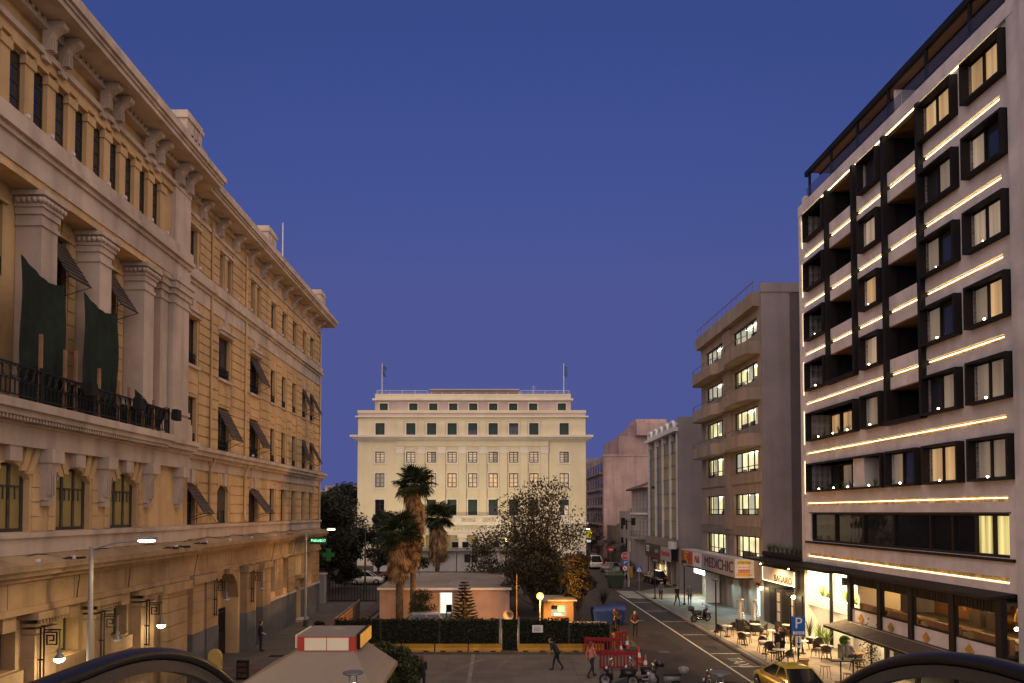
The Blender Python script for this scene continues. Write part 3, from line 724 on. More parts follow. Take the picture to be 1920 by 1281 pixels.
net([(1.1,26.2,12.95),(1.28,28.4,12.6)], [(.8,26.2,11.6),(1.2,28.4,11.6)], 'peaked green net tied to stakes at the far end of the balcony', 3, 24, 6, .2)
mat('raw_wood', (.30,.16,.09), .8, .2, 3, .2, 20)
wp = [(20.6,13.6),(21.75,13.4),(22.3,13.5),(23.6,13.2),(24.8,13.0),(25.5,12.9),(26.5,12.7),(27.3,12.7),(28.35,12.6)]
on = ['nearest','second','third','fourth','fifth','sixth','seventh','eighth','farthest']
for i, (u, z) in enumerate(wp):
    q = onL(1.28, u, 11.47); t = thing('wooden_stake', f'{on[i]} bare wooden stake standing behind the iron balcony railing', 'stake', q, R_(-.49), 'wooden stakes along the balcony')
    MB().box(-.04,.04,-.045,.045,0,z-11.47).build('stake', 'raw_wood', t); MB().box(-.06,.0,-.08,.08,.3,.36).build('cleat', 'raw_wood', t)
for i, (u, l) in enumerate(((22.6,'nearest'),(25.6,'middle'),(28.55,'farthest'))):
    t = thing('black_floodlight', f'{l} black floodlight clamped outside the iron balcony railing', 'floodlight', onL(1.5,u,12.0), R_(-.49), 'black floodlights on the balcony')
    MB().box(0,.22,-.2,.2,.05,.5).build('housing', 'black_matt', t); MB().box(-.1,.0,-.05,.05,.1,.4).build('bracket', 'iron', t); MB().box(.22,.24,-.17,.17,.08,.47).build('lens', 'black_matt', t)
# wrought-iron lanterns with a Greek-key bracket
emat('lamp_white', (1.0,.86,.6), 30)
mat('lamp_off', (.5,.48,.42), .3, .1, 1, 0)
def lantern(w, u, z, lit, label):
    t = thing('wall_lantern', label, 'lantern', onL(w, u, z), R_(-.49), 'wrought iron wall lanterns')
    b = MB()
    for x in (.04, .15): b.box(x-.02,x+.02,-.02,.02,-1.0,.9)
    for z1 in (-.95,-.2,.85): b.box(-.04,.17,-.018,.018,z1,z1+.045)
    b.build('bracket_post', 'iron', t)
    k = MB(); pts = [(.15,.68),(.55,.68),(.55,.3),(.24,.3),(.24,.58),(.45,.58),(.45,.42),(.34,.42)]
    for p, q in zip(pts, pts[1:]): k.box(min(p[0],q[0])-.018,max(p[0],q[0])+.018,-.018,.018,min(p[1],q[1])-.018,max(p[1],q[1])+.018)
    k.box(.15,.68,-.018,.018,.74,.78); k.build('greek_key', 'iron', t)
    h = MB(); h.tube([(.64,0,.76),(.64,0,.12)], .022, 6); h.lathe([(.02,.22),(.05,.14),(.06,.02),(.14,-.1),(.16,-.13)], (.64,0,0), 12); h.build('lamp_shade', 'grey_metal', t)
    s = MB(); s.lathe([(.155,-.13),(.15,-.19),(.1,-.25),(.001,-.28)], (.64,0,0), 12); s.build('bulb', 'lamp_white' if lit else 'lamp_off', t)
    if lit: lamp('lantern_light', 'POINT', (.64,0,-.42), 40, (1,.74,.38), t, .1)
lantern(.72, 21.6, 3.75, True, 'nearest wrought iron lantern, lit, with a Greek key bracket on the ochre building')
lantern(.72, 24.85, 3.75, False, 'second wrought iron Greek key lantern, unlit, between two lit ones')
lantern(.72, 28.0, 3.75, True, 'lit wrought iron lantern on the pilaster before the grey painted dado')
lantern(.46, 35.2, 3.9, False, 'unlit wrought iron lantern on the near side of the arched gateway')
lantern(.46, 40.4, 3.9, False, 'unlit wrought iron lantern on the far side of the arched gateway')
lamp('window_glow', 'POINT', (.5, 23.6, 3.7), 18, (1,.75,.3), LB.root, .1)
# ------------------------------------------------------------ hotel on the right
HT = Facade('hotel', 'tall pale modern hotel with black box windows and glowing golden light strips', 'building', (20.4, 0, 0), R_(.49), 'R')
def onR(w, u, z):
    a = R_(.49); return (20.4 - w*math.cos(a) - u*math.sin(a), -w*math.sin(a) + u*math.cos(a), z)
emat('led', (1.0,.78,.38), 8.0)
emat('pendant', (1.0,.75,.35), 25)
emat('led_soft', (1.0,.76,.42), 3.0)
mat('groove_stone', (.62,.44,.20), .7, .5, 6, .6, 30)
emat('curtain_lit', (1.0,.64,.30), .40, .55, 1.2, (3,3,.08))
emat('curtain_dim', (.72,.6,.45), .13, .5, 1.2, (3,3,.08))
emat('curtain_bright', (1.0,.84,.32), .75, .75, 1.1, (5,5,.1))
emat('curtain_pale', (1.0,.78,.55), .24, .6, 1.2, (4,4,.12)); emat('curtain_amber', (1.0,.55,.20), .5, .7, 1.3, (5,5,.2))
gmat('glass_room', (.03,.032,.036), .06)
BANDS = [5.36, 8.62, 11.84, 15.06, 18.28, 21.5, 24.72]; TOPB = 27.62
U_N, U_F = 26.95, 44.1; GH = .25
balcA, balcB = (37.68, 40.95), (31.82, 34.92)      # columns of loggias
holes = []
def band_segments(z):
    segs = [(U_N, U_F)]
    for (a, e), zlo in ((balcA, 15.95), (balcB, 12.72)):
        if z > zlo: segs = sum(([(s0, a), (e, s1)] if s0 < a and e < s1 else [(s0, s1)] for s0, s1 in segs), [])
    return segs
for z in BANDS:
    for s0, s1 in band_segments(z): holes.append((s0, s1, z, z+GH, .14))
holes += [(*balcA, 15.95, TOPB, 1.7), (*balcB, 12.72, TOPB, 1.7)]
frames = []          # (u0, u1, z0, z1, kind)
for k, z in enumerate(BANDS[1:]):
    z0, z1 = z+.86, z+2.66
    frames += [(26.47, 28.77, z0, z1, 'room'), (29.35, 31.8, z0, z1, 'room')]
    if k == 0: frames += [(32.3, 34.8, z0, z1, 'room'), (35.12, 43.47, z0, z1, 'wide')]
    else: frames.append((35.2, 37.06, z0, z1, 'small'))
    if k == 1: frames.append((37.66, 43.45, z0, z1, 'wide'))
    if k > 1: frames.append((41.05, 43.55, z0, z1, 'dark'))
for f in frames: holes.append((f[0]+.1, f[1]-.1, f[2]+.1, f[3]-.1, .5 if f[4] != 'wide' and f[4] != 'dark' else 1.3))
holes.append((26.9, 43.6, 6.38, 8.15, .35))
HT.wall('wall', 'render', 26.0, 44.6, 5.0, 28.3, holes, 0)
b = MB(); b.box(-14,-1.75,26.0,44.6,4.99,28.3); b.box(-14,-4.3,26.0,44.6,-.1,4.99); b.box(-14,-.02,44.55,44.62,-.1,28.3); b.box(-1.75,-.02,25.98,26.05,4.9,28.3); HT.mb(b, 'core', 'render_smooth')
b = MB()
for z in BANDS[1:]+[28.1]: b.box(-1.76,-.5,26.1,44.5,z-.35,z-.2)
HT.mb(b, 'floor_slab', 'render_smooth')
for z in BANDS:
    for s0, s1 in band_segments(z):
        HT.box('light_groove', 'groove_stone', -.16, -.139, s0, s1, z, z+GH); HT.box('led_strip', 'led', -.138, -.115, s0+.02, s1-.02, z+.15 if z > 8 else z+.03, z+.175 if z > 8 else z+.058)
HT.box('led_strip', 'led', .01, .035, U_N, U_F, TOPB+.03, TOPB+.055)
HT.box('top_fascia', 'render', -.02, .14, 26.0, 44.6, TOPB+.06, 28.32)
# vertical light groove beside the far corner
for k, z in enumerate(BANDS[1:]):
    top = (BANDS[1:]+[TOPB])[k+1]
    HT.box('led_strip', 'led_soft', .004, .02, 44.28, 44.31, z+.75, top-.3)
HT.box('corner_fin', 'render', -.02, .10, 44.34, 44.62, 5.0, 28.3)
# box frames round the windows
plantspots = []
rc = random.Random(3)
for (u0, u1, z0, z1, kind) in frames:
    b = MB(); t = .1
    for (a, c, e, f) in ((u0,u1,z0,z0+t),(u0,u1,z1-t,z1),(u0,u0+t,z0+t,z1-t),(u1-t,u1,z0+t,z1-t)): b.box(-.3 if kind in ('room','small') else -1.2, .36, a, c, e, f)
    fr = HT.mb(b, 'window_frame', 'black_metal')
    a, c, e, f = u0+t, u1-t, z0+t, z1-t
    if kind in ('room', 'small'):
        n = 3 if kind == 'room' else 2
        m = MB(); cuts = [a, a+(c-a)*.2, a+(c-a)*.6, c] if n == 3 else [a, a+(c-a)*.35, c]
        for q in cuts[1:-1]: m.box(-.15, -.02, q-.05, q+.05, e, f)
        m.box(-.14,-.04,a,c,e,e+.06); m.box(-.14,-.04,a,c,f-.06,f)
        HT.mb(m, 'mullion', 'black_metal', fr)
        lit = rc.random() < .66
        for i in range(n):
            base = rc.choice(['curtain_lit','curtain_pale','curtain_amber','curtain_lit','curtain_dim']) if i == 0 else base
            g = ('curtain_dim' if (i + int(z0)) % 2 else 'glass_room') if not lit else (base if rc.random() < .68 else rc.choice(['curtain_dim','glass_blue','curtain_pale','curtain_dim']))
            HT.box('pane', g, -.13, -.10, cuts[i]+.04, cuts[i+1]-.04, e+.05, f-.05, fr)
    else:
        # deep planted recess with sliding doors behind
        HT.box('recess_back', 'black_matt', -1.3, -1.22, a-.02, c+.02, e-.02, f+.02, fr)
        if kind == 'wide':
            k = int((c-a)/1.25)
            for i in range(k):
                q = a+(c-a)*(i+.15)/k
                g = 'curtain_lit' if (z0 > 12 and i in (1,2,3)) else ('curtain_dim' if i in (2,4) else 'glass_dark')
                HT.box('pane', g, -1.2, -1.17, q, q+(c-a)/k*.62, e, f-.12, fr)
            if z0 < 12: HT.box('white_fin', 'render', -.9, .1, 37.1, 38.25, e, f, fr)
            plantspots.append((a, c, e))
        else:
            HT.box('pane', 'glass_dark', -1.2, -1.17, a+.3, c-.3, e, f-.1, fr); plantspots.append((a, c, e))
    # the tiny round lamps on the sill of the lower rows
# ribbon window of the first floor
cuts = [43.55, 40.68, 37.63, 34.8, 31.89, 30.35, 28.9, 27.85, 26.95]
b = MB(); b.box(-.3,-.1,26.92,43.58,6.38,6.5); b.box(-.3,-.1,26.92,43.58,8.05,8.15)
for q in cuts: b.box(-.3,-.08,q-.06,q+.06,6.5,8.05)
rb = HT.mb(b, 'ribbon_frame', 'black_metal')
for i, (c, a) in enumerate(zip(cuts, cuts[1:])): HT.box('pane', 'curtain_bright' if i >= 6 else 'glass_dark', -.24, -.2, a+.05, c-.05, 6.48, 8.06, rb)
HT.box('ribbon_sill', 'black_metal', -.1, .12, 26.6, 44.2, 6.24, 6.36); HT.box('ribbon_head', 'black_metal', -.1, .05, 26.8, 43.8, 8.155, 8.2)
# loggia columns: dark posts, pale parapets crossed by the light strips, brown ceilings
mat('brown_soffit', (.20,.125,.075), .7, .2, 2, .1, 20)
for (a, e), zlo in ((balcA, 15.95), (balcB, 12.72)):
    for q in (a-.01, e-.23): HT.box('loggia_post', 'black_metal', -.4, .24, q, q+.24, zlo, TOPB+.02)
    HT.box('loggia_floor', 'black_metal', -1.7, .34, a, e, zlo-.1, zlo+.1)
    HT.box('loggia_back', 'black_matt', -1.72, -1.6, a, e, zlo, TOPB)
    for q in (a, e-.03): HT.box('loggia_shade_liner', 'black_matt', -1.62, -.05, q+.001, q+.029, zlo, TOPB)  # black side liners added over the pale reveals; their colour stands for deep shade
    for z in BANDS:
        if z > zlo:
            HT.box('loggia_parapet', 'render', -.2, .02, a+.23, e-.23, z-.6, z); HT.box('loggia_parapet', 'render', -.2, .02, a+.23, e-.23, z+GH, z+.92)
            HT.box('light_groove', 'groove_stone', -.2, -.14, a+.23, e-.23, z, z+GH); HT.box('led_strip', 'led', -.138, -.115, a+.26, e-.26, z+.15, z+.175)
            HT.box('loggia_soffit', 'brown_soffit', -1.6, -.0, a+.23, e-.23, z-.66, z-.602)
    HT.box('loggia_soffit', 'brown_soffit', -1.6, -.1, a+.23, e-.23, TOPB-.1, TOPB-.02)
    for z in BANDS:
        if z-.1 > zlo-1 and z+2.6 < TOPB+.5: HT.box('loggia_door', 'glass_dark', -1.6, -1.57, a+.6, e-.9, max(z, zlo)+.1, z+2.5)
lamp('loggia_uplight', 'SPOT', HT.p(.2, balcB[1]-.55, 12.95), 22, (1,.72,.36), HT.root, .03, (R_(180), 0, 0), 26)
lamp('loggia_uplight', 'SPOT', HT.p(.2, balcA[1]-.55, 16.1), 22, (1,.72,.36), HT.root, .03, (R_(180), 0, 0), 26)
# concrete strip and the neighbour's edge
HT.box('end_pier', 'render_smooth', -.5, .12, 25.6, 26.4, -.1, 29.5)
# roof terrace: glass balustrade and a slatted pergola
for i in range(7):
    a = 26.2+i*2.62; HT.box('balustrade_glass', 'glass_clear', -.42, -.40, a+.02, a+2.58, 28.3, 29.55)
HT.box('roof_kerb', 'render', -.6, -.2, 44.3, 44.75, 28.3, 29.0)
for u in (26.3, 29.2, 32.2, 35.3, 38.35, 41.35, 44.2): HT.box('pergola_post', 'black_metal', -.55, -.43, u-.07, u+.07, 28.3, 30.5)
HT.box('pergola_beam', 'black_metal', -.60, -.38, 25.0, 44.7, 30.42, 30.74)
mat('pergola_cloth', (.26,.165,.10), .8, .1, 1, .05, 20)
for i in range(6):
    w0 = -.62-i*.72; HT.box('pergola_slat', 'pergola_cloth', w0-.60, w0-.02, 25.0, 44.3, 30.50, 30.54); HT.box('pergola_rail', 'black_metal', w0-.70, w0-.61, 25.0, 44.4, 30.42, 30.56)
for u in (29.2, 32.2, 35.3, 38.35, 41.35, 44.2): HT.box('pergola_rafter', 'black_metal', -5.0, -.6, u-.05, u+.05, 30.56, 30.72)
HT.box('partition', 'white_metal', -4.6, -.6, 34.95, 35.02, 28.3, 30.2)
# sill lamps
sl = MB(); sl.ball((0,0,0), .045, 10, 6); slm = sl.mesh('sill_lamp', emat('sill_lamp', (1.0,.84,.55), 22))
for (u0, u1, z0, z1, kind) in frames:
    if z0 > 20: continue
    us = [(u0+u1)/2] if kind in ('room','small') else ([u1-1.6, u1-3.4, u1-5.0] if kind == 'wide' else [u1-1.4])
    if kind == 'wide' and z0 < 12: us.append(u0+1.2)
    for u in us:
        o = link('sill_lamp', slm, HT.root); o.location = HT.p(.30, u, z0+.16)
        if z0 > 17: o.scale = (.5,.5,.5)
# plants in the recesses
leafmat('plant_leaf', (.06,.09,.035))
leafmat('plant_leaf_bright', (.20,.30,.06))
def tuft(name, m, base, h, n, spread, parent, wd=.05, seed=1, droop=.5):
    """a spiky plant: bent blades from one point"""
    r = random.Random(seed); b = MB()
    for i in range(n):
        a = r.uniform(0, 2*math.pi); l = h*r.uniform(.6,1.1); s = spread*r.uniform(.3,1); dx, dy = math.cos(a), math.sin(a)
        px, py = -dy*wd/2, dx*wd/2; prev = None
        for j in range(4):
            t = j/3; x, y, z = dx*s*t**1.4, dy*s*t**1.4, l*(t-droop*.4*t*t*(s/spread)); k = 1-t*.95
            row = [(base[0]+x-px*k, base[1]+y-py*k, base[2]+z), (base[0]+x+px*k, base[1]+y+py*k, base[2]+z)]
            if prev: b.add([prev[0], prev[1], row[1], row[0]], [(0,1,2,3)])
            prev = row
    return b.build(name, m, parent, recalc=False)
for i, (a, c, z) in enumerate(plantspots):
    k = max(2, int((c-a)/.8))
    for j in range(k):
        q = a+(c-a)*(j+.5)/k
        if z < 12 and 36.8 < q < 38.5: continue
        tuft('plant', 'plant_leaf', HT.p(-.1, q, z), .55, 16, .4, HT.root, .07, i*20+j)
# ---- ground storeys: white lit niches with planters, glazed restaurant front, canopy
mat('niche_white', (.78,.72,.62), .7, .06, 1, .05, 20)
gw = .0
HT.box('base_wall', 'niche_white', -2.3, -2.2, 38.0, 44.5, .1, 4.98); HT.box('niche_end', 'niche_white', -2.2, -.02, 44.2, 44.55, .1, 4.98); HT.box('niche_divider', 'niche_white', -2.2, -.02, 37.95, 38.2, .1, 4.98)
HT.box('planter_front', 'niche_white', -.3, -.02, 38.2, 44.2, 2.3, 2.95); HT.box('planter_bed', 'black_matt', -2.2, -.3, 38.2, 44.2, 2.7, 2.8); HT.box('niche_ceiling', 'niche_white', -2.2, -.02, 38.2, 44.2, 4.85, 4.98)
HT.box('niche_partition', 'niche_white', -2.2, -.04, 41.05, 41.25, .1, 4.85); HT.box('niche_doorframe', 'black_metal', -2.19, -2.1, 42.2, 42.3, .1, 2.2); HT.box('niche_doorframe', 'black_metal', -2.19, -2.1, 41.3, 42.2, 2.15, 2.25)
HT.box('canopy_post', 'black_metal', -.02, .12, 40.95, 41.12, .1, 4.9)
lamp('niche_light', 'AREA', HT.p(-1.0, 39.6, 4.8), 260, (1,.80,.48), HT.root, (1.2,2.2)); lamp('niche_light', 'AREA', HT.p(-1.0, 42.7, 4.8), 260, (1,.80,.48), HT.root, (1.2,2.2))
lamp('niche_light', 'AREA', HT.p(-1.0, 42.7, 2.25), 60, (1,.80,.48), HT.root, (1.0,2.0)); lamp('niche_light', 'AREA', HT.p(-1.0, 39.6, 2.25), 60, (1,.80,.48), HT.root, (1.0,2.0))
for j, (q, h) in enumerate(((43.6,1.2),(43.0,.7),(42.4,.6),(41.8,.7),(40.5,1.3),(39.9,.6),(39.4,.8),(38.8,.7))):
    tuft('plant', 'plant_leaf_bright', HT.p(-.7, q, 2.75), h, 26, h*.6, HT.root, .06, 100+j)
# downlights under the black canopy
for u in (39.2, 41.8, 44.6, 47.4):
    b = MB(); b.lathe([(.001,4.765),(.09,4.765),(.09,4.78)], (1.3,u,0), 12); HT.mb(b, 'canopy_downlight', 'pendant'); lamp('canopy_light', 'SPOT', HT.p(1.3, u, 4.7), 1000, (1,.70,.36), HT.root, .08, (0,0,0), 150, .7)
# shallow joints between the render panels
for z in BANDS[1:]:
    HT.box('panel_joint', 'beige_dark', -.01, .004, 26.3, 44.3, z+2.71, z+2.722)
# black canopy over the pavement
b = MB(); b.add([(0,26.6,5.02),(0,44.7,5.02),(.9,44.7,4.86),(.9,26.9,4.86),(0,26.6,4.9),(0,44.7,4.9),(.9,44.7,4.74),(.9,26.9,4.74)], [(0,1,2,3),(7,6,5,4),(3,2,6,7),(0,3,7,4),(1,5,6,2)])
HT.mb(b, 'canopy', 'black_metal')
b = MB(); b.box(0,1.7,38.3,51.0,4.78,4.92); HT.mb(b, 'canopy_wing', 'black_metal')
b = MB(); u = 26.9
while u < 37.9: b.box(.55,.60+.02*(int(u*10) % 2), u, u+.07, 4.25, 4.80); u += .085
tag(HT.mb(b, 'pleated_valance', 'black_metal'), kind='stuff')
# restaurant upper floor: glazing in black posts, warm interior
mat('wood_warm', (.30,.15,.06), .6, .3, 2, .1, 10)
mat('gold_wood', (.42,.24,.08), .5, .2, 3, .1, 20)
mat('wall_dark', (.07,.06,.05), .8, .3, 1, .1, 10)
HT.box('restaurant_floor', 'wall_dark', -4.2, .5, 26.6, 37.95, 2.55, 2.66); HT.box('restaurant_ceiling', 'wall_dark', -4.2, .5, 26.6, 37.95, 4.55, 4.66); HT.box('restaurant_back', 'wood_warm', -4.25, -4.15, 26.6, 37.95, 2.6, 4.6)
HT.box('restaurant_apron', 'render', .42, .52, 26.8, 37.95, 2.2, 2.9); HT.box('restaurant_ledge', 'render', .4, .72, 26.8, 38.0, 2.1, 2.19)
for u in (37.9, 35.0, 32.4, 29.5, 26.75): HT.box('restaurant_post', 'black_metal', .4, .64, u-.16, u+.16, 2.1, 4.8)
for a, e in ((26.9,29.35),(29.65,32.25),(32.55,34.85),(35.15,37.75)):
    m = MB(); m.box(.46,.54,a,e,2.9,2.98); m.box(.46,.54,a,e,4.4,4.5); m.box(.46,.54,a,a+.05,2.98,4.4); m.box(.46,.54,e-.05,e,2.98,4.4); f = HT.mb(m, 'restaurant_window', 'black_metal')
    HT.box('pane', 'glass_lit', .49, .50, a+.05, e-.05, 2.98, 4.4, f)
    o = MB(); mu, mz = (a+e)/2+.4, 2.47; o.slab([(.525,mu-.28,mz),(.525,mu,mz-.28),(.525,mu+.28,mz),(.525,mu,mz+.28)], .03); HT.mb(o, 'diamond_sign', mat('gold_sign', (.55,.30,.06), .5, .3, 8, .1, 30))
emat('pendant', (1.0,.75,.35), 25)
for j, (w, u, z) in enumerate(((-1.2,28.2,3.4),(-1.2,27.9,3.4),(-2.5,31.0,4.2),(-2.0,33.5,4.2),(-3,36.5,4.0),(-2.6,28.9,4.2))):
    b = MB(); b.ball((w,u,z), .08, 8, 6); pl_ = HT.mb(b, 'pendant_lamp', 'pendant'); b = MB(); b.tube([(w,u,z+.08),(w,u,4.55)], .01, 4); HT.mb(b, 'cord', 'iron', pl_)
for u in (28.0, 31.0, 33.8, 36.5): lamp('pendant_light', 'POINT', HT.p(-2.0, u, 4.1), 85, (1,.55,.18), HT.root, .2)
for j, (u, m) in enumerate(((34.6,'wood_warm'),(32.0,'wall_dark'),(30.2,'gold_wood'),(28.6,'wall_dark'),(27.3,'gold_wood'),(33.2,'wall_dark'))):
    b = MB()
    if j % 2 == 0: b.tube([(-3.2,u+.55*math.cos(t),3.3+.75*math.sin(t)) for t in [math.pi*i/14 for i in range(15)]], .11, 6)
    else: b.box(-3.4,-3.0,u-.4,u+.4,2.66,3.4); b.box(-3.5,-3.3,u-.5,u+.5,3.6,4.3)
    HT.mb(b, 'arched_mirror' if j % 2 == 0 else 'cabinet', m)
for u in (27.6, 30.6, 33.6, 36.4):
    b = MB(); b.box(-.9,-.2,u-.9,u+.9,3.02,3.08); b.box(-.6,-.5,u-.05,u+.05,2.66,3.02); b.box(.1,.3,u-1.0,u+1.0,2.66,3.25); HT.mb(b, 'banquette', 'wood_warm')
# lower floor glazing and the brown awning
HT.box('shopfront_back', 'wall_dark', -3.0, -2.9, 26.6, 37.95, .1, 2.1); HT.box('shopfront_wall', 'niche_white', -.1, .38, 35.0, 37.95, .1, 2.1)
for u in (34.9, 32.4, 29.8, 27.2): HT.box('shopfront_post', 'black_metal', .2, .4, u-.08, u+.08, .1, 2.1)
mat('awning_cloth', (.085,.062,.045), .85, .12, 1, .1, 40)
for i in range(6):
    a = 26.9+i*1.93; e = a+1.90; b = MB(); b.slab([(.5,a,2.24),(.5,e,2.24),(1.75,e,1.92),(1.75,a,1.92)], .02); HT.mb(b, 'awning_panel', 'awning_cloth')
HT.box('awning_valance', 'black_metal', 1.74, 1.80, 26.9, 38.45, 1.78, 1.93); HT.box('awning_edge', 'steel', 1.80, 1.815, 26.9, 38.45, 1.9, 1.93)
lamp('shop_light', 'AREA', HT.p(1.0, 33.5, 1.85), 160, (1,.75,.42), HT.root, (1.0,7))
# ------------------------------------------------------------ older neighbour at the right edge
NB = Facade('neighbour_building', 'weathered grey concrete building edge with rust stained patch at the far right', 'building', (20.4,0,0), R_(.49), 'R')
b = MB(); b.box(-14,.25,14,25.55,-.1,30); NB.mb(b, 'wall', 'render_smooth')
mat('bare_render', (.42,.25,.12), .9, .25, 3, .4, 20)
NB.box('bare_patch', 'bare_render', .2, .262, 22.6, 24.9, 23.6, 27.5); NB.box('ledge', 'black_metal', .2, .5, 18, 25.2, 13.2, 13.35); NB.box('roller_shutter', 'beige_dark', .2, .28, 20, 24.7, 27.7, 31)
NB.box('downpipe', 'grey_metal', .25, .37, 25.2, 25.32, 0, 14)
# ------------------------------------------------------------ low restaurant building next to the hotel
BG = Facade('corner_restaurant', 'low black restaurant front with a backlit pale sign between hotel and office block', 'restaurant', (20.4,0,0), R_(.49), 'R')
b = MB(); b.box(-9,0,44.65,51.25,-.1,5.2); BG.mb(b, 'wall', mat('black_cladding', (.022,.02,.018), .6, .3, 1, .15, 12))
BG.box('parapet', 'black_metal', -.2, .12, 44.65, 51.25, 5.0, 5.3)
emat('sign_face', (1.0,.80,.58), .17, .35, .5)
BG.box('sign_box', 'black_metal', -.02, .22, 45.3, 51.1, 3.1, 4.32); BG.box('sign_panel', 'sign_face', .22, .235, 45.5, 50.9, 3.2, 4.22)
BG.box('sign_glow', 'led_soft', .24, .26, 45.5, 50.9, 3.2, 3.26); BG.box('sign_glow', 'led_soft', .24, .26, 45.5, 45.56, 3.26, 4.2); BG.box('sign_glow', 'led_soft', .24, .26, 50.84, 50.9, 3.26, 4.2)
text('sign_lettering', 'BAGAIRO', 'black_matt', .66, BG.root, frameM(BG.p(.25, 47.35, 3.52), (0,-1,0), (0,0,1)), .01)
for i in range(6): BG.box('door_panel', 'wood_dark' if i % 2 else 'black_metal', 0, .06, 44.9+i*1.05, 45.8+i*1.05, .1, 2.7)
for i in (1, 3):
    for z in (.5, 1.2, 1.9): BG.box('pane', 'curtain_dim', .06, .07, 45.15+i*1.05, 45.6+i*1.05, z, z+.6)
bl = MB(); bl.ball((0,0,0), .13, 12, 8); blm = bl.mesh('wall_globe', emat('globe', (1.0,.78,.42), 26))
for u in (51.0, 45.6): o = link('wall_globe', blm, BG.root); o.location = BG.p(.3, u, 2.55); lamp('globe_light', 'POINT', BG.p(.45, u, 2.5), 40, (1,.72,.36), BG.root, .12)
for j in range(9): tuft('plant', 'plant_leaf', BG.p(-.4, 45.1+j*.75, 5.25), .8, 26, .5, BG.root, .06, 300+j)
for u in (45.8, 50.6): o = link('sign_spot', slm, BG.root); o.location = BG.p(.5, u, 4.4)
# ------------------------------------------------------------ cream building closing the square
CB = Facade('cream_building', 'broad cream six storey public building closing the far end of the square', 'building', (0, 105, 0), 0, 'F')
cols = [-18.05, -13.3, -10.09, -6.93, -3.76, -.6, 2.56, 5.67, 10.34]; hw = .71
tcols = [-17.6, -13.0, -9.9, -6.8, -3.7, -.6, 2.5, 5.6, 10.05]
crow = [(15.86,17.54), (12.04,14.22), (7.75,10.16)]
holes = [(c-hw, c+hw, *r, .28) for c in cols for r in crow]
CB.wall('wall', 'cream', -21.45, 13.65, -.2, 19.3, holes + [(c-hw-.1, c+hw+.1, 2.6, 4.7, 1.4) for c in cols[2:7]], 0)
b = MB(); b.box(-14,-1.6,-21.45,13.65,-.2,19.3); b.box(-14,-.02,-21.5,-21.45,-.2,19.3); b.box(-14,-.02,13.65,13.68,-.2,19.3); CB.mb(b, 'core', 'cream')
emat('office_pane', (1.0,.70,.38), .42, .45, .8); emat('office_pane_pale', (.95,.76,.50), .32, .4, .8); emat('office_pane_dim', (.55,.5,.38), .2, .5, .8)
rc = random.Random(11)
def surround(c, r, h=hw, w=0.0, t=.22):
    b = MB(); z0, z1 = r
    for q in ((c-h-t,c+h+t,z1,z1+t),(c-h-t,c-h,z0,z1),(c+h,c+h+t,z0,z1),(c-h-t-.08,c+h+t+.08,z0-.2,z0)): b.box(w-.05,w+.09,*q)
    CB.mb(b, 'window_surround', 'cream_pale')
for k, r in enumerate(crow):
    for i, c in enumerate(cols):
        surround(c, r)
        if k == 2:
            g = 'glass_dark'
            CB.window(c-hw, c+hw, *r, -.2, 'wood_dark', g if i != 8 else ['glass_dark','office_pane_pale'], 2, 3, .07, .06)
            if i in (2,3,4,5,6,7,8):
                dz = {2:.9,3:.85,4:2.3,5:1.1,6:2.2,7:2.3,8:.9}[i]; CB.box('roller_shutter', 'shutter_green', -.19, -.12, c-hw+.02, c+hw-.02, r[1]-dz, r[1])
        else:
            g = [['office_pane_pale','office_pane_pale'],['office_pane_pale','office_pane_dim']][i % 3 == 2] if k == 0 else ([['office_pane','office_pane_pale'],['office_pane','office_pane']][i % 2] if 1 < i else ['office_pane_dim','office_pane_dim'])
            CB.window(c-hw, c+hw, *r, -.2, 'wood_dark', g, 2, 3 if k else 4, .13, .06)
# pilasters of the giant order with pale capitals
for u in (-14.95, -11.7, -8.52, -5.35, -2.18, 1.0, 4.15, 7.3):
    CB.box('pilaster', 'cream', -.02, .14, u-.58, u+.58, 7.55, 17.25); CB.box('pilaster_capital', 'cream_pale', -.02, .22, u-.62, u+.62, 17.25, 18.1); CB.box('pilaster_abacus', 'cream_pale', -.02, .30, u-.7, u+.7, 18.1, 18.3)
    CB.box('downpipe', 'beige_dark', .0, .1, u+.60, u+.68, 7.6, 17.4)
b = MB(); b.box(.0,.22,7.95,8.05,17.4,19.3); CB.mb(b, 'downpipe', 'beige_dark')
def ring(name, m, u0, u1, z0, z1, w, d=13): CB.box(name, m, -d, w, u0-w, u1+w, z0, z1)
CB.box('entablature', 'cream', -.02, .16, -15.6, 8.0, 18.35, 19.25)
ring('main_cornice', 'cream_pale', -21.45, 13.65, 19.3, 19.5, .35); ring('main_cornice', 'cream_pale', -21.45, 13.65, 19.5, 19.72, .75); ring('main_cornice', 'cream_pale', -21.45, 13.65, 19.72, 20.05, 1.05)
b = MB(); u = -21.4
while u < 13.6: b.box(0,.28,u,u+.16,19.08,19.3); u += .34
tag(CB.mb(b, 'dentils', 'cream_pale'), kind='stuff')
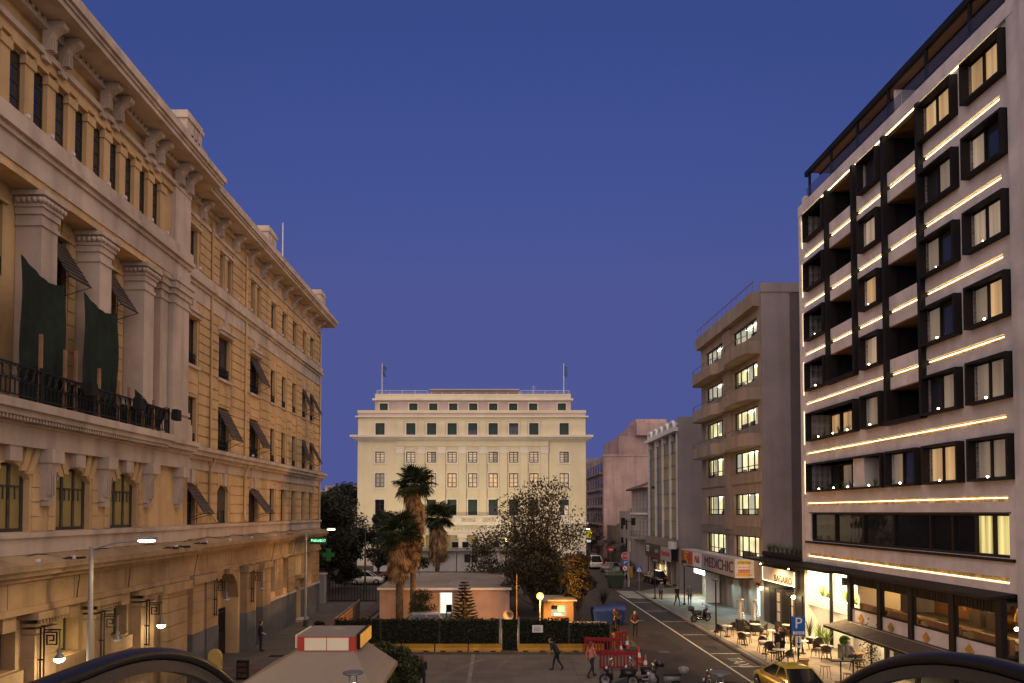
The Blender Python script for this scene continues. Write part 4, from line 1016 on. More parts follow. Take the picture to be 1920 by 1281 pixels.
# fifth storey, band and set-back attic
CB.wall('upper_wall', 'cream', -21.45, 13.65, 20.05, 22.85, [(c-hw, c+hw, 20.12, 21.96, .3) for c in cols], -.02)
b = MB(); b.box(-13,-.5,-21.45,13.65,20.05,23.9); b.box(-13,-.04,13.6,13.65,20.05,22.85); b.box(-13,-.04,-21.45,-21.4,20.05,22.85); CB.mb(b, 'upper_core', 'cream')
for i, c in enumerate(cols):
    surround(c, (20.16, 21.96), hw, -.02, .2)
    CB.window(c-hw, c+hw, 20.12, 21.96, -.2, 'wood_dark', 'glass_blue' if i in (4,6) else 'glass_dark', 2, 3, .06, .05)
    dz = {4:1.05, 6:.45}.get(i, 1.8); CB.box('roller_shutter', 'shutter_green', -.18, -.1, c-hw+.02, c+hw-.02, 21.96-dz, 21.96)
    if 0 < i < 8: CB.box('panel', 'cream', -.03, .05, c-1.2, c+1.2, 22.25, 22.4)
for c in (-14.95, -11.7, -8.52, -5.35, -2.18, 1.0, 4.15, 7.3): CB.box('strip_pilaster', 'cream', -.03, .1, c-.5, c+.5, 20.06, 22.3)
ring('string_course', 'cream_pale', -21.45, 13.65, 22.85, 23.05, .4); ring('band', 'cream_pink', -21.45, 13.65, 23.05, 23.5, .0); ring('blocking_course', 'cream', -21.45, 13.65, 23.5, 23.95, .08)
CB.wall('attic_wall', 'cream_pink', -18.95, 11.45, 23.95, 25.55, [(c-.64, c+.64, 24.0, 25.1, .25) for c in tcols], -.6)
b = MB(); b.box(-12,-1.0,-18.95,11.45,23.9,26.6); CB.mb(b, 'attic_core', 'cream_pink')
for c in tcols:
    CB.box('window_surround', 'cream_pale', -.62, -.52, c-.64-.16, c-.64, 24.0, 25.26); CB.box('window_surround', 'cream_pale', -.62, -.52, c+.64, c+.8, 24.0, 25.26); CB.box('window_surround', 'cream_pale', -.62, -.52, c-.64, c+.64, 25.1, 25.26)
    CB.box('roller_shutter', 'shutter_green', -.80, -.72, c-.64, c+.64, 24.0, 25.1)
CB.box('attic_cornice', 'cream_pale', -12, -.2, -19.3, 11.8, 25.55, 25.85); b = MB(); b.box(-12,-.5,-18.95,11.45,25.85,26.6); b.box(-12,-.62,-18.95,-18.9,23.95,25.55); b.box(-12,-.62,11.4,11.45,23.95,25.55); CB.mb(b, 'attic_parapet', 'cream')
b = MB(); b.box(-8,-3.2,-10.6,3.4,26.6,26.75); b.box(-8.1,-3.0,-10.75,3.55,27.6,27.8); b.box(-8,-3.4,-10.6,3.4,27.25,27.6)
for i in range(9): b.box(-3.5,-3.3,-10.6+i*1.75,-10.4+i*1.75,26.6,27.6)
CB.mb(b, 'penthouse', 'cream_pink')
for i in range(8): CB.box('pane', 'glass_blue', -3.52, -3.48, -10.35+i*1.75, -8.9+i*1.75, 26.75, 27.25)
b = MB()
for u0, u1 in ((-18.7,-10.8),(3.7,11.2)):
    b.tube([(-.8,u0,27.15),(-.8,u1,27.15)], .03, 4); b.tube([(-.8,u0,26.9),(-.8,u1,26.9)], .02, 4)
    for i in range(5): b.tube([(-.8,u0+(u1-u0)*i/4,26.6),(-.8,u0+(u1-u0)*i/4,27.2)], .03, 4)
b.tube([(-4,5.9,26.6),(-4,5.9,28.6)], .03, 4); b.tube([(-4,5.5,28.3),(-4,6.3,28.3)], .025, 4); b.tube([(-4,5.6,28.0),(-4,6.2,28.0)], .025, 4)
CB.mb(b, 'roof_railing', 'white_metal')
# lower storeys: stone base, balcony with pierced parapet, frieze lettering
for u0, u1 in ((-21.45,-15.6),(8.0,13.65)):
    CB.box('base_ledge', 'cream_pale', -.02, .45, u0-.3, u1+.3, 6.4, 6.62); CB.box('base_band', 'cream_pale', -.02, .12, u0-.05, u1+.05, 6.62, 7.5)
    for k in range(8): CB.box('stone_course', 'cream_pale', -.02, .07, u0, u1, .1+k*.78, .1+k*.78+.75)
CB.box('balcony', 'cream_pale', -.02, 1.5, -15.6, 8.0, 6.25, 6.6); CB.box('balcony_cap', 'cream_pale', 1.2, 1.55, -15.65, 8.05, 7.5, 7.65)
CB.box('frieze', 'cream_pale', -.02, .9, -15.5, 7.9, 4.75, 6.25); CB.box('frieze_moulding', 'cream_pale', -.02, 1.1, -15.55, 7.95, 5.95, 6.1); CB.box('frieze_moulding', 'cream_pale', -.02, 1.0, -15.5, 7.9, 5.15, 5.25)
ru = -15.4
while ru < 7.8:
    e = min(ru+3.16, 7.9); a = ru+.55; z = e-.55
    for q in ((ru,a),(z,e)): CB.box('balcony_panel', 'cream_pale', 1.25, 1.45, *q, 6.6, 7.5)
    CB.box('balcony_rail', 'cream_pale', 1.27, 1.43, a, z, 7.36, 7.5); CB.box('balcony_rail', 'cream_pale', 1.27, 1.43, a, z, 6.6, 6.74)
    n = 4; b = MB()
    for i in range(n):
        u0 = a+(z-a)*i/n; u1 = a+(z-a)*(i+1)/n
        b.tube([(1.35,u0,6.74),(1.35,u1,7.36)], .06, 4); b.tube([(1.35,u1,6.74),(1.35,u0,7.36)], .06, 4)
    CB.mb(b, 'balcony_lattice', 'cream_pale'); ru += 3.16
text('frieze_lettering', 'K P A T E P O O Y', mat('letter_stone', (.48,.42,.30), .8), .62, CB.root, frameM(CB.p(.92, -4.2, 5.6), (1,0,0), (0,0,1)), .02)
for u in (-11.7, -8.5, -5.3, -2.2, 1.0, 4.2):
    CB.box('entrance_pier', 'cream_pale', -.02, .8, u-.55, u+.55, -.1, 4.75); CB.box('pier_capital', 'cream_pale', -.02, .95, u-.75, u+.75, 4.3, 4.74)
# letters on the left base
text('wall_lettering', 'Post', 'letter_stone', .55, CB.root, frameM(CB.p(.09, -17.8, 5.75), (1,0,0), (0,0,1)), .02)
b = MB()
for i in range(3): b.tube([(.1,-20.4+i*.62+.26*math.cos(t),5.75+.26*math.sin(t)) for t in [math.pi*2*j/12 for j in range(13)]], .05, 4, False)
CB.mb(b, 'wall_emblem', 'letter_stone')
# flags
mat('flag_blue', (.06,.10,.25), .8, .2, 2, .1, 20); mat('flag_white', (.6,.6,.6), .8)
for u, l in ((-18.2,'left'), (10.55,'right')):
    t = thing('flagpole', f'white flagpole with a limp flag on the {l} end of the cream building roof', 'flagpole', (u, 107.5, 26.6), 0, 'flagpoles on the cream building')
    MB().tube([(0,0,0),(0,0,5.2)], [.09,.05], 8).build('pole', 'white_metal', t)
    b = MB()
    for i in range(6):
        z0 = 4.9-i*.28; z1 = z0-.26; d = .1+.12*math.sin(i*1.3+u)
        b.slab([(.06,0,z0),(.5+d,.1*math.sin(i),z0-.35),(.5+d,.1*math.sin(i+1),z1-.35),(.06,0,z1)], .02)
    b.build('flag', 'flag_blue', t)
# uplighters of the cream building (in front of its base)
def floodlight(x, y, z, target, watt, col, label, spot=110):
    t = thing('ground_floodlight', label, 'floodlight', (x,y,z), 0, 'floodlights washing the cream building')
    b = MB(); b.box(-.25,.25,-.12,.12,.12,.5); b.tube([(0,0,0),(0,0,.2)], .05, 6); b.build('housing', 'grey_metal', t)
    MB().box(-.22,.22,.12,.14,.15,.47).build('lens', 'led_soft', t)
    l = lamp('flood_light', 'SPOT', (0,.3,.35), watt, col, t, .3, None, spot, .9); aim(l, (target[0]-x, target[1]-y, target[2]-z), (0,.3,.35))
nm = ['leftmost','second from left','third from left','second from right','rightmost']
for i, x in enumerate((-18,-11,-4,3.5,10.5)):
    floodlight(x, 93.0, .3 if i in (0,4) else 3.05, (x, 105, 11.5), 1500, (1,.82,.50), f'{nm[i]} small floodlight aimed at the cream facade')
# ------------------------------------------------------------ office block with lit windows
OB = Facade('office_block', 'beige seven storey office block with lit windows and angular balconies', 'office building', (20.4,0,0), R_(.49), 'R')
orow = [(4.5,6.3),(7.97,9.7),(11.4,13.1),(14.95,16.45),(18.45,19.9),(21.95,23.25)]
bays = [(52.1,57.35),(59.45,64.6)]
OB.wall('wall', 'beige', 51.3, 66.0, 2.8, 25.0, [(a,c,*r,.5) for a,c in bays for r in orow], 0)
b = MB(); b.box(-12,-2.2,51.3,66,-.1,25.0); b.box(-12,-.02,51.3,51.4,-.1,25.3); b.box(-12,-.02,65.9,66,-.1,25.0); OB.mb(b, 'core', 'grey_plaster')
for r in orow: OB.box('floor_slab', 'beige', -2.25, -.9, 51.4, 65.9, r[0]-1.6, r[0]-.3)
OB.box('blank_parapet', 'grey_plaster', -12, .02, 51.25, 51.55, 24.9, 25.6)
emat('room_light', (1.0,.90,.50), 1.15, .35, .9); emat('room_light_dim', (.80,.78,.60), .6, .35, .9); emat('tube_light', (1.0,.97,.85), 9.0)
rc = random.Random(5)
for k, r in enumerate(orow):
    for a, c in bays:
        t = OB.window(a, c, *r, -.2, 'black_metal', 'glass_lit', 4, 1, .09, .08, rows=[.28] if k < 3 else None)
        m = 'room_light' if (k < 4 or a < 58) and k != 5 else 'room_light_dim'
        OB.box('room_back', m, -.80, -.75, a-.2, c+1.9, r[0]-.3, r[1]+.3, t)
        OB.box('room_tube', 'tube_light', -.66, -.58, a+.8+rc.random(), c-1.5, r[1]-.12, r[1]-.06, t)
        for j in range(3):
            q = a+.3+rc.random()*(c-a-1.2); OB.box('desk', 'beige_dark', -.7, -.45, q, q+rc.uniform(.5,1.3), r[0]-.25, r[0]+rc.uniform(.2,.55), t)
        if rc.random() < .7: q = a+(c-a)*rc.randrange(4)/4; OB.box('blind', 'room_light_dim', -.35, -.33, q+.06, q+(c-a)/4-.06, r[0]+.5*rc.random(), r[1], t)
    if k > 0:
        OB.box('pier', 'beige', -.02, .22, 57.6, 59.2, r[0]-1.2, r[1]+.5)
        OB.box('spandrel', 'beige', -.02, .12, 51.5, 65.9, r[0]-.9, r[0]-.12) if k in (1,2) else None
OB.box('cladding', 'beige_dark', -.02, .1, 51.4, 65.95, 6.35, 7.7)
for i in range(15): OB.box('cladding_joint', 'black_matt', .09, .104, 51.5+i*.97, 51.52+i*.97, 6.36, 7.69)
OB.box('roof_fascia', 'beige', -.1, .55, 51.5, 58.3, 23.9, 25.0); OB.box('roof_fascia', 'beige', -.1, .50, 58.5, 66.1, 23.9, 25.0)
b = MB(); b.tube([(.4,51.6,25.8),(.4,66.0,25.8)], .035, 5)
for i in range(13): b.tube([(.4,51.8+i*1.17,25.0),(.4,51.8+i*1.17,25.8)], .025, 4)
OB.mb(b, 'roof_railing', 'grey_metal')
for z in (21.0, 17.5, 14.0):
    # zig-zag balcony: two shallow bays
    prof = [(0,51.45),(1.05,51.45),(1.35,52.6),(1.35,55.6),(.75,57.2),(.75,58.9),(1.2,59.6),(1.2,64.6),(.9,65.9),(0,65.9)]
    b = MB(); k = len(prof)
    b.add([(w,u,z-.75) for w,u in prof]+[(w,u,z+.2) for w,u in prof], [tuple(range(k)), tuple(range(k,2*k))]+[(i,(i+1)%k,k+(i+1)%k,k+i) for i in range(k)])
    OB.mb(b, 'balcony', 'beige')
    b = MB(); b.tube([(w-.05,u,z+.62) for w,u in prof[1:-1]], .03, 5)
    for w, u in prof[1:-1]: b.tube([(w-.05,u,z+.2),(w-.05,u,z+.62)], .025, 4)
    OB.mb(b, 'balcony_rail', 'grey_metal')
# shop level
mat('sign_grey', (.42,.37,.38), .6, .1, 1, .03, 20); mat('sign_maroon', (.16,.02,.03), .6); mat('sign_black', (.02,.02,.022), .5); mat('sign_red', (.55,.03,.03), .5, .1); mat('sign_yellow', (.75,.45,.03), .5, .1); mat('sign_blue', (.02,.10,.38), .5, .1); mat('sign_green', (.05,.22,.06), .5); mat('sign_orange', (.6,.2,.03), .5)
OB.box('shop_fascia', 'sign_grey', .0, 1.45, 53.2, 68.6, 3.1, 4.55)
OB.box('shop_soffit', 'black_matt', .0, 1.4, 53.3, 68.5, 2.98, 3.09)
sgn = OB.box('sign_panel', 'sign_grey', 1.45, 1.5, 53.3, 61.2, 3.2, 4.5)
def rtext(F, body, m, w, u, z, size, sx=1.0, name='sign_lettering', parent=None): return text(name, body, m, size, parent or F.root, frameM(F.p(w, u, z), (0,-1,0), (0,0,1)), .015, sx=sx)
rtext(OB, 'MEDI', 'sign_maroon', 1.52, 58.9, 3.85, 1.25, 1.25); rtext(OB, 'CHIC', 'sign_black', 1.52, 55.3, 3.85, 1.25, 1.25)
OB.box('sign_panel', 'white_paint', 1.45, 1.49, 61.6, 64.2, 3.2, 4.5); OB.box('sign_panel', 'sign_orange', 1.45, 1.49, 64.3, 68.4, 3.2, 4.5)
rtext(OB, 'ElTRE', 'sign_red', 1.51, 66.4, 3.85, 1.1, 1.1); rtext(OB, 'Mall', 'sign_red', 1.51, 62.9, 3.85, .95, .9)
for i, m in enumerate(('sign_red','sign_yellow','sign_green')): OB.box('sign_tile', m, 1.49, 1.5, 64.5+i*1.3, 65.6+i*1.3, 3.3, 4.4)
# end panel facing the camera
OB.box('end_panel', 'white_paint', .0, 1.48, 53.12, 53.19, 3.1, 4.55)
emat('poster_yellow', (1.0,.55,.05), .22); emat('poster_white', (1.0,.82,.6), .25); emat('poster_red', (.8,.05,.05), .25)
for n, (z0, z1, m) in enumerate(((4.15,4.42,'poster_yellow'),(3.78,4.13,'poster_white'),(3.52,3.76,'poster_red'),(3.2,3.5,'poster_yellow'))): OB.box('poster_band', m, .35, 1.25, 53.08, 53.115, z0, z1)
def ctext(body, m, w, z, size): text('poster_lettering', body, m, size, OB.root, frameM(OB.p(w, 53.07, z), (1,0,0), (0,0,1)), .004)
ctext('ElTRE Mall', 'sign_black', .8, 4.28, .24); ctext('eltremall', 'sign_red', .8, 3.95, .26); ctext('eltremall.gr', 'white_paint', .8, 3.64, .2); ctext('210 530 6363', 'sign_red', .8, 3.35, .22)
# shopfronts
emat('shop_cool', (.62,.9,.86), 1.1, .4, 1.2); emat('shop_white', (1.0,.95,.78), 6.0); emat('shop_warm', (1.0,.80,.38), 2.2, .5, 1.5); emat('sign_orange_lit', (1.0,.45,.05), 5)
b = MB(); b.box(-2.3,-2.2,51.3,66,-.1,3.1); OB.mb(b, 'shop_back', 'wall_dark')
for u in (51.6, 54.0, 55.2, 56.0, 57.8, 59.3, 60.3, 61.6, 65.8): OB.box('shop_pier', 'beige_dark', -.6, .05, u-.25, u+.25, .1, 3.0)
OB.box('shop_pane', 'shop_cool', -.5, -.45, 51.9, 52.75, .15, 2.3); OB.box('shop_pane', 'shop_cool', -.5, -.45, 52.9, 53.75, .15, 2.3); OB.box('transom_poster', 'sign_yellow', -.48, -.4, 51.9, 53.75, 2.32, 2.5); OB.box('transom_poster', 'sign_maroon', -.48, -.4, 51.9, 53.75, 2.55, 2.95)
for u in (52.82,): OB.box('shop_mullion', 'grey_metal', -.5, -.38, u-.05, u+.05, .1, 2.9)
OB.box('shop_pane', 'shop_cool', -.5, -.45, 56.3, 57.5, .15, 2.4); OB.box('shop_pane', 'glass_dark', -.5, -.45, 58.0, 59.1, .15, 2.6)
OB.box('roller_door', 'concrete', -.4, -.32, 61.8, 64.2, .1, 2.2)
for i in range(14): OB.box('roller_slat', 'concrete', -.325, -.30, 61.8, 64.2, .12+i*.15, .23+i*.15)
OB.box('shop_pane', 'glass_green', -.5, -.45, 64.4, 65.6, .15, 2.4)
OB.box('lit_fascia', 'shop_white', .9, .96, 61.8, 65.6, 2.45, 2.95); OB.box('light_tube', 'shop_white', .3, .38, 61.9, 63.9, 2.28, 2.33); OB.box('hanging_sign', 'sign_orange_lit', .7, 1.1, 61.75, 61.85, 1.6, 2.15)
OB.box('end_wall_strip', 'white_paint', -.02, 1.2, 61.3, 61.55, .1, 3.0)
lamp('shop_spill', 'AREA', OB.p(1.3, 63.5, 2.3), 330, (.85,1,.85), OB.root, (.5,3)); lamp('shop_spill', 'AREA', OB.p(.6, 53.0, 2.2), 60, (.75,1,.95), OB.root, (.5,1.6)); lamp('shop_spill', 'AREA', OB.p(.6, 57, 2.2), 40, (.75,1,.95), OB.root, (.5,1.6))
# ------------------------------------------------------------ narrow glazed office building
GB = Facade('glazed_building', 'narrow grey building with tall white mullions and dark glass panels', 'building', (20.4,0,0), R_(.49), 'R')
b = MB(); b.box(-14,-.4,74.4,88.4,-.1,18.0); b.box(-14,.02,74.0,74.5,-.1,18.6); b.box(-14,.0,88.2,88.6,-.1,18.0); GB.mb(b, 'wall', 'grey_plaster')
gmat('panel_green', (.09,.085,.06), .35); mat('panel_ochre', (.30,.24,.13), .5, .2, 1, .05, 10)
us = [74.75, 77.66, 81.05, 84.49, 88.2]; zs = [5.3, 7.2, 8.7, 10.35, 11.95, 13.45, 14.87, 16.2]
for i in range(4):
    for j in range(7):
        m = 'panel_ochre' if i < 2 and j < 6 else 'glass_dark'
        if i == 1 and j % 3 == 0: m = 'panel_green'
        GB.box('glass_panel', m, -.3, -.12, us[i]+.1, us[i+1]-.1, zs[j]+.06, zs[j+1]-.06)
for u in us: GB.box('mullion', 'white_metal', -.4, .12, u-.1, u+.1, 5.2, 17.0)
for z in zs: GB.box('transom', 'grey_metal', -.4, -.05, 74.8, 88.1, z-.05, z+.05)
b = MB(); b.box(-1.5,.5,74.2,88.5,17.05,17.45)
for i in range(5): b.tube([(.3,75.6+i*2.6+.9*math.cos(t),17.45+.75*math.sin(t)) for t in [math.pi*k/10 for k in range(11)]], .22, 6)
GB.mb(b, 'crown', 'white_metal')
GB.box('shop_band', 'beige_dark', -.4, .5, 74.2, 88.4, 4.3, 5.2); GB.box('vent_box', 'white_metal', .3, .9, 74.2, 75.4, 4.2, 5.0)
GB.box('sign_panel', 'sign_grey', .5, .6, 75.6, 80.0, 2.7, 4.25); rtext(GB, 'Υδραυλικα', 'sign_red', .62, 77.8, 3.5, .8, .9)
GB.box('sign_panel', 'sign_black', .5, .58, 80.2, 88.2, 3.1, 4.25); rtext(GB, '123', 'white_paint', .6, 86.6, 3.65, 1.1, 1.0); rtext(GB, 'AUTO', 'sign_grey', .6, 82.0, 3.5, .6, 1.0)
GB.box('sign_strip', 'sign_maroon', .4, .52, 75.6, 88.2, 2.65, 3.05)
for u in (75.0, 77.4, 79.6, 82.6, 84.4, 88.0): GB.box('shop_pier', 'beige', -.6, .02, u-.3, u+.3, .1, 2.7)
GB.box('shop_pane', 'shop_warm', -.5, -.45, 80.0, 82.3, .3, 2.5); GB.box('shop_pane', emat('shop_hot', (1.0,.85,.5), 7), -.42, -.4, 80.9, 81.6, .5, 2.5); GB.box('shop_pane', 'shop_warm', -.5, -.45, 83.0, 84.1, .6, 2.4); GB.box('shop_back', 'wall_dark', -1.4, -1.3, 74.5, 88, .1, 2.7)
for u in (81.15, 83.6): GB.box('shop_mullion', 'black_metal', -.42, -.32, u-.06, u+.06, .2, 2.6)
for z in (1.2,): GB.box('shop_mullion', 'black_metal', -.42, -.32, 80.0, 84.1, z-.05, z+.05)
GB.box('roller_door', 'beige', -.5, -.4, 85.0, 87.6, .1, 2.6)
lamp('shop_spill', 'AREA', GB.p(.5, 81.4, 2.0), 160, (1,.82,.45), GB.root, (.5,3))
# ------------------------------------------------------------ old two-storey house with a tiled roof
OH = Facade('old_house', 'old two storey grey house with shuttered windows and tiled roof edge', 'house', (20.4,0,0), R_(.49), 'R')
hs = [(a, a+1.1, z0, z0+2.0, .2) for a in (90.0,92.2,94.4,96.6) for z0 in (5.2,8.9)]
OH.wall('wall', 'grey_plaster', 89.0, 99.3, -.1, 11.3, hs, 0)
b = MB(); b.box(-10,-.25,89,99.3,-.1,11.3); OH.mb(b, 'core', 'grey_plaster')
for h in hs: OH.window(h[0], h[1], h[2], h[3], -.08, 'white_metal', 'shutter', 2, 3, .1, .05)
OH.box('string_course', 'white_metal', -.02, .15, 89, 99.4, 7.9, 8.15); OH.box('balcony', 'concrete', 0, .9, 90, 97, 4.6, 4.8); OH.box('eave', 'shutter', -.3, .7, 88.9, 99.8, 11.3, 11.5)
b = MB(); b.add([(.8,88.9,11.5),(.8,99.9,11.5),(-5,99.9,13.5),(-5,88.9,13.5)], [(0,1,2,3)]); OH.mb(b, 'roof', mat('old_tile', (.12,.065,.045), .9, .3, 3, .4, 14))
b = MB()
for i in range(9): b.tube([(.85,90+i*.85,4.8),(.85,90+i*.85,5.6)], .02, 4)
b.tube([(.85,90,5.6),(.85,97,5.6)], .025, 4); OH.mb(b, 'balcony_rail', 'iron')
# ------------------------------------------------------------ further blocks down the side street
def plain_block(name, label, x0, x1, y0, y1, h, m, win=None, step=None, wmat='glass_dark'):
    t = thing(name, label, 'building', (x0, y0, 0)); 
    MB().box(0,x1-x0,0,y1-y0,-.1,h).build('wall', m, t)
    if step:
        for (a, c, d, e, z0, z1) in step: cube('roof_block', m, a, c, d, e, z0, z1, t)
    if win:
        for z in win[0]:
            for y in win[1]: f = cube('window', 'wood_dark', -.05, .05, y, y+1.9, z, z+1.5, t); cube('pane', wmat, -.07, -.04, y+.1, y+1.8, z+.08, z+1.42, f)
            cube('balcony', 'concrete', -.7, 0, win[1][0]-.3, win[1][-1]+2.2, z-.6, z-.35, t) if len(win) > 2 else None
    cube('parapet', m, -.1, x1-x0+.1, -.1, .25, h, h+.35, t)
    return t
plain_block('pink_block', 'pinkish apartment block with tall blank stained side wall', 19.35, 34, 124, 150, 18.4, 'pink_plaster', ([3.2,6.4,9.6,12.8,15.8],[1.5,5,8.5,12,16,20],1), [(3.2,14.6,2,20,18.4,22.3),(6.2,14.6,.4,18,22.3,24.6),(7.2,13,6,14,24.6,26.0)])
plain_block('grey_block', 'dark grey block half hidden beside the cream building', 17.9, 30, 152, 175, 19.0, 'grey_plaster', ([3.2,6.4,9.6,12.8,15.8],[2,6,10,14,18]), [(2,10,3,12,19,20.5)])
plain_block('far_block', 'far dark block closing the end of the side street', 5, 24, 235, 255, 21, 'grey_plaster', None)
plain_block('small_house', 'small grey two storey house below the blank pink wall', 19.7, 26, 100.5, 110, 8.4, 'grey_plaster', ([2.8,5.6],[2,6]))
plain_block('lean_to', 'low brown tiled outbuilding beside the small grey house', 19.5, 26, 111, 121, 6.0, 'beige_dark', None)
plain_block('street_row_house', 'dark low house on the left of the side street beyond the cream building', 5, 13.2, 126, 150, 9.5, 'grey_plaster', None)
# shops' dark awnings in the side street
for i, (y, z, l) in enumerate(((103,3.4,'nearest'),(112,3.6,'middle'),(128,4.0,'farthest'))):
    t = thing('street_awning', f'{l} sloping dark shop awning in the side street', 'awning', (19.4-(i*.2), y, 0), 0, 'awnings in the side street')
    b = MB(); b.slab([(0,0,z),(0,6,z),(-2.2,6,z-.9),(-2.2,0,z-.9)], .05); b.build('cloth', 'wall_dark', t)
    b = MB(); b.tube([(0,.1,z-1.2),(-2.15,.1,z-.95)], .03, 4); b.tube([(0,5.9,z-1.2),(-2.15,5.9,z-.95)], .03, 4); b.build('arm', 'iron', t)
# ------------------------------------------------------------ distant town on the left
plain_block('distant_block', 'distant pale pink building above the dark trees at left', -82, -66, 300, 315, 17.5, 'pink_plaster', None)
t = plain_block('distant_terrace', 'distant white building with a long balcony next to the cream building', -68, -40, 270, 290, 18.5, 'pink_plaster', None)
for z in (14.2, 16.6): cube('balcony_band', 'white_paint', -.2, 28, -1.2, 0, z, z+.7, t); cube('shade_band', 'glass_dark', 1, 27, -.08, -.02, z+.75, z+1.5, t)
plain_block('distant_house', 'distant low house among the trees at far left', -100, -84, 310, 325, 14, 'grey_plaster', None)
# ------------------------------------------------------------ site hut, portacabins, hedge fence, kiosk
mat('hut_wall', (.48,.34,.29), .8, .18, .8, .1, 12, streak=.25); mat('hut_roof', (.30,.26,.21), .9, .25, .5, .2, 10)
t = thing('site_hut', 'long low pink prefab hut with flat roof and open lit doorway behind the hedge', 'hut', (-9, 52.5, 0))
b = MB()
for (x0, x1, z0, z1) in ((0,4.65,0,2.3),(5.55,9.95,0,2.3),(4.65,5.55,2.05,2.3)): b.box(x0,x1,0,.12,z0,z1)
b.box(0,.12,.12,13,0,2.3); b.box(9.83,9.95,.12,13,0,2.3); b.box(.12,9.83,12.9,13,0,2.3); b.build('wall', 'hut_wall', t)
b = MB(); b.box(-.15,10.1,-.2,13.2,2.3,2.42); b.build('roof', 'hut_roof', t)
for i in range(8): cube('roof_sheet', 'hut_roof', -.15+i*1.281, -.15+i*1.281+1.262, -.18, 13.18, 2.42, 2.45+.006*(i % 2), t)
cube('fascia', 'white_metal', -.15, 10.1, -.235, -.2, 2.28, 2.44, t); cube('door_awning', mat('blue_sheet', (.10,.12,.20), .6), 4.1, 6.0, -.9, -.24, 2.16, 2.2, t)
for x in (1.2, 2.4, 3.6, 6.9, 8.1, 9.2): cube('wall_batten', 'hut_wall', x, x+.05, -.02, 0, 0, 2.28, t)
emat('hut_inside', (.95,1.0,.85), .9, .2, 1.5)
cube('room_back', 'hut_inside', 3.8, 6.4, 3.0, 3.05, 0, 2.3, t); cube('room_floor', 'white_paint', 3.8, 6.4, .12, 3.0, .0, .02, t); cube('door_jamb', 'white_metal', 4.55, 4.65, -.03, .1, 0, 2.08, t)
ch = MB(); ch.box(5.0,5.45,.9,1.35,.4,.48); ch.box(5.0,5.45,1.35,1.4,.48,.95)
for x in (5.02,5.4):
    for y in (.92,1.36): ch.box(x,x+.04,y,y+.04,.0,.4)
ch.build('office_chair', 'black_matt', t)
lamp('hut_light', 'AREA', (5.1,1.6,2.2), 40, (.95,1,.85), t, (1.2,.3)); cube('ceiling_tube', 'tube_light', 4.5, 5.7, 1.5, 1.6, 2.22, 2.27, t)
# white portacabins
for i, x in enumerate((-16.6, -11.0, -5.4, .2)):
    l = ('leftmost','second','third','rightmost')[i]
    t = thing('portacabin', f'{l} white portacabin in the row before the cream building', 'portacabin', (x, 92, 0), 0, 'white portacabins')
    b = MB(); b.box(0,5.5,0,2.6,.25,2.85); b.build('wall', 'white_metal', t); cube('skid', 'black_matt', .1, 5.4, .05, 2.5, .0, .25, t); cube('roof_edge', 'white_paint', -.05, 5.55, -.06, 2.66, 2.85, 3.0, t)
    for j in range(27): cube('rib', 'white_metal', .12+j*.2, .2+j*.2, -.03, 0, .3, 2.8, t) if j % 2 == 0 else None
    w = 2.2 if i != 2 else 1.0
    f = cube('window', 'white_paint', w-.1, w+1.95, -.05, .0, 1.4, 2.65, t)
    for k in (0, .95): cube('pane', 'glass_green', w+k, w+k+.86, -.07, -.04, 1.48, 2.58, f)
    b = MB(); b.slab([(-.1,-.9,3.05),(5.6,-.9,3.05),(5.6,2.4,3.3),(-.1,2.4,3.3)], .04)
    b.build('canopy_roof', 'grey_metal', t)
    for j in range(14): cube('canopy_rib', 'white_metal', .0+j*.4, .1+j*.4, -.92, -.88, 3.02, 3.16, t)
for i, (x, l) in enumerate(((-6.1,'left'),(-4.7,'middle'),(-.6,'right'))):
    t = thing('air_conditioner', f'{l} outdoor air conditioner unit on top of the portacabins', 'air conditioner', (x, 91.6, 3.35), 0, 'air conditioners on the portacabins')
    cube('casing', 'white_metal', 0, .95, 0, .35, .08, .95, t); cube('grille', 'black_matt', .06, .9, -.02, 0, .14, .88, t); cube('foot', 'grey_metal', .1, .85, .05, .3, 0, .08, t)
# hedge fence: mesh panels covered with artificial ivy
leafmat('ivy', (.024,.025,.011), .75)
def leaf_slab(parent, name, m, x0, x1, y0, y1, z0, z1, n, s, seed, edge=.08):
    r = random.Random(seed); b = MB()
    for i in range(n):
        c = Vector((r.uniform(x0,x1), r.uniform(y0,y1), r.uniform(z0,z1)+r.uniform(-edge,edge)*.5)); a = Vector((r.gauss(0,1),r.gauss(0,.6),r.gauss(0,1))).normalized(); d = a.cross(Vector((r.gauss(0,1),r.gauss(0,1),r.gauss(0,1)))).normalized(); q = s*r.uniform(.6,1.3)
        b.add([c-a*q, c+d*q*.55, c+a*q, c-d*q*.55], [(0,1,2,3)])
    return tag(b.build(name, m, parent, recalc=False), kind='stuff')
hp = [(-9.5,-6.85,'leftmost'),(-6.8,-3.4,'second'),(-3.35,.1,'third'),(1.3,4.2,'fourth'),(4.25,6.6,'rightmost')]
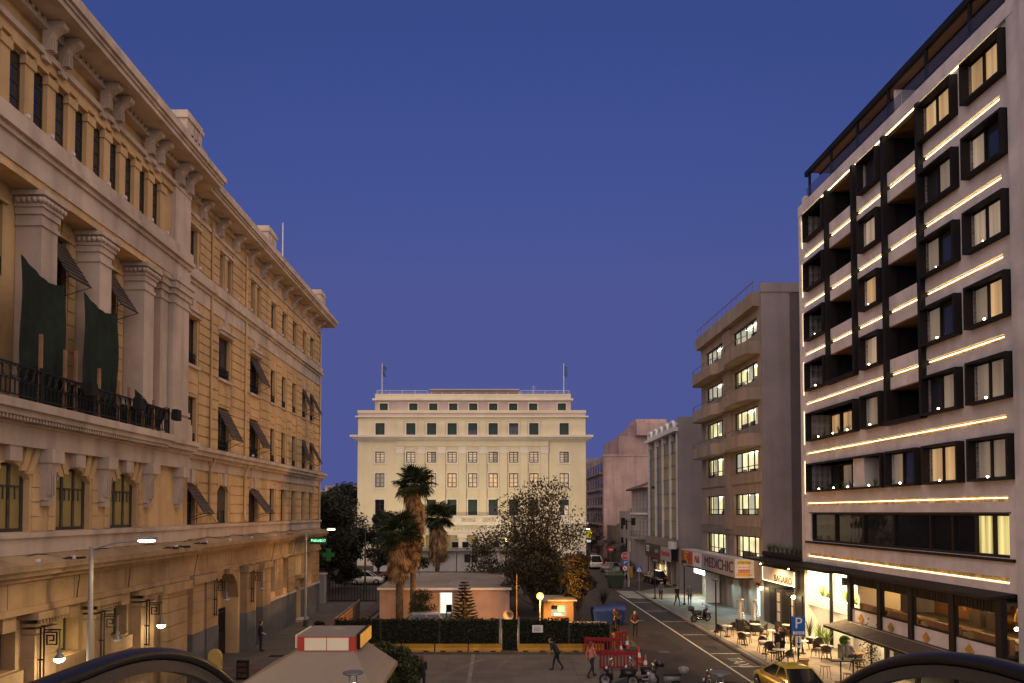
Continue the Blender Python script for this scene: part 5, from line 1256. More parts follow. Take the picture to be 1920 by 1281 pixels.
for i, (x0, x1, l) in enumerate(hp):
    t = thing('hedge_fence', f'{l} dark green ivy covered fence panel behind the yellow barriers', 'fence', (x0, 40.2, .1), 0, 'ivy fence panels'); w = x1-x0; h = 1.75 if i < 4 else 1.5
    MB().box(.02,w-.02,.02,.07,.05,h).build('backing', mat('ivy_back', (.010,.014,.006), .95, .4, 8, .4, 20), t)
    leaf_slab(t, 'ivy', 'ivy', 0, w, -.09, .02, .08, h, int(w*420), .06, i); leaf_slab(t, 'ivy_top', 'ivy', 0, w, -.05, .14, h-.05, h+.1, int(w*120), .07, i+20, .16)
    for x in (0, w): cube('post', 'green_metal', x-.03, x+.03, .0, .06, 0, h+.12, t)
    if i < 4: cube('concrete_base', 'concrete', .0, w, -.02, .12, -.05, .3, t)
t = thing('hedge_gate', 'taller dark ivy covered gate in the middle of the hedge fence', 'gate', (.28, 40.0, .05)); MB().box(.02,.9,.02,.07,.02,1.9).build('backing', 'ivy_back', t)
leaf_slab(t, 'ivy', 'ivy', 0, .92, -.06, .03, .04, 1.92, 420, .055, 55); cube('gate_post', 'steel', -.12, -.05, -.05, .05, 0, 2.05, t); cube('gate_post', 'steel', .95, 1.02, -.05, .05, 0, 2.05, t); cube('threshold', emat('strip_gold', (1,.6,.15), .5), .0, .92, -.14, -.1, .0, .04, t)
t = thing('notice_board', 'small white notice fixed to the ivy fence right of the gate', 'sign', (2.05,40.02,1.2)); cube('board', 'white_paint', 0, .62, -.04, 0, 0, .42, t); cube('paper', 'white_metal', .05, .57, -.05, -.04, .05, .37, t)
for k in range(4): cube('print_line', 'dado', .1, .5-.06*(k % 2), -.054, -.05, .1+k*.07, .12+k*.07, t)
mat('barrier_yellow', (.42,.22,.015), .6, .2, 2, .1, 20, streak=.25)
bxs = [-9.3,-7.42,-5.5,-3.56,-1.63,1.2,3.12,5.0]; bo = ['first','second','third','fourth','fifth','sixth','seventh','eighth']
for i, x in enumerate(bxs):
    t = thing('road_barrier', f'{bo[i]} yellow concrete barrier from the left at the foot of the ivy fence', 'barrier', (x, 39.75, .16), 0, 'yellow barriers along the hedge'); L = 1.86 if i < 7 else 1.2
    b = MB(); pr = [(-.2,0),(.2,0),(.17,.12),(.09,.22),(.07,.42),(-.07,.42),(-.09,.22),(-.17,.12)]; k = len(pr)
    b.add([(0,y,z) for y,z in pr]+[(L,y,z) for y,z in pr], [tuple(range(k)),tuple(range(k,2*k))]+[(j,(j+1)%k,k+(j+1)%k,k+j) for j in range(k)]); b.build('block', 'barrier_yellow', t)
    for q in (.3, L-.6): cube('slot', 'black_matt', q, q+.3, -.206, -.15, .0, .07, t)
t = thing('marker_post', 'short yellow post at the right end of the hedge', 'post', (6.85,40.4,.1)); MB().tube([(0,0,0),(0,0,.9)], .11, 10).build('post', 'barrier_yellow', t); MB().tube([(0,0,.9),(0,0,1.0)], [.13,.05], 10).build('cap', 'barrier_yellow', t)
# slatted fence running back on the left of the yard
mat('slat_wood', (.34,.17,.07), .8, .25, 3, .2, 20)
t = thing('slat_fence', 'orange lit slatted fence running back along the left of the yard', 'fence', (-9.75, 41.0, .04), R_(2.0))
for i in range(7): cube('post', 'raw_wood', -.05, .05, i*1.5, i*1.5+.1, 0, 1.75, t)
for i in range(6):
    for k in range(7): cube('slat', 'slat_wood' if i < 4 else 'green_metal', .05, .08, i*1.5+.1, (i+1)*1.5, .12+k*.23, .30+k*.23, t)
cube('fence_rail', 'steel', .0, .05, -.1, 9.2, 1.75, 1.8, t)
# small attendant's hut with lit window
mat('hut_orange', (.17,.115,.065), .8, .15, 1, .1, 14)
t = thing('ticket_booth', 'small ochre booth with lit screens in its window below the orange lamp', 'booth', (3.25, 48, 0))
b = MB(); b.box(0,.55,0,.1,0,2.0); b.box(1.6,2.1,0,.1,0,2.0); b.box(.55,1.6,0,.1,0,.9); b.box(.55,1.6,0,.1,1.68,2.0); b.box(0,.1,.1,2.4,0,2.0); b.box(2.0,2.1,.1,2.4,0,2.0); b.box(0,2.1,2.3,2.4,0,2.0); b.build('wall', 'hut_orange', t)
cube('roof', 'hut_roof', -.2, 2.3, -.3, 2.6, 2.0, 2.1, t); cube('room_back', emat('booth_inside', (1,.85,.6), .6), .2, 1.9, 1.6, 1.65, .3, 1.95, t)
cube('screen', emat('screen_green', (.35,1.0,.25), 1.6, .5, 9), 1.05, 1.5, .5, .54, 1.2, 1.6, t); cube('screen', emat('screen_teal', (.3,.8,.75), 1.0, .6, 9), .75, 1.3, .35, .4, .92, 1.1, t); cube('cabinet', 'black_matt', .6, 1.0, .4, .6, 1.35, 1.66, t); cube('counter', 'wood_warm', .5, 1.7, -.1, .3, .86, .9, t)
t = thing('low_wall', 'low stone wall before the ticket booth', 'wall', (3.0,42.6,.0)); 
for i in range(8):
    for k in range(3): cube('wall_stone', 'concrete', i*.46+(.1 if k % 2 else 0), i*.46+.44+(.1 if k % 2 else 0), 0, .3, k*.42, k*.42+.4, t)
cube('coping', 'kerb_stone', -.05, 3.85, -.06, .36, 1.26, 1.36, t)
# sodium floodlight on its pole
emat('sodium', (1.0,.50,.055), 3.4)
t = thing('sodium_lamp', 'bright orange sodium floodlight on a pole beside the ticket booth', 'floodlight', (2.9, 46.3, 0))
MB().tube([(0,0,0),(0,0,2.5)], .045, 8).build('pole', 'grey_metal', t); MB().box(-.2,.2,.02,.2,2.38,2.72).build('housing', 'grey_metal', t)
MB().ball((0,-.06,2.55), .24, 12, 8).build('bulb', 'sodium', t); lamp('sodium_light', 'POINT', (0,-.5,2.55), 3000, (1,.44,.09), t, .12)
mat('bark_post', (.07,.045,.03), .9, .3, 3, .2, 20)
t = thing('utility_post', 'thin wooden post with wires left of the orange lamp', 'post', (1.35, 47.5, 0)); MB().tube([(0,0,0),(0,0,3.9)], .05, 6).build('post', 'bark_post', t)
b = MB()
for z in (3.2, 2.9, 2.6): b.tube([(-1.3,4,z+.2),(-.6,2,z),(0,0,z)], .012, 4)
b.build('wire', 'black_matt', t)
t = thing('satellite_dish', 'pale round dish on a stand beside the hut', 'dish', (.75,46.4,0)); MB().tube([(0,0,0),(0,0,.9)], .03, 6).build('stand', 'steel', t); b = MB(); b.lathe([(.001,.1),(.2,.07),(.34,0),(.36,.0)], (0,-.1,1.25), 16, 'y'); b.build('dish', 'beige_dark', t)
emat('tree_lamp', (1.0,.62,.22), 6)
t = thing('tree_lamp', 'small orange lamp on a post shining through the tree crown', 'lamp', (1.25, 88, 0)); MB().tube([(0,0,0),(0,0,4.6)], .05, 6).build('post', 'grey_metal', t); MB().ball((0,-.1,4.7), .3, 12, 8).build('globe', 'tree_lamp', t); MB().tube([(0,-.1,4.95),(0,-.1,5.1)], [.25,.05], 10).build('cap', 'grey_metal', t); lamp('tree_light', 'POINT', (0,-.6,4.6), 120, (1,.6,.25), t, .2)
# antenna mast on the hut roof
t = thing('pipe_mast', 'thin mast with a ring standing in front of the hut', 'mast', (-6.55, 51.9, 0)); MB().tube([(0,0,0),(0,0,6.2)], .04, 6).build('pole', 'grey_metal', t); MB().tube([(.17*math.cos(a), 0, 3.8+.2*math.sin(a)) for a in [math.pi*2*k/14 for k in range(15)]], .035, 5, False).build('ring', 'grey_metal', t); MB().box(-.08,.08,-.08,.08,5.3,5.7).build('box', 'white_metal', t)
# ------------------------------------------------------------ white kiosk with a flared roof
mat('kiosk_sheet', (.225,.19,.155), .5, .08, .8, .04, 14, streak=.08); emat('kiosk_sign', (1.0,.86,.60), .14, .25, .6); emat('kiosk_orange', (1.0,.48,.08), .3, .2, 2); mat('kiosk_red', (.42,.05,.03), .45, .1)
t = thing('street_kiosk', 'pale kiosk with flared roof and red framed sign box on top', 'kiosk', (-6.1, 25.6, .05))
x0, x1, y0, y1 = -.92, .92, -.92, .98; e = 1.95; zt, zb = 3.25, 2.15
er = 1.15; T = [(x0,y0,zt),(x1,y0,zt),(x1,y1,zt),(x0,y1,zt)]; Bq = [(x0-e,y0-e,zb),(x1+er,y0-e,zb),(x1+er,y1+er,zb),(x0-e,y1+er,zb)]
for i in range(4): MB().slab([Bq[i],Bq[(i+1)%4],T[(i+1)%4],T[i]], -.04).build('roof_panel', 'kiosk_sheet', t)
b = MB(); b.box(x0-e,x1+er,y0-e-.02,y0-e+.03,zb-.16,zb); b.box(x0-e,x1+er,y1+er-.03,y1+er+.02,zb-.16,zb); b.box(x0-e-.02,x0-e+.03,y0-e,y1+er,zb-.16,zb); b.box(x1+er-.03,x1+er+.02,y0-e,y1+er,zb-.16,zb); b.build('gutter', 'kiosk_sheet', t)
b = MB(); b.box(x0-.12,x1+.12,y0-.12,y1+.12,3.16,3.70); b.build('sign_box', 'kiosk_red', t)
cube('sign_lid', 'kiosk_sheet', x0-.1, x1+.1, y0-.1, y1+.1, 3.70, 3.75, t)
for a in (-.78, .02): cube('sign_panel', 'kiosk_sign', a, a+.77, y0-.155, y0-.12, 3.22, 3.66, t)
cube('side_sign', 'kiosk_orange', x1+.22, x1+.26, y0+.2, y1+.3, 3.25, 3.72, t); cube('side_sign_frame', 'black_matt', x1+.12, x1+.22, y0+.15, y1+.35, 3.2, 3.77, t); cube('side_sign', 'kiosk_sign', x0-.26, x0-.22, y0+.1, y1+.2, 3.25, 3.72, t)
cube('roof_sticker', 'beige', -.25, .35, .2, .55, 3.75, 3.756, t)
b = MB(); b.box(-1.3,1.3,-1.2,1.3,0,2.2); b.build('cabin', 'grey_metal', t)
for i in range(12): cube('rivet', 'dado', x0-e+.3+i*.46, x0-e+.36+i*.46, y0-e+.1, y0-e+.16, zb+.03, zb+.06, t)
cube('magazine_rack', emat('rack_lit', (1.0,.62,.2), 1.3, .7, 14), 1.32, 2.2, -1.4, -1.36, .5, 1.9, t)
lamp('rack_light', 'AREA', (2.0,-1.2,2.05), 25, (1,.7,.35), t, (.8,.4))
# advertising A-board by the left building
t = thing('advert_board', 'yellow round topped advertising board standing on the left pavement', 'sign', (-13.35, 32.6, .12), R_(-12))
pts = [(-.36,0,0),(.36,0,0),(.36,0,1.25)]+[(.36*math.cos(a),0,1.25+.36*math.sin(a)) for a in [math.pi*k/12 for k in range(1,12)]]+[(-.36,0,1.25)]
MB().slab(pts, .08).build('board', mat('advert_yellow', (.50,.36,.12), .5, .25, 4, .05, 20), t); cube('advert_print', 'red_paving', -.22, .22, -.004, .0, 1.05, 1.16, t); cube('advert_print', 'dado', -.22, .22, -.004, .0, .85, .92, t); cube('foot', 'steel', -.3, .3, -.2, .25, -.01, .03, t)
t = thing('newspaper_rack', 'dark wire rack beside the yellow advertising board', 'rack', (-12.6,33.2,.12)); b = MB()
for i in range(5): b.box(0,.5,0,.02,i*.22,i*.22+.02)
for i in range(6): b.box(i*.1,i*.1+.015,0,.3,0,.9)
b.build('wire_frame', 'iron', t); 
for i in range(3): cube('paper', 'red_paving', .03, .47, .05, .1, .1+i*.25, .28+i*.25, t)
# ------------------------------------------------------------ street lamps
emat('street_led', (1.0,.84,.48), 14)
def street_lamp(x, y, rz, label, lit=True, h=7.0, arm=1.55, m='concrete', watt=360):
    t = thing('street_lamp', label, 'street lamp', (x, y, .1), rz, 'tall street lamps')
    MB().tube([(0,0,0),(0,0,2.4),(0,0,h)], [.11,.10,.065], 10).build('pole', m, t); MB().tube([(0,0,0),(0,0,.5)], .15, 10).build('base', 'green_metal', t)
    MB().tube([(0,0,h-.1),(arm*.5,0,h+.12),(arm,0,h+.2)], .035, 6).build('arm', m, t)
    hd = MB(); hd.add([(arm-.1,-.13,h+.2),(arm+.55,-.11,h+.24),(arm+.55,.11,h+.24),(arm-.1,.13,h+.2),(arm,-.08,h+.32),(arm+.5,-.06,h+.3),(arm+.5,.06,h+.3),(arm,.08,h+.32)], [(0,1,2,3),(4,7,6,5),(0,4,5,1),(1,5,6,2),(2,6,7,3),(3,7,4,0)]); hd.build('lamp_head', 'steel', t)
    le = MB(); le.ball((0,0,0), 1, 14, 8); le.v = [(a*.29+arm+.22, c*.13, d*.055+h+.185) for a, c, d in le.v]; le.build('lamp_lens', 'street_led' if lit else 'lamp_off', t)
    if lit: lamp('street_light', 'SPOT', (arm+.2,0,h+.1), watt, (1,.66,.30), t, .15, (0,0,0), 165, .5)
street_lamp(-13.05, 22.0, 0, 'lit street lamp on a pale pole before the arched windows at far left')
street_lamp(-13.55, 48.5, R_(0), 'lit street lamp on a pale pole near the far corner of the ochre building', h=6.7)
street_lamp(-13.3, 69.0, R_(5), 'unlit street lamp standing before the left end of the cream building', lit=False, h=6.5, m='green_metal')
street_lamp(11.9, 108.0, R_(180), 'lit street lamp at the corner of the cream building and the side street', h=6.9, m='green_metal', watt=150)
# green pharmacy cross and lit sign on the far corner of the left building
t = thing('pharmacy_cross', 'dim green pharmacy cross projecting from the far corner of the ochre building', 'sign', (-14.2, 57.6, 4.1)); emat('cross_green', (.004,.09,.018), .25); emat('sign_green_lit', (.3,1.0,.5), 2.2, .75, 9)
b = MB(); b.box(-.17,.17,0,.12,0,1.05); b.box(-.5,-.17,0,.12,.35,.7); b.box(.17,.5,0,.12,.35,.7); b.build('cross', 'cross_green', t); cube('bracket', 'iron', -1.0, -.5, .03, .08, .5, .55, t)
t = thing('pharmacy_sign', 'small bright green lit sign beside the far street lamp', 'sign', (-14.35, 52.5, 6.0)); cube('sign_case', 'green_metal', 0, 1.25, 0, .12, -.25, .3, t)
text('sign_lettering', 'ΦΑΡΜΑΚΕΙΟ', 'sign_green_lit', .3, t, frameM((.62,-.015,.02), (1,0,0), (0,0,1)), .004, sx=.62); cube('bracket', 'iron', -.6, 0, .04, .08, .0, .05, t)
# pavement lamps on the right: dark posts with a globe hood
def post_lamp(x, y, label, globe=False):
    t = thing('pavement_lamp', label, 'lamp post', (x, y, .11), 0, 'dark lamp posts on the right pavement'); MB().tube([(0,0,0),(0,0,.4),(0,0,3.4)], [.09,.06,.05], 8).build('post', 'black_metal', t); MB().tube([(0,0,0),(0,0,.12)], .16, 10).build('foot', 'black_metal', t)
    if globe:
        b = MB(); b.ball((0,0,3.62), .27, 14, 9); b.build('globe', gmat('globe_glass', (.25,.22,.17), .15), t); b = MB(); b.lathe([(.275,3.62),(.24,3.77),(.14,3.88),(.001,3.9)], (0,0,0), 14); b.build('hood', 'black_metal', t)
    else:
        b = MB(); b.lathe([(.06,3.4),(.2,3.5),(.3,3.56),(.3,3.6),(.12,3.68),(.001,3.7)], (0,0,0), 14); b.build('hood', 'grey_metal', t)
post_lamp(14.75, 64.0, 'farthest dark lamp post on the right pavement near the crossing sign'); post_lamp(16.4, 60.0, 'dark lamp post with a globe hood beside the standing couple', True); post_lamp(14.75, 46.2, 'dark lamp post with flat hood at the kerb before the cafe tables')
post_lamp(16.6, 38.8, 'lamp post with a glass globe right behind the blue parking sign', True)
# plaza lamps: disc on two legs, light column inside
emat('column_light', (1.0,.95,.82), 9)
for x, l in ((-3.75,'left'), (5.8,'right')):
    t = thing('plaza_lamp', f'{l} plaza lamp with flat disc top at the bottom edge', 'lamp post', (x, 17.9, .05), 0, 'disc topped plaza lamps')
    b = MB(); b.lathe([(.001,3.98),(.2,4.0),(.27,3.99),(.27,3.96),(.2,3.93),(.001,3.93)], (0,0,0), 20); b.build('disc', 'grey_metal', t); b = MB()
    for a in (-.09, .09): b.tube([(a,0,0),(a,0,3.94)], .02, 6)
    b.build('leg', 'grey_metal', t); MB().tube([(.03,0,.4),(.03,0,3.7)], .045, 8).build('light_column', 'column_light', t)
# ------------------------------------------------------------ traffic signs
def pole(t, h, m='steel', r=.035): MB().tube([(0,0,0),(0,0,h)], r, 8).build('pole', m, t)
def disc(t, r, z, m, y, x=0, n=24, name='disc'):
    b = MB(); b.add([(x+r*math.cos(2*math.pi*(k+.5)/n), y, z+r*math.sin(2*math.pi*(k+.5)/n)) for k in range(n)] + [(x+r*math.cos(2*math.pi*(k+.5)/n), y+.012, z+r*math.sin(2*math.pi*(k+.5)/n)) for k in range(n)], [tuple(range(n)), tuple(range(n,2*n))]+[(k,(k+1)%n,n+(k+1)%n,n+k) for k in range(n)]); return b.build(name, m, t)
mat('retro_red', (.5,.03,.03), .4, .05); mat('retro_white', (.75,.75,.72), .4, .05); mat('retro_blue', (.015,.12,.45), .4, .05); mat('retro_black', (.02,.02,.02), .5)
t = thing('stop_sign', 'stop sign above a blue arrow and a no turn disc on one pole', 'road sign', (13.75, 73.6, .1)); pole(t, 3.9)
disc(t, .42, 3.4, 'retro_white', -.06, 0, 8, 'stop_rim'); disc(t, .38, 3.4, 'retro_red', -.075, 0, 8, 'stop_plate'); text('stop_lettering', 'STOP', 'retro_white', .3, t, frameM((0,-.08,3.4),(1,0,0),(0,0,1)), .002, sx=.85)
disc(t, .30, 2.72, 'retro_blue', -.06, 0, 24, 'arrow_plate'); b = MB(); b.box(-.12,-.05,-.075,-.065,2.56,2.8); b.box(-.12,.08,-.075,-.065,2.74,2.81); b.slab([(.06,-.075,2.67),(.2,-.075,2.775),(.06,-.075,2.88)], .008); b.build('arrow', 'retro_white', t)
disc(t, .31, 2.1, 'retro_red', -.06, 0, 24, 'ban_rim'); disc(t, .23, 2.1, 'retro_white', -.075, 0, 24, 'ban_face'); b = MB(); b.slab([(-.17,-.08,2.2),(.15,-.08,1.97),(.18,-.08,2.01),(-.14,-.08,2.24)], .005); b.slab([(-.08,-.082,1.98),(.02,-.082,1.98),(.02,-.082,2.16),(-.08,-.082,2.16)], .004); b.build('ban_bar', 'retro_black', t)
t = thing('crossing_sign', 'blue square pedestrian crossing sign on its own pole at the kerb', 'road sign', (14.55, 70.2, .1)); pole(t, 2.6)
cube('plate', 'retro_blue', -.3, .3, -.055, -.04, 2.0, 2.6, t); MB().slab([(-.25,-.06,2.06),(.25,-.06,2.06),(0,-.06,2.52)], .004).build('triangle', 'retro_white', t)
b = MB(); b.slab([(-.04,-.066,2.1),(.0,-.066,2.1),(.03,-.066,2.26),(0,-.066,2.38),(-.05,-.066,2.3)], .003); b.ball((0,-.066,2.42), .03, 6, 4); b.slab([(.02,-.066,2.22),(.1,-.066,2.1),(.13,-.066,2.1),(.06,-.066,2.26)], .003); b.build('walker', 'retro_black', t)
t = thing('crossing_sign', 'blue pedestrian sign half hidden by the tree at right of centre', 'road sign', (10.1, 84, .0)); pole(t, 3.4); cube('plate', 'retro_blue', -.35, .35, -.055, -.04, 2.7, 3.4, t); MB().slab([(-.28,-.06,2.77),(.28,-.06,2.77),(0,-.06,3.3)], .004).build('triangle', 'retro_white', t)
t = thing('no_entry_sign', 'round red no entry sign on a thin pole by the side street', 'road sign', (15.3, 92, .0)); pole(t, 3.4); disc(t, .4, 3.2, 'retro_red', -.06); cube('bar', 'retro_white', -.25, .25, -.08, -.07, 3.13, 3.27, t)
t = thing('blue_parking_sign', 'blue P TAXI parking sign with arrow plate on a dark pole', 'road sign', (16.05, 36.6, .11)); pole(t, 2.55, 'black_metal', .045)
cube('plate', 'retro_blue', -.36, .36, -.07, -.05, 1.55, 2.55, t); text('plate_lettering', 'P', 'retro_white', .82, t, frameM((0,-.075,2.17),(1,0,0),(0,0,1)), .003); cube('taxi_strip', 'retro_white', -.3, .3, -.078, -.07, 1.6, 1.76, t); text('strip_lettering', 'TAXI', 'retro_black', .19, t, frameM((0,-.082,1.68),(1,0,0),(0,0,1)), .002, sx=1.1)
cube('arrow_plate', 'retro_white', -.16, .16, -.07, -.05, .9, 1.5, t); b = MB(); b.box(-.03,.03,-.08,-.07,1.1,1.45); b.slab([(-.11,-.08,1.14),(0,-.08,.95),(.11,-.08,1.14)], .008); b.build('arrow', 'retro_black', t)
# traffic light mast
t = thing('traffic_light_mast', 'grey mast carrying two dark traffic light heads above the stop sign', 'traffic light', (14.3, 74.5, .1)); MB().tube([(0,0,0),(0,0,7.3)], [.13,.10], 10).build('mast', 'concrete', t)
for a in (-.55, .55): cube('light_head', 'black_matt', a-.2, a+.2, -.2, .2, 6.7, 7.5, t)
MB().tube([(-.7,0,7.1),(.7,0,7.1)], .05, 6).build('crossbar', 'black_metal', t); cube('yellow_box', 'barrier_yellow', .15, .45, -.1, .1, 1.0, 2.2, t); cube('banner', 'white_paint', .14, .2, -.02, .02, 3.8, 5.0, t)
t = thing('traffic_light', 'red traffic light glowing down the side street', 'traffic light', (16.3, 118, 0)); MB().tube([(0,0,0),(0,0,4.0)], .07, 8).build('pole', 'black_metal', t); cube('head', 'black_matt', -.2, .2, -.1, .15, 3.9, 4.9, t); MB().ball((0,-.14,4.65), .16, 10, 6).build('red_lens', emat('red_light', (1,.12,.04), 12), t)
emat('sign_white_lit', (.9,1.0,.9), 2.6); emat('sign_yellow_dim', (.45,.4,.02), .5)
t = thing('lit_shop_sign', 'rounded yellow shop sign with white lights down the side street', 'sign', (14.2, 112, 4.0)); cube('face', 'sign_yellow_dim', -.2, 1.2, 0, .15, 0, 1.3, t); b = MB(); b.box(-.2,1.0,-.1,0,1.35,1.55); b.build('top_tube', 'sign_white_lit', t); b = MB(); b.lathe([(.001,.02),(.6,.0),(.7,-.2),(.6,-.35),(.001,-.4)], (.5,-.1,-.3), 14); b.build('lower_lamp', emat('dome_lit', (.8,.85,.8), .9, .8, 4), t)
# waste containers
def dumpster(x, y, m, label, s=1.0, rz=0):
    t = thing('waste_container', label, 'waste container', (x, y, .0), rz); b = MB(); b.add([(-.55,-.4,.15),(.55,-.4,.15),(.55,.4,.15),(-.55,.4,.15),(-.68,-.5,1.05),(.68,-.5,1.05),(.68,.5,1.05),(-.68,.5,1.05)], [(0,3,2,1),(0,1,5,4),(1,2,6,5),(2,3,7,6),(3,0,4,7)]); b.build('body', m, t)
    b = MB(); b.add([(-.7,-.52,1.05),(.7,-.52,1.05),(.7,.52,1.05),(-.7,.52,1.05),(-.6,-.3,1.25),(.6,-.3,1.25),(.6,.45,1.3),(-.6,.45,1.3)], [(0,1,5,4),(1,2,6,5),(2,3,7,6),(3,0,4,7),(4,5,6,7)]); b.build('lid', m, t)
    for a in (-.45, .45):
        for c in (-.3, .3): MB().lathe([(.001,-.03),(.09,-.03),(.09,.03),(.001,.03)], (a,c,.09), 10, 'x').build('wheel', 'black_matt', t)
    t.scale = (s,s,s); return t
dumpster(12.9, 74.8, mat('bin_green', (.03,.05,.025), .5, .2), 'dark green waste container at the corner by the stop sign', 1.3)
dumpster(7.6, 49.6, mat('bin_blue', (.02,.05,.22), .5, .2), 'left blue waste container under the small palm', 1.05, R_(15)); dumpster(8.75, 50.4, 'bin_blue', 'right blue waste container at the road edge under the small palm', 1.05, R_(-10))
# red plastic barriers and cones
mat('plastic_red', (.26,.010,.014), .45, .15, 3, .05, 20); mat('cone_orange', (.50,.07,.03), .5, .1)
def red_barrier(x, y, rz, label):
    t = thing('red_barrier', label, 'barrier', (x, y, .06), rz, 'red plastic barriers'); b = MB(); b.box(-.98,.98,-.03,.03,.80,1.0); b.box(-.98,.98,-.03,.03,.14,.24); b.box(-1.0,-.9,-.035,.035,.14,1.0); b.box(.9,1.0,-.035,.035,.14,1.0); b.build('frame', 'plastic_red', t)
    for i in range(9): cube('slat', 'plastic_red', -.82+i*.18, -.75+i*.18, -.02, .02, .24, .80, t)
    for a in (-.7, .7): cube('foot', 'black_matt', a-.04, a+.04, -.25, .25, -.05, .14, t)
    return t
red_barrier(6.25, 35.3, R_(4), 'nearest red plastic barrier behind the parked motorcycles'); red_barrier(6.0, 39.2, R_(-6), 'middle red plastic barrier beyond the nearest one'); red_barrier(7.0, 40.9, R_(35), 'farthest red barrier leaning at the road edge')
def cone(x, y, label, s=1.0):
    t = thing('traffic_cone', label, 'traffic cone', (x, y, -.01), 0, 'traffic cones'); b = MB(); b.box(-.2,.2,-.2,.2,0,.04); b.lathe([(.14,.04),(.11,.25)], (0,0,0), 12); b.lathe([(.075,.45),(.03,.72),(.001,.73)], (0,0,0), 12); b.build('cone', 'cone_orange', t); MB().lathe([(.111,.25),(.076,.45)], (0,0,0), 12).build('white_band', 'retro_white', t); t.scale = (s,s,s*1.15)
cone(7.8, 41.2, 'farthest traffic cone beside the leaning red barrier'); cone(7.2, 39.9, 'traffic cone pale at the top beside the middle barrier', .9); cone(7.75, 37.6, 'traffic cone between the middle and nearest barriers', 1.05); cone(7.75, 35.9, 'nearest traffic cone right of the red barrier', .95)
# manhole and cable in the plaza
t = thing('inspection_cover', 'dark inspection cover set in the left pavement', 'cover', (-12.4, 38.6, .12)); cube('frame', 'steel', -.45, .45, -.35, .35, 0, .008, t); cube('lid', 'black_matt', -.4, .4, -.3, .3, .008, .014, t)
# ------------------------------------------------------------ trees and plants
import numpy as np
leafmat('leaf_olive', (.052,.043,.021), .65); leafmat('leaf_dark', (.018,.022,.010), .6); leafmat('leaf_orange', (.040,.032,.013), .6); leafmat('palm_green', (.030,.042,.016), .4); leafmat('palm_dead', (.27,.165,.07), .65); leafmat('pine_green', (.030,.038,.018), .5); leafmat('shrub_green', (.040,.050,.016), .55)
mat('bark', (.10,.075,.055), .95, .35, 2, .6, 14); mat('palm_bark', (.20,.13,.075), .95, .45, 5, .8, 16)
def leaves(name, m, centers, size, parent, seed, kind='stuff'):
    """one mesh of leaf-sized quads round the given points (N,3)"""
    rg = np.random.default_rng(seed); n = len(centers)
    a = rg.normal(size=(n,3)); a /= np.linalg.norm(a, axis=1)[:,None]; d = np.cross(a, rg.normal(size=(n,3))); d /= np.linalg.norm(d, axis=1)[:,None]
    s = (size*rg.uniform(.55,1.35,n))[:,None]; V = np.empty((n,4,3)); V[:,0] = centers-a*s; V[:,1] = centers+d*s*.5; V[:,2] = centers+a*s; V[:,3] = centers-d*s*.5
    me = bpy.data.meshes.new(name); me.from_pydata(V.reshape(-1,3).tolist(), [], (np.arange(n*4).reshape(n,4)).tolist()); me.materials.append(MT(m))
    o = link(name, me, parent)
    if kind: o['kind'] = kind
    return o
def crown_points(rg, blobs, per):
    P = []
    for (x, y, z, r, k) in blobs:
        n = int(per*k); q = rg.normal(size=(n,3)); q /= np.linalg.norm(q, axis=1)[:,None]; rad = r*rg.uniform(.25,1,n)**.6
        P.append(q*rad[:,None]*np.array([1,1,.8]) + np.array([x,y,z]))
    return np.vstack(P)
def tree(name, label, x, y, h, R, m, seed, trunk_h, n_blob=16, per=500, leaf=.13, tr=.16, sparse=1.0, flat=.8, group=None, z0=0.0, blob=(.22,.42)):
    t = thing(name, label, 'tree', (x, y, z0), 0, group); rg = np.random.default_rng(seed); r = random.Random(seed)
    b = MB(); top = Vector((r.uniform(-.3,.3), r.uniform(-.3,.3), h*.8)); b.tube([(0,0,0),(r.uniform(-.1,.1),0,trunk_h*.5),(r.uniform(-.15,.15),r.uniform(-.1,.1),trunk_h),tuple(top)], [tr,tr*.8,tr*.7,tr*.2], 8)
    blobs = []
    for i in range(n_blob):
        a = r.uniform(0, 2*math.pi); q = R*math.sqrt(r.random())*.85; zz = trunk_h + (h-trunk_h)*r.uniform(.12,.93); k = 1-abs((zz-trunk_h)/(h-trunk_h)-.42)*.9; q *= max(.25,k)
        c = (q*math.cos(a), q*math.sin(a), zz); br = R*r.uniform(*blob); blobs.append((*c, br, br/R*2.6*sparse))
        st = Vector((0,0,trunk_h*r.uniform(.75,1.15))); mid = (st+Vector(c))/2+Vector((0,0,-.2)); b.tube([tuple(st),tuple(mid),c], [tr*.4,tr*.22,.012], 5)
        for _ in range(3): e = Vector(c)+Vector((r.gauss(0,br*.6),r.gauss(0,br*.6),r.gauss(.1,br*.5))); b.tube([tuple(mid.lerp(Vector(c),.6)),tuple(e)], [.02,.006], 4)
    b.build('trunk', 'bark', t)
    leaves('crown', m, crown_points(rg, blobs, per), leaf, t, seed)
    return t
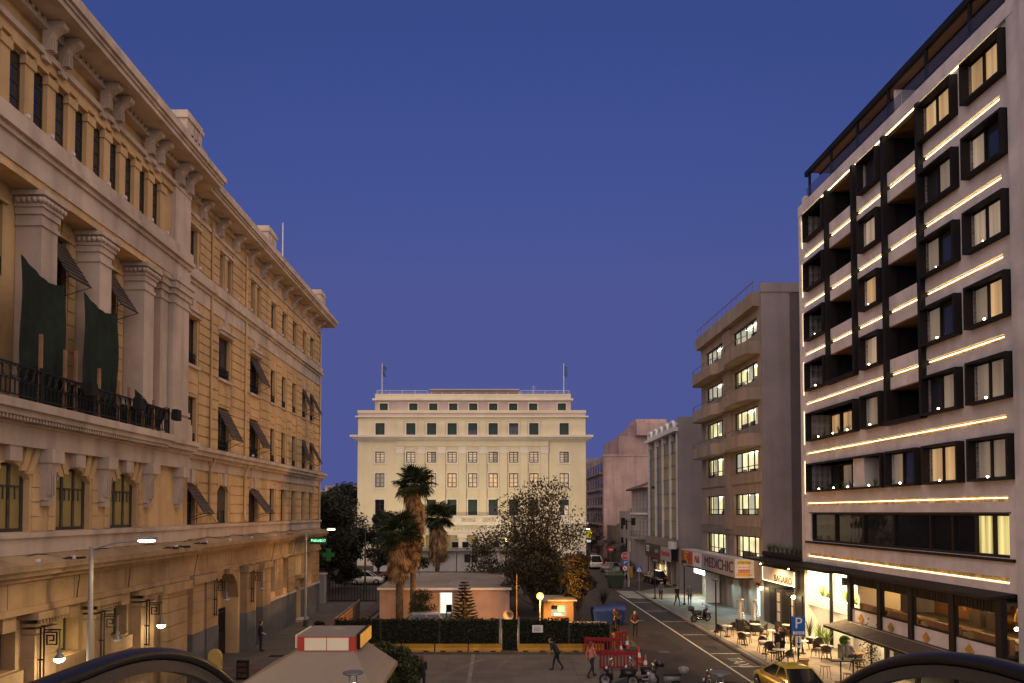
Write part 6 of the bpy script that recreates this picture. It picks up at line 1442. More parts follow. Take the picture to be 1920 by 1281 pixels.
# big airy tree in the middle of the square
tree('plane_tree', 'large airy tree with thin foliage before the right half of the cream building', 3.2, 57, 10.6, 5.2, 'leaf_olive', 21, 2.2, 44, 300, .12, .2, .8)
tree('plane_tree', 'lower bushy tree at the right of the hut roof', .6, 66, 6.6, 4.0, 'leaf_olive', 22, 1.2, 26, 260, .13, .14, .8)
tree('plane_tree', 'dark tree between hut and booth, behind the orange lamp', 3.1, 54, 5.6, 3.2, 'leaf_olive', 27, .9, 26, 520, .12, .14)
tree('orange_tree', 'rounded tree lit orange beside the ticket booth', 5.9, 49.5, 5.3, 1.55, 'leaf_orange', 23, 1.2, 22, 700, .09, .1, 1.1)
tree('young_tree', 'small bushy tree before the hut left of its door', -5.2, 48.6, 2.6, .95, 'shrub_green', 24, .8, 14, 170, .06, .05, blob=(.45,.75))
tree('street_tree', 'dark tree beside the far corner of the ochre building', -17.2, 70, 10.0, 4.2, 'leaf_dark', 31, 2.2, 26, 620, .17, .25)
tree('street_tree', 'dark tree rising in front of the left end of the cream building', -14.6, 84, 8.0, 3.6, 'leaf_dark', 32, 1.6, 24, 560, .17, .22)
tree('street_tree', 'tall dark tree farther back on the left street', -24, 96, 11.5, 6.0, 'leaf_dark', 33, 2.5, 30, 620, .2, .3)
tree('street_tree', 'bare dark tree behind, next to the distant white building', -29, 130, 13.5, 6.5, 'leaf_dark', 34, 3, 30, 380, .22, .3)
tree('street_tree', 'dark bushy tree hiding the base of the cream building at left', -10.2, 80, 5.6, 2.6, 'leaf_dark', 36, .9, 18, 520, .15, .15)
tree('street_tree', 'low dark tree at the end of the left pavement', -17.8, 63.5, 6.4, 2.2, 'leaf_dark', 35, 1.0, 18, 520, .14, .15)
tree('clipped_bush', 'low dark bush hiding the tail of the cream white car', -16.4, 74.0, 2.6, 2.0, 'leaf_dark', 38, .3, 16, 420, .12, .06)
tree('clipped_bush', 'low dark bush at the near end of the slatted fence', -10.6, 41.6, 1.5, .8, 'leaf_dark', 37, .2, 12, 300, .07, .04)
tree('foreground_shrub', 'dense green shrub in front of the plaza beside the kiosk', -4.45, 29.2, 2.45, 1.35, 'shrub_green', 41, .3, 26, 620, .075, .06, 1.2, z0=.05)
tree('corner_shrub', 'small dark shrub at the bottom edge of the plaza', -1.5, 29.0, .7, .8, 'shrub_green', 42, .1, 8, 120, .06, .03, z0=.05)
t = thing('wall_gatepost', 'pale square gatepost under the dark trees at left', 'gatepost', (-16.4, 61, 0)); cube('pillar', 'concrete', 0, 1.0, 0, .8, 0, 2.6, t); cube('cap', 'concrete', -.08, 1.08, -.08, .88, 2.6, 2.75, t)
t = thing('iron_fence', 'dark iron railing under the trees beyond the left building', 'fence', (-15.2, 62, 0))
for i in range(16): cube('bar', 'iron', i*.28, i*.28+.05, 0, .05, 0, 1.9, t)
cube('rail', 'iron', 0, 4.3, -.01, .06, 1.7, 1.76, t); cube('rail', 'iron', 0, 4.3, -.01, .06, .2, .26, t)
# fan palms
def fan_mesh(m, name, nleaf=17, L=.95, pet=.65, droop=.22, spread=105):
    b = MB(); w = .014
    b.add([(-w,0,0),(w,0,0),(w*.7,pet,.0),(-w*.7,pet,.0)], [(0,1,2,3)])
    for i in range(nleaf):
        a = R_(-spread+2*spread*i/(nleaf-1)); l = L*(.75+.25*math.cos(a*.8)); dx, dy = math.sin(a), math.cos(a); px, py = math.cos(a)*.045, -math.sin(a)*.045; z = -.04*abs(math.sin(a))
        b.add([(0,pet,0),(dx*l*.45+px,pet+dy*l*.45+py,z+.03),(dx*l*.8,pet+dy*l*.8,z-droop*.3),(dx*l,pet+dy*l,z-droop),(dx*l*.45-px,pet+dy*l*.45-py,z+.03)], [(0,1,2,4),(4,2,3)])
    return b.mesh(name, m)
FAN = fan_mesh('palm_green', 'frond'); DEAD = fan_mesh('palm_dead', 'dead_frond', 9, .95, .45, .1, 38)
def fan_palm(label, x, y, trunk_h, crown_z, R, skirt, seed, s=1.0, lean=0.0, n=34, nd=46, tw=.2):
    t = thing('fan_palm', label, 'palm tree', (x, y, 0), 0, 'fan palms in the yard'); r = random.Random(seed)
    b = MB(); k = 16; pts = [(lean*(i/k)**2, 0, crown_z*i/k) for i in range(k+1)]; b.tube(pts, [tw*(1.25-.35*i/k) for i in range(k+1)], 10); b.build('trunk', 'palm_bark', t)
    bb = MB()
    for i in range(int(trunk_h*34)):
        z = r.uniform(.2, trunk_h+.3); a = r.uniform(0, 2*math.pi); q = tw*(1.25-.35*z/crown_z); c = (lean*(z/crown_z)**2+q*math.cos(a), q*math.sin(a), z)
        bb.add([(c[0]-.05*math.sin(a),c[1]+.05*math.cos(a),z),(c[0]+.05*math.sin(a),c[1]-.05*math.cos(a),z),(c[0]+.07*math.cos(a),c[1]+.07*math.sin(a),z+.16)], [(0,1,2)])
    tag(bb.build('leaf_bases', 'palm_bark', t, recalc=False), kind='stuff')
    for i in range(n):
        o = link('frond', FAN, t); o.location = (lean, 0, crown_z+r.uniform(-.15,.25)); el = r.uniform(-50, 80); o.rotation_euler = (R_(el), R_(r.uniform(-25,25)), r.uniform(0, 2*math.pi)); q = R/1.5*r.uniform(.8,1.08); o.scale = (q,q,q)
    for i in range(nd):
        z = crown_z-.1-skirt*(i/nd)**1.1; a = r.uniform(0, 2*math.pi); wd = .16+.34*math.sin(math.pi*min(1,(i/nd)*.9+.1))
        o = link('dead_frond', DEAD, t); o.location = (lean*(z/crown_z)**2+wd*math.cos(a), wd*math.sin(a), z); o.rotation_euler = (R_(r.uniform(-88,-70)), R_(r.uniform(-20,20)), a-math.pi/2+r.uniform(-.3,.3)); q = s*r.uniform(.75,1.05); o.scale = (q,q,q)
fan_palm('front fan palm with a golden skirt of dead fronds, leftmost of the three', -6.85, 48.2, 3.4, 6.75, 1.75, 2.5, 1, 1.0, -.15, 64, 130, .22)
fan_palm('tallest fan palm, rising above the other two', -6.1, 49.6, 3.4, 10.2, 1.6, 5.4, 2, .9, .1, 64, 190, .17)
fan_palm('rear fan palm, rightmost of the three, beside the portacabins', -7.5, 86, 3.0, 7.6, 2.3, 3.8, 3, 1.9, .05, 56, 100, .24)
# Norfolk pine with tiered branches
t = thing('norfolk_pine', 'small tiered conifer standing right of the hut door', 'conifer', (-2.25, 47.2, 0)); MB().tube([(0,0,0),(0,0,3.4)], [.07,.02], 8).build('trunk', 'bark', t)
r = random.Random(9); bm_ = MB()
for k in range(13):
    z = .75+k*.215; R = 1.05*(1-(k/14.5))**.8
    for j in range(7):
        a = j*2*math.pi/7+k*.5+r.uniform(-.15,.15); dx, dy = math.cos(a), math.sin(a); pts = [(dx*R*q, dy*R*q, z+.10*q*q*R+.02*math.sin(7*q)) for q in (0,.3,.65,1)]
        bm_.tube(pts, [.02,.018,.014,.006], 4)
        for i in range(24):
            q = .08+.92*i/24; c = Vector((dx*R*q, dy*R*q, z+.1*q*q*R)); l = .19*(1.15-q*.5)
            for sgn in (-1,1):
                e = c+Vector((-dy*sgn*l+dx*l*.6, dx*sgn*l+dy*l*.6, .05)); bm_.add([c+Vector((0,0,.035)),c-Vector((0,0,.035)),e], [(0,1,2)])
bm_.build('branches', 'pine_green', t, recalc=False)
# small yucca palm by the blue bins
t = thing('yucca', 'spiky small palm by the blue waste containers', 'yucca', (8.0, 52.2, 0)); MB().tube([(0,0,0),(.1,0,1.2)], [.12,.09], 8).build('trunk', 'palm_bark', t); tuft('crown', 'palm_green', (.1,0,1.1), 1.6, 70, 1.1, t, .09, 77, .8); tuft('skirt', 'palm_dead', (.1,0,.9), .3, 24, .7, t, .07, 78, 1.4)
# planter bed at the right end of the hedge
t = thing('stone_planter', 'low stone planter bed at the road edge behind the red barriers', 'planter', (6.9, 43.0, 0))
for i in range(5):
    for k in range(2): cube('planter_stone', 'concrete', 0, .3, i*1.0, i*1.0+.97, k*.3, k*.3+.28, t)
tuft('plant', 'leaf_orange', (.7,1.4,.3), .9, 40, .6, t, .07, 88)
# ------------------------------------------------------------ vehicles
mat('tyre', (.012,.012,.012), .85, .2, 3, .1, 30); mat('rim', (.35,.35,.36), .35, .1, 3, 0, metal=.8); gmat('car_glass', (.012,.014,.016), .05, .005)
emat('tail_red', (.5,.02,.01), .25); mat('plate_white', (.6,.6,.55), .5); mat('head_lens', (.5,.5,.48), .15)
def car(label, x, y, rz, m, kind='sedan', L=4.4, W=1.74, H=1.45, z=0.0, taxi=False, name='parked_car'):
    t = thing(name, label, 'taxi' if taxi else 'car', (x, y, z), rz); hw, k = W/2, L/4.4
    # lower body: lofted sections along y (front = +y)
    st = [(-2.2,.34,.80,.80),(-2.12,.24,.92,.93),(-1.6,.2,.97,.99),(-.6,.2,.97,1.0),(.5,.2,.95,1.0),(1.15,.2,.92,.99),(1.75,.22,.80,.95),(2.08,.26,.68,.86),(2.2,.36,.56,.76)]
    if kind == 'hatch': st = [(-2.2,.34,.86,.86),(-2.12,.24,.98,.95)]+st[2:]
    b = MB(); ring = 10; vs = []
    for (yy, z0, zb, wf) in st:
        w = hw*wf; yk = yy*k
        vs += [(-w*.86,yk,z0),(-w*.98,yk,z0+.12),(-w,yk,z0+(zb-z0)*.55),(-w*.97,yk,zb-.06),(-w*.86,yk,zb),(w*.86,yk,zb),(w*.97,yk,zb-.06),(w,yk,z0+(zb-z0)*.55),(w*.98,yk,z0+.12),(w*.86,yk,z0)]
    n = len(st); fs = [(i*ring+j,i*ring+(j+1)%ring,(i+1)*ring+(j+1)%ring,(i+1)*ring+j) for i in range(n-1) for j in range(ring)]+[tuple(range(ring)),tuple(range((n-1)*ring,n*ring))]
    b.add(vs, fs, True); b.build('body', m, t)
    # greenhouse
    yb0, yb1, yr0, yr1 = (-1.5,1.2,-.75,.25) if kind == 'sedan' else (-2.05,1.15,-1.55,.25)
    zb, zr, wb, wr = .94, H, hw*.86, hw*.66; g = MB()
    g.add([(-wb,yb0*k,zb),(wb,yb0*k,zb),(wb,yb1*k,zb),(-wb,yb1*k,zb),(-wr,yr0*k,zr-.02),(wr,yr0*k,zr-.02),(wr,yr1*k,zr-.03),(-wr,yr1*k,zr-.03)], [(0,1,5,4),(1,2,6,5),(2,3,7,6),(3,0,4,7)]); g.build('windows', 'car_glass', t)
    rf = MB(); rf.add([(-wr-.02,(yr0-.05)*k,zr-.035),(wr+.02,(yr0-.05)*k,zr-.035),(wr+.02,(yr1+.06)*k,zr-.045),(-wr-.02,(yr1+.06)*k,zr-.045),(-wr*.85,yr0*k,zr+.02),(wr*.85,yr0*k,zr+.02),(wr*.85,yr1*k,zr+.015),(-wr*.85,yr1*k,zr+.015)], [(0,1,5,4),(1,2,6,5),(2,3,7,6),(3,0,4,7),(4,5,6,7)], True); rf.build('roof', m, t)
    p = MB()
    for s in (-1, 1):
        for (a, c) in (((wb,yb0,zb),(wr,yr0,zr)),((wb,yb1,zb),(wr,yr1,zr)),((wb+.005,(yb0+yb1)/2-.1,zb),(wr+.005,(yr0+yr1)/2-.05,zr))): p.tube([(s*a[0],a[1]*k,a[2]),(s*c[0],c[1]*k,c[2]-.02)], .035, 4)
    p.build('pillar', m, t)
    for s in (-1, 1):
        for yy in (-1.32, 1.38):
            MB().lathe([(.30,-.005),(.36,0),(.36,.02)], (s*(hw*.985),yy*k,.33), 18, 'x').build('wheel_arch', 'black_matt', t)
            wl = MB(); wl.lathe([(.18,-.1),(.29,-.1),(.31,-.06),(.31,.06),(.29,.1),(.18,.1)], (s*(hw-.08),yy*k,.31), 18, 'x'); w = wl.build('wheel', 'tyre', t)
            MB().lathe([(.19,0),(.17,.02),(.04,.03),(.001,.03)] if s > 0 else [(.19,0),(.17,-.02),(.04,-.03),(.001,-.03)], (s*(hw+.018),yy*k,.31), 14, 'x').build('rim', 'rim', w)
        cube('tail_light', 'tail_red', s*hw*.72-.14, s*hw*.72+.14, -2.2*k-.02, -2.06*k, .68, .82, t); cube('head_light', 'head_lens', s*hw*.62-.16, s*hw*.62+.16, 2.06*k, 2.2*k+.01, .50, .62, t); cube('mirror', m, s*(hw+.02)-.07, s*(hw+.02)+.07, .72*k, .84*k, .92, 1.04, t)
    cube('number_plate', 'plate_white', -.26, .26, -2.2*k-.03, -2.19*k, .52, .63, t); cube('bumper', m, -hw*.85, hw*.85, -2.2*k-.06, -2.1*k, .34, .5, t)
    if taxi: cube('taxi_sign', 'taxi_yellow', -.18, .18, -.3, -.16, zr+.02, zr+.11, t)
    return t
mat('taxi_yellow', (.42,.30,.02), .3, .08, 2, 0, coat=.6); mat('car_white', (.6,.58,.52), .3, .08, 2, 0, coat=.5); mat('car_black', (.012,.012,.015), .25, .1, 2, 0, coat=.6); mat('car_grey', (.13,.13,.135), .3, .1, 2, 0, coat=.6); mat('car_silver', (.38,.37,.34), .3, .1, 2, 0, metal=.3, coat=.5); mat('car_red', (.18,.02,.02), .3, .1, 2, 0, coat=.5); mat('car_blue', (.03,.04,.08), .3, .1, 2, 0, coat=.5)
car('yellow taxi parked at the kerb at the bottom right', 13.05, 30.6, R_(2), 'taxi_yellow', 'sedan', 4.6, 1.8, 1.46, taxi=True, name='taxi')
car('cream white car parked under the trees at left', -14.9, 78, R_(-88), 'car_white', 'hatch', 3.9, 1.7, 1.5)
car('dark red car parked beyond the cream white one', -12.5, 84, R_(85), 'car_red', 'hatch', 3.9, 1.7, 1.5)
car('silver hatchback parked behind the ivy fence before the hut', -5.2, 44.2, R_(98), 'car_silver', 'hatch', 3.9, 1.68, 1.62, .08)
car('black car stopped at the mouth of the side street', 15.0, 86, R_(12), 'car_black', 'sedan'); car('grey car parked behind the black car', 15.4, 93, R_(8), 'car_grey', 'hatch'); car('dark car parked at the right of the side street by the old house', 18.4, 80, R_(4), 'car_black', 'hatch'); car('dark blue car farther up the side street on the right', 18.3, 98, R_(2), 'car_blue', 'sedan'); car('white van shaped car at the left edge of the side street', 14.2, 101, R_(6), 'car_white', 'hatch', 4.6, 1.9, 1.9); car('second grey car in the row up the side street', 15.6, 108, R_(5), 'car_grey', 'sedan'); car('last dark car visible up the side street', 16.0, 116, R_(4), 'car_blue', 'hatch')
mat('bike_black', (.012,.012,.013), .35, .2, 3, 0, coat=.4); mat('bike_grey', (.16,.16,.17), .35, .1, 3, 0, coat=.3); mat('chrome', (.55,.55,.55), .15, .05, 3, 0, metal=1.0)
def motorbike(label, x, y, rz, m='bike_black', box=None, screen=True, lean=8, z=0.0):
    t = thing('motorcycle', label, 'motorcycle', (x, y, z), rz); t.rotation_euler = (0, R_(lean), rz)
    for yy in (-.62, .66):
        w = MB(); w.lathe([(.2,-.05),(.27,-.06),(.30,-.02),(.30,.02),(.27,.06),(.2,.05)], (0,yy,.3), 18, 'x'); w = w.build('wheel', 'tyre', t); MB().lathe([(.2,-.03),(.05,-.04),(.05,.04),(.2,.03)], (0,yy,.3), 12, 'x').build('rim', 'grey_metal', w)
    b = MB(); b.add([(-.13,-.75,.62),(.13,-.75,.62),(.17,-.1,.5),(-.17,-.1,.5),(-.11,-.8,.80),(.11,-.8,.80),(.14,-.05,.78),(-.14,-.05,.78)], [(0,1,2,3),(4,7,6,5),(0,4,5,1),(1,5,6,2),(2,6,7,3),(3,7,4,0)], True)
    b.add([(-.17,-.35,.2),(.17,-.35,.2),(.17,.3,.2),(-.17,.3,.2),(-.18,-.4,.5),(.18,-.4,.5),(.15,.35,.34),(-.15,.35,.34)], [(0,1,2,3),(4,7,6,5),(0,4,5,1),(1,5,6,2),(2,6,7,3),(3,7,4,0)]); b.build('engine_body', m, t)
    f = MB(); f.add([(-.2,.3,.3),(.2,.3,.3),(.12,.62,.55),(-.12,.62,.55),(-.2,.34,.85),(.2,.34,.85),(.12,.55,.95),(-.12,.55,.95)], [(0,1,2,3),(4,7,6,5),(0,4,5,1),(1,5,6,2),(2,6,7,3),(3,7,4,0)], True); f.tube([(0,.52,.9),(0,.62,.55),(0,.66,.3)], .045, 6); f.box(-.08,.08,.44,.9,.56,.62); f.build('front_fairing', m, t)
    s = MB(); s.add([(-.13,-.85,.8),(.13,-.85,.8),(.15,.0,.78),(-.15,.0,.78),(-.1,-.82,.9),(.1,-.82,.9),(.12,-.05,.86),(-.12,-.05,.86)], [(4,7,6,5),(0,4,5,1),(1,5,6,2),(2,6,7,3),(3,7,4,0)], True); s.build('seat', 'black_matt', t)
    h = MB(); h.tube([(-.36,.33,1.04),(-.15,.45,1.02),(.15,.45,1.02),(.36,.33,1.04)], .018, 6)
    for q in (-1,1): h.tube([(q*.25,.4,1.03),(q*.34,.42,1.22)], .01, 4); h.ball((q*.36,.42,1.26), .065, 8, 5)
    h.build('handlebar', 'chrome', t); MB().ball((0,.6,.84), .09, 10, 6).build('headlight', 'head_lens', t)
    if screen: MB().slab([(-.17,.52,.95),(.17,.52,.95),(.12,.42,1.3),(-.12,.42,1.3)], .01).build('windscreen', 'glass_clear', t)
    if box:
        b = MB(); b.lathe([(.001,.9),(.19,.9),(.23,.98),(.23,1.12),(.17,1.22),(.001,1.25)], (0,-.95,0), 14); b.build('top_box', box, t)
    e = MB(); e.tube([(.16,-.1,.3),(.2,-.7,.42)], [.03,.05], 8); e.build('exhaust', 'chrome', t)
    return t
motorbike('black motorcycle parked beside the red barrier, leftmost of the row', 5.75, 32.3, R_(75), 'bike_black', None, True, 8, -.01); motorbike('dark motorcycle with a round black top box in the parked row', 6.75, 32.6, R_(82), 'bike_black', 'bike_black', True, 8, -.01); motorbike('dark scooter with a pale grey top box, rightmost of the parked row', 7.5, 31.2, R_(80), 'bike_grey', 'bike_grey', True, 8, -.01)
motorbike('small motorcycle at the very bottom edge right of the parked row', 9.6, 29.9, R_(60), 'bike_black', None, True, 8, -.01)
motorbike('black scooter with round top box parked on the right pavement', 15.0, 50.6, R_(-65), 'bike_black', 'bike_black', True, 6, .11)
# ------------------------------------------------------------ people
def person(label, x, y, rz, joints, mats, z=0.0, hair='short', h=1.75, sit=False, extra=None):
    """one continuous body grown from tapered limbs; mats: skin, hair, top, trousers, shoes"""
    t = thing('person', label, 'person', (x, y, z), rz)
    J = {'pel':(0,0,.95),'chest':(0,0,1.28),'neck':(0,0,1.47),'head':(0,.02,1.63),'shl':(-.18,0,1.42),'shr':(.18,0,1.42),'ell':(-.24,-.02,1.14),'elr':(.24,-.02,1.14),'hal':(-.25,.06,.88),'har':(.25,.06,.88),'hil':(-.09,0,.93),'hir':(.09,0,.93),'knl':(-.10,.03,.5),'knr':(.10,.03,.5),'anl':(-.10,0,.08),'anr':(.10,0,.08),'tol':(-.12,.17,.04),'tor':(.12,.17,.04)}
    J.update(joints); J = {k: Vector(v)*(h/1.75) for k, v in J.items()}
    seg = [('pel','chest',.145,.155,2),('chest','neck',.15,.07,2),('neck','head',.055,.06,0),('head','head',.10,.10,0),('shl','shr',.08,.08,2),('shl','ell',.06,.05,2),('shr','elr',.06,.05,2),('ell','hal',.045,.032,0),('elr','har',.045,.032,0),('hil','hir',.12,.12,3),('hil','knl',.095,.065,3),('hir','knr',.095,.065,3),('knl','anl',.062,.045,3),('knr','anr',.062,.045,3),('anl','tol',.05,.038,4),('anr','tor',.05,.038,4)]
    b = MB(); A, Bv, ra, rb, ids = [], [], [], [], []
    def cap(p, q, r0, r1, mi):
        A.append(p); Bv.append(q); ra.append(r0); rb.append(r1); ids.append(mi); n = max(2, int((q-p).length/.03)+1)
        for i in range(n): b.ball(tuple(p.lerp(q, i/(n-1))), r0+(r1-r0)*i/(n-1), 8, 6)
    for a, c, r0, r1, mi in seg: cap(J[a], J[c], r0, r1, mi)
    hd = J['head']; cap(hd+Vector((0,-.0,-.05)), hd+Vector((0,.015,.03)), .078, .09, 0); cap(hd+Vector((0,.105,-.01)), hd+Vector((0,.10,.02)), .018, .014, 0)     # jaw, nose
    cap(hd+Vector((0,-.02,.035)), hd+Vector((0,-.04,.06)), .102, .09, 1)
    if hair == 'long': cap(hd+Vector((0,-.07,0)), hd+Vector((0,-.09,-.16)), .085, .06, 1)
    if hair == 'cap': cap(hd+Vector((0,.08,.06)), hd+Vector((0,.15,.055)), .04, .03, 1)
    for s, e, hnd in (('l','ell','hal'),('r','elr','har')):
        d = (J[hnd]-J[e]).normalized(); side = d.cross(Vector((0,1,0))); side = side.normalized() if side.length > .1 else Vector((1,0,0)); cap(J[hnd], J[hnd]+d*.07, .034, .034, 0)
        for f in (-1.5,-.5,.5,1.5): cap(J[hnd]+d*.08+side*.016*f, J[hnd]+d*(.16-.012*abs(f))+side*.018*f+Vector((0,.02,0)), .011, .009, 0)
        cap(J[hnd]+side*.03, J[hnd]+d*.06+side*.06, .012, .01, 0)
    me = b.mesh('body_base', mats[0]); o = bpy.data.objects.new('body_base', me); COL.objects.link(o)
    md = o.modifiers.new('r', 'REMESH'); md.mode = 'VOXEL'; md.voxel_size = .022; md.use_smooth_shade = True
    m2 = bpy.data.meshes.new_from_object(o.evaluated_get(bpy.context.evaluated_depsgraph_get())); bpy.data.objects.remove(o); bpy.data.meshes.remove(me)
    n = len(m2.polygons); C = np.empty(n*3, dtype=np.float32); m2.polygons.foreach_get('center', C); C = C.reshape(-1,3)
    best = np.full(n, 1e9); idx = np.zeros(n, dtype=np.int32)
    for p, q, r0, r1, mi in zip(A, Bv, ra, rb, ids):
        p_, q_ = np.array(p), np.array(q); d = q_-p_; l2 = max(1e-9, float(d@d)); tt = np.clip(((C-p_)@d)/l2, 0, 1); dist = np.linalg.norm(C-p_-tt[:,None]*d, axis=1)-(r0+(r1-r0)*tt)
        up = dist < best; best[up] = dist[up]; idx[up] = mi
    m2.materials.clear()
    for m in mats: m2.materials.append(MT(m))
    m2.polygons.foreach_set('material_index', idx); m2.polygons.foreach_set('use_smooth', np.ones(n, dtype=bool)); m2.update(); m2.name = 'body'
    link('body', m2, t); return t
mat('skin', (.42,.24,.16), .55, .08, 4, 0); mat('hair_dark', (.02,.015,.012), .7); mat('hair_red', (.14,.035,.02), .7); mat('hair_grey', (.2,.19,.18), .7); mat('cloth_black', (.015,.015,.017), .9); mat('cloth_navy', (.02,.024,.04), .9); mat('cloth_grey', (.14,.13,.13), .9); mat('cloth_pink', (.48,.17,.12), .9); mat('cloth_khaki', (.30,.22,.14), .9); mat('cloth_brown', (.08,.045,.03), .9); mat('cloth_white', (.5,.48,.45), .9)
walkA = {'knl':(-.10,.16,.52),'anl':(-.10,.22,.09),'tol':(-.11,.38,.08),'knr':(.10,-.04,.5),'anr':(.10,-.3,.13),'tor':(.11,-.2,.03),'ell':(-.25,-.12,1.15),'hal':(-.26,-.1,.9),'elr':(.25,.06,1.15),'har':(.24,.24,.98)}
person('person in dark clothes and cap standing by the grey dado of the left building', -13.75, 39.9, R_(-60), {'hal':(-.18,.22,1.0),'har':(.2,.2,1.02)}, ['skin','hair_dark','cloth_black','cloth_navy','cloth_black'], .12, 'cap')
person('person walking along the road with a pale bag held in front', 9.05, 45.0, R_(170), dict(walkA, hal=(-.08,.2,1.05), har=(.1,.22,1.05)), ['skin','hair_red','cloth_brown','cloth_navy','cloth_black'], -.02, 'long')
person('person in dark coat left of the lamp post with the globe hood', 15.5, 59.0, R_(200), walkA, ['skin','hair_dark','cloth_black','cloth_navy','cloth_black'], .12)
person('person in grey top next to the globe lamp post, right of the couple', 16.75, 59.6, R_(150), {}, ['skin','hair_dark','cloth_grey','cloth_navy','cloth_black'], .12, 'long')
person('person walking near the lit shop window in pale clothes', 14.9, 62.3, R_(160), walkA, ['skin','hair_dark','cloth_grey','cloth_navy','cloth_white'], .12)
person('person in dark clothes bending on the plaza before the yellow barriers', 3.1, 35.4, R_(80), dict(walkA, chest=(0,.16,1.24), neck=(0,.28,1.38), head=(0,.36,1.5), shl=(-.18,.22,1.36), shr=(.18,.22,1.36), ell=(-.24,.28,1.1), elr=(.24,.28,1.1), hal=(-.2,.4,.9), har=(.2,.4,.9)), ['skin','hair_dark','cloth_navy','cloth_black','cloth_black'], .06)
person('person in a pink top and red hair walking by the red barriers', 4.65, 33.9, R_(-60), walkA, ['skin','hair_red','cloth_pink','cloth_navy','cloth_black'], .06, 'long')
person('person with red hair half hidden by the foreground shrub', -3.35, 30.6, R_(30), walkA, ['skin','hair_red','cloth_black','cloth_navy','cloth_black'], .06, 'long')
person('person in dark coat bending by the blue waste containers', 8.3, 47.2, R_(20), {'chest':(0,.18,1.22),'neck':(0,.3,1.34),'head':(0,.38,1.46),'shl':(-.18,.24,1.33),'shr':(.18,.24,1.33)}, ['skin','hair_red','cloth_brown','cloth_black','cloth_black'], -.02)
person('standing person in black top and khaki shorts left of the parking sign', 15.25, 37.4, R_(-80), {'ell':(-.2,.12,1.16),'hal':(-.0,.26,1.2),'elr':(.22,.1,1.16),'har':(.05,.28,1.14)}, ['skin','hair_red','cloth_black','cloth_khaki','cloth_black'], .12)
person('person in dark top facing another beside the parking sign', 15.75, 37.9, R_(110), {'ell':(-.2,.12,1.16),'hal':(-.02,.24,1.12)}, ['skin','hair_dark','cloth_black','cloth_black','cloth_black'], .12)
sitJ = {'pel':(0,0,.52),'chest':(0,.03,.84),'neck':(0,.05,1.03),'head':(0,.08,1.19),'shl':(-.19,.05,.98),'shr':(.19,.05,.98),'ell':(-.26,.14,.76),'elr':(.26,.14,.76),'hal':(-.14,.36,.78),'har':(.14,.36,.78),'hil':(-.1,.0,.5),'hir':(.1,.0,.5),'knl':(-.12,.42,.52),'knr':(.12,.42,.52),'anl':(-.12,.4,.1),'anr':(.12,.4,.1),'tol':(-.13,.55,.04),'tor':(.13,.55,.04)}
person('person in grey sitting at the round table under the brown awning', 18.55, 36.3, R_(-70), sitJ, ['skin','hair_grey','cloth_grey','cloth_navy','cloth_black'], .12)
# ------------------------------------------------------------ cafe furniture
mat('rattan', (.055,.035,.02), .8, .4, 6, .4, 60); mat('table_top', (.62,.56,.46), .4, .1, 3, .02, 20); mat('table_wood', (.35,.18,.07), .5, .2, 4, .05, 20)
def cafe_chair(label, x, y, rz):
    t = thing('cafe_chair', label, 'chair', (x, y, .118), rz, 'rattan cafe chairs')
    return t
def _chair_parts():
    P = []; b = MB(); b.box(-.22,.22,-.22,.22,.43,.47); P.append(('seat', b.mesh('seat', 'rattan')))
    b = MB(); n = 10
    for i in range(n):
        a0, a1 = math.pi*(1.05+.9*i/n), math.pi*(1.05+.9*(i+1)/n); f = lambda a: .62+.24*max(0,math.sin(a-math.pi))
        q = [(.235*math.cos(a), .235*math.sin(a)) for a in (a0,a1)]; b.add([(q[0][0],q[0][1],.5),(q[1][0],q[1][1],.5),(q[1][0]*1.08,q[1][1]*1.08,f(a1)),(q[0][0]*1.08,q[0][1]*1.08,f(a0))], [(0,1,2,3)])
    P.append(('backrest', b.mesh('backrest', 'rattan')))
    b = MB(); b.tube([(.25*math.cos(a),.25*math.sin(a),.63+.24*max(0,math.sin(a-math.pi))) for a in [math.pi*(1.0+i/12) for i in range(13)]], .02, 6); P.append(('back_frame', b.mesh('back_frame', 'rattan')))
    for sx in (-1,1):
        for sy in (-1,1): b = MB(); b.tube([(sx*.2,sy*.19,.45),(sx*.25,sy*.25,0)], .018, 5); P.append(('leg', b.mesh('leg', 'rattan')))
    return P
CH = _chair_parts()
def _table_parts(top):
    b = MB(); b.lathe([(.001,.735),(.33,.735),(.34,.72),(.33,.70),(.001,.70)], (0,0,0), 22); T = [('top', b.mesh('top', top))]
    b = MB(); b.tube([(0,0,.03),(0,0,.7)], .03, 8); T.append(('stem', b.mesh('stem', 'black_metal'))); b = MB(); b.lathe([(.001,.04),(.06,.04),(.22,.015),(.22,0)], (0,0,0), 14); T.append(('foot', b.mesh('foot', 'black_metal'))); return T
TB = _table_parts('table_top'); TW = _table_parts('table_wood')
def add_parts(t, P):
    for n, me in P: link(n, me, t)
    return t
tabs = [(14.95,44.6,'at the kerb just beyond the flat hooded lamp post'),(15.1,41.9,'second along the kerb, left of the heaters'),(15.3,39.2,'third along the kerb, in the middle of the terrace'),(15.15,36.9,'nearest the kerb beside the taxi'),(17.0,45.2,'in front of the left patio heater'),(17.2,42.8,'in the middle row below the heaters'),(19.0,44.9,'by the dark restaurant doors'),(18.6,42.6,'second from the dark restaurant doors'),(17.5,39.4,'right behind the parking sign'),(18.2,37.9,'beside the green plants'),(18.7,40.4,'close to the white niche wall')]
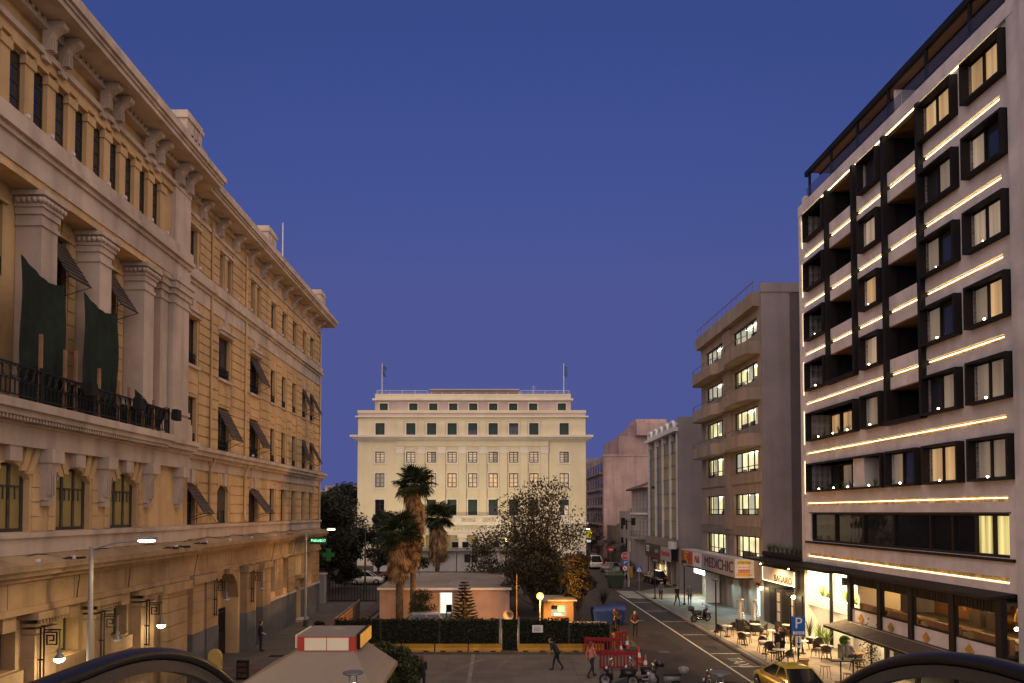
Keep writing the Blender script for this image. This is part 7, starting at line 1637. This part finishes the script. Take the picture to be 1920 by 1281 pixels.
for i, (x, y, l) in enumerate(tabs):
    t = thing('cafe_table', f'round white cafe table {l}', 'table', (x, y, .118), 0, 'round cafe tables'); add_parts(t, TB); MB().tube([(.08,.05,.735),(.08,.05,.83)], .03, 8).build('tealight', 'glass_dark', t)
    for k, (a, s) in enumerate(((R_(35+i*23), 'left'), (R_(205+i*31), 'right'))):
        add_parts(cafe_chair(f'{s} rattan chair of table {l}', x+.55*math.cos(a), y+.55*math.sin(a), a+math.pi/2), CH)
t = thing('cafe_table', 'round wooden table before the seated person under the awning', 'table', (18.95, 35.9, .118), 0, 'round cafe tables'); add_parts(t, TW)
add_parts(cafe_chair('rattan chair at the near side of the wooden table under the awning', 18.45, 35.2, R_(20)), CH)
# patio heaters: tall glass pyramid on a dark base
for x, y, l in ((16.65,46.9,'left'), (17.45,46.5,'right')):
    t = thing('patio_heater', f'{l} pyramid patio heater before the lit shopfront', 'patio heater', (x, y, .118), 0, 'pyramid patio heaters'); cube('base', 'black_matt', -.26, .26, -.26, .26, 0, .75, t); b = MB()
    for sx in (-1,1):
        for sy in (-1,1): b.tube([(sx*.25,sy*.25,.75),(sx*.12,sy*.12,2.1)], .018, 5)
    b.build('frame', 'steel', t); b = MB(); b.lathe([(.001,2.2),(.12,2.18),(.3,2.1),(.3,2.08),(.001,2.1)], (0,0,0), 4, smooth=False); b.build('hood', 'steel', t); MB().tube([(0,0,.75),(0,0,2.08)], .06, 10).build('glass_tube', mat('heater_glass', (.5,.45,.4), .3), t)
    b = MB()
    for i in range(7): q = .25-.018*i; b.tube([(-q,-q,.9+i*.17),(q,-q,.9+i*.17),(q,q,.9+i*.17),(-q,q,.9+i*.17),(-q,-q,.9+i*.17)], .008, 4)
    tag(b.build('guard_wire', 'steel', t), kind='stuff')
# tall bar tables with stools near the bottom right
def stool(label, x, y):
    t = thing('bar_stool', label, 'stool', (x, y, .118), 0, 'wire bar stools'); cube('seat', 'table_wood', -.18, .18, -.16, .16, .62, .66, t)
    for sx in (-1,1):
        for sy in (-1,1): MB().tube([(sx*.14,sy*.12,.62),(sx*.2,sy*.18,0)], .012, 5).build('leg', 'black_metal', t)
for i, (x, y, l) in enumerate(((16.3,32.6,'left'),(17.05,32.9,'right'))):
    t = thing('bar_table', f'{l} tall black bar table at the bottom right of the terrace', 'table', (x, y, .118), 0, 'tall bar tables'); cube('top', 'black_metal', -.5, .5, -.22, .22, 1.03, 1.07, t); MB().tube([(0,0,0),(0,0,1.03)], .035, 8).build('stem', 'black_metal', t)
    for a in range(4): MB().tube([(0,0,.06),(.28*math.cos(a*1.57+.78),.28*math.sin(a*1.57+.78),.01)], .02, 5).build('foot', 'black_metal', t)
    MB().lathe([(.001,1.07),(.035,1.07),(.035,1.2),(.015,1.26),(.015,1.32)], (.1,0,0), 10).build('bottle', 'glass_dark', t)
for x, y, l in ((15.9,33.3,'far left'),(16.2,31.7,'near left'),(17.0,32.1,'middle'),(17.6,32.3,'right')): stool(f'{l} wire stool around the tall bar tables', x, y)
# planters: clipped ball on a grey box, leafy pots by the niche
t = thing('box_planter', 'clipped green ball in a tall grey square planter by the white wall', 'planter', (19.2, 37.9, .118)); cube('box', 'grey_metal', -.27, .27, -.27, .27, 0, .78, t)
leafmat('box_leaf', (.10,.20,.02), .4); rg = np.random.default_rng(5); q = rg.normal(size=(4200,3)); q /= np.linalg.norm(q, axis=1)[:,None]; leaves('clipped_ball', 'box_leaf', q*(.27*rg.uniform(.1,1,4200)**.4)[:,None]+np.array([0,0,1.0]), .035, t, 5)
for j, (x, y, h, l) in enumerate(((19.25,42.3,1.9,'tall spiky plant in the white niche by the door'),(19.4,41.2,1.3,'leafy green plant in the white niche, middle of three'),(19.3,40.2,1.2,'leafy green plant in the white niche nearest the canopy post'))):
    t = thing('potted_plant', l, 'plant', (x, y, .118)); MB().lathe([(.001,0),(.16,0),(.2,.35),(.001,.33)], (0,0,0), 12).build('pot', 'black_matt', t); tuft('foliage', 'plant_leaf_bright' if j else 'plant_leaf', (0,0,.3), h, 44, .7, t, .12 if j else .05, 400+j, .9)
t = thing('flower_stand', 'dark stand dressed with small white flowers under the awning', 'plant stand', (19.4, 35.6, .118)); MB().tube([(0,0,0),(0,0,1.7)], .05, 6).build('post', 'black_matt', t)
rg = np.random.default_rng(6); leaves('flowers', leafmat('petal', (.6,.5,.45), .3), rg.normal(size=(160,3))*np.array([.16,.16,.5])+np.array([0,0,1.1]), .035, t, 6); leaves('leaf_mass', 'leaf_dark', rg.normal(size=(500,3))*np.array([.2,.2,.5])+np.array([0,0,1.1]), .06, t, 7)
t = thing('yellow_bucket', 'yellow bin standing behind the taxi', 'bin', (15.55, 34.9, .118)); MB().lathe([(.001,0),(.2,0),(.26,.6),(.24,.6),(.001,.55)], (0,0,0), 14).build('body', 'barrier_yellow', t); MB().tube([(.26*math.cos(a),.26*math.sin(a),.6) for a in [math.pi*2*i/14 for i in range(15)]], .02, 5, False).build('rim', 'black_matt', t)
t = thing('wall_speaker', 'small black speaker on the white wall above the planter', 'speaker', (19.55, 38.5, 4.1), R_(20)); MB().box(-.14,.14,-.1,.1,0,.42).build('case', 'black_matt', t); MB().box(-.02,.3,-.02,.02,.18,.22).build('bracket', 'iron', t)
# ------------------------------------------------------------ escalator balustrades in the foreground
mat('rubber', (.010,.010,.012), .38, .15, 6, .05, 40); mat('brushed', (.085,.075,.068), .5, .15, 5, .05, 60, metal=.4); gmat('balustrade_glass', (.03,.028,.022), .05, .004, .2, .6)
def escalator(label, x, top, yk):
    t = thing('escalator', label, 'escalator', (0, 0, 0), 0, 'escalator balustrades')
    def path(off=0.0, y0=.2):
        """handrail line: level, then bending down at 30 degrees; off lowers it square to itself"""
        P = []; r = 2.6-off; yc, zc = yk-.55, top-2.6
        P.append((y0, top-off)); P.append((yc*.6+y0*.4, top-off))
        for i in range(13): a = R_(30*i/12); P.append((yc+r*math.sin(a), zc+r*math.cos(a)))
        yl, zl = P[-1]; P.append((yl+9.2*math.cos(R_(30)), zl-9.2*math.sin(R_(30)))); return P
    p = path(); b = MB(); n = 10; vs = []
    for i, (yy, zz) in enumerate(p):
        q0, q1 = p[max(0,i-1)], p[min(len(p)-1,i+1)]; d = Vector((0, q1[0]-q0[0], q1[1]-q0[1])).normalized(); nn = Vector((0,-d.z,d.y))
        for j in range(n): a = 2*math.pi*j/n; vs.append(Vector((x+.05*math.cos(a), yy, zz))+nn*(.032*math.sin(a)-.03))
    b.add(vs, [(i*n+j,i*n+(j+1)%n,(i+1)*n+(j+1)%n,(i+1)*n+j) for i in range(len(p)-1) for j in range(n)], True); b.build('handrail', 'rubber', t)
    def strip(o0, o1, w, name, m, cap=True):
        A, C = path(o0), path(o1); b = MB(); k = len(A); vs = [(x-w,*q) for q in A]+[(x+w,*q) for q in A]+[(x-w,*q) for q in C]+[(x+w,*q) for q in C]; fs = []
        for i in range(k-1): fs += [(i,i+1,k+i+1,k+i),(2*k+i,3*k+i,3*k+i+1,2*k+i+1),(i,2*k+i,2*k+i+1,i+1),(k+i,k+i+1,3*k+i+1,3*k+i)]
        fs += [(0,k,3*k,2*k),(k-1,3*k-1,4*k-1,2*k-1)]; b.add(vs, fs); return b.build(name, m, t)
    strip(.062, .118, .028, 'rail_track', 'brushed'); strip(.119, .82, .007, 'glass_panel', 'balustrade_glass'); strip(.82, .90, .09, 'deck_trim', 'brushed'); strip(.901, 1.35, .07, 'skirt', 'grey_metal')
    return t
escalator('left escalator balustrade with black handrail curving down in the foreground', -1.72, 7.57, 3.5)
escalator('right escalator balustrade with black handrail curving down in the foreground', 2.10, 7.59, 3.3)
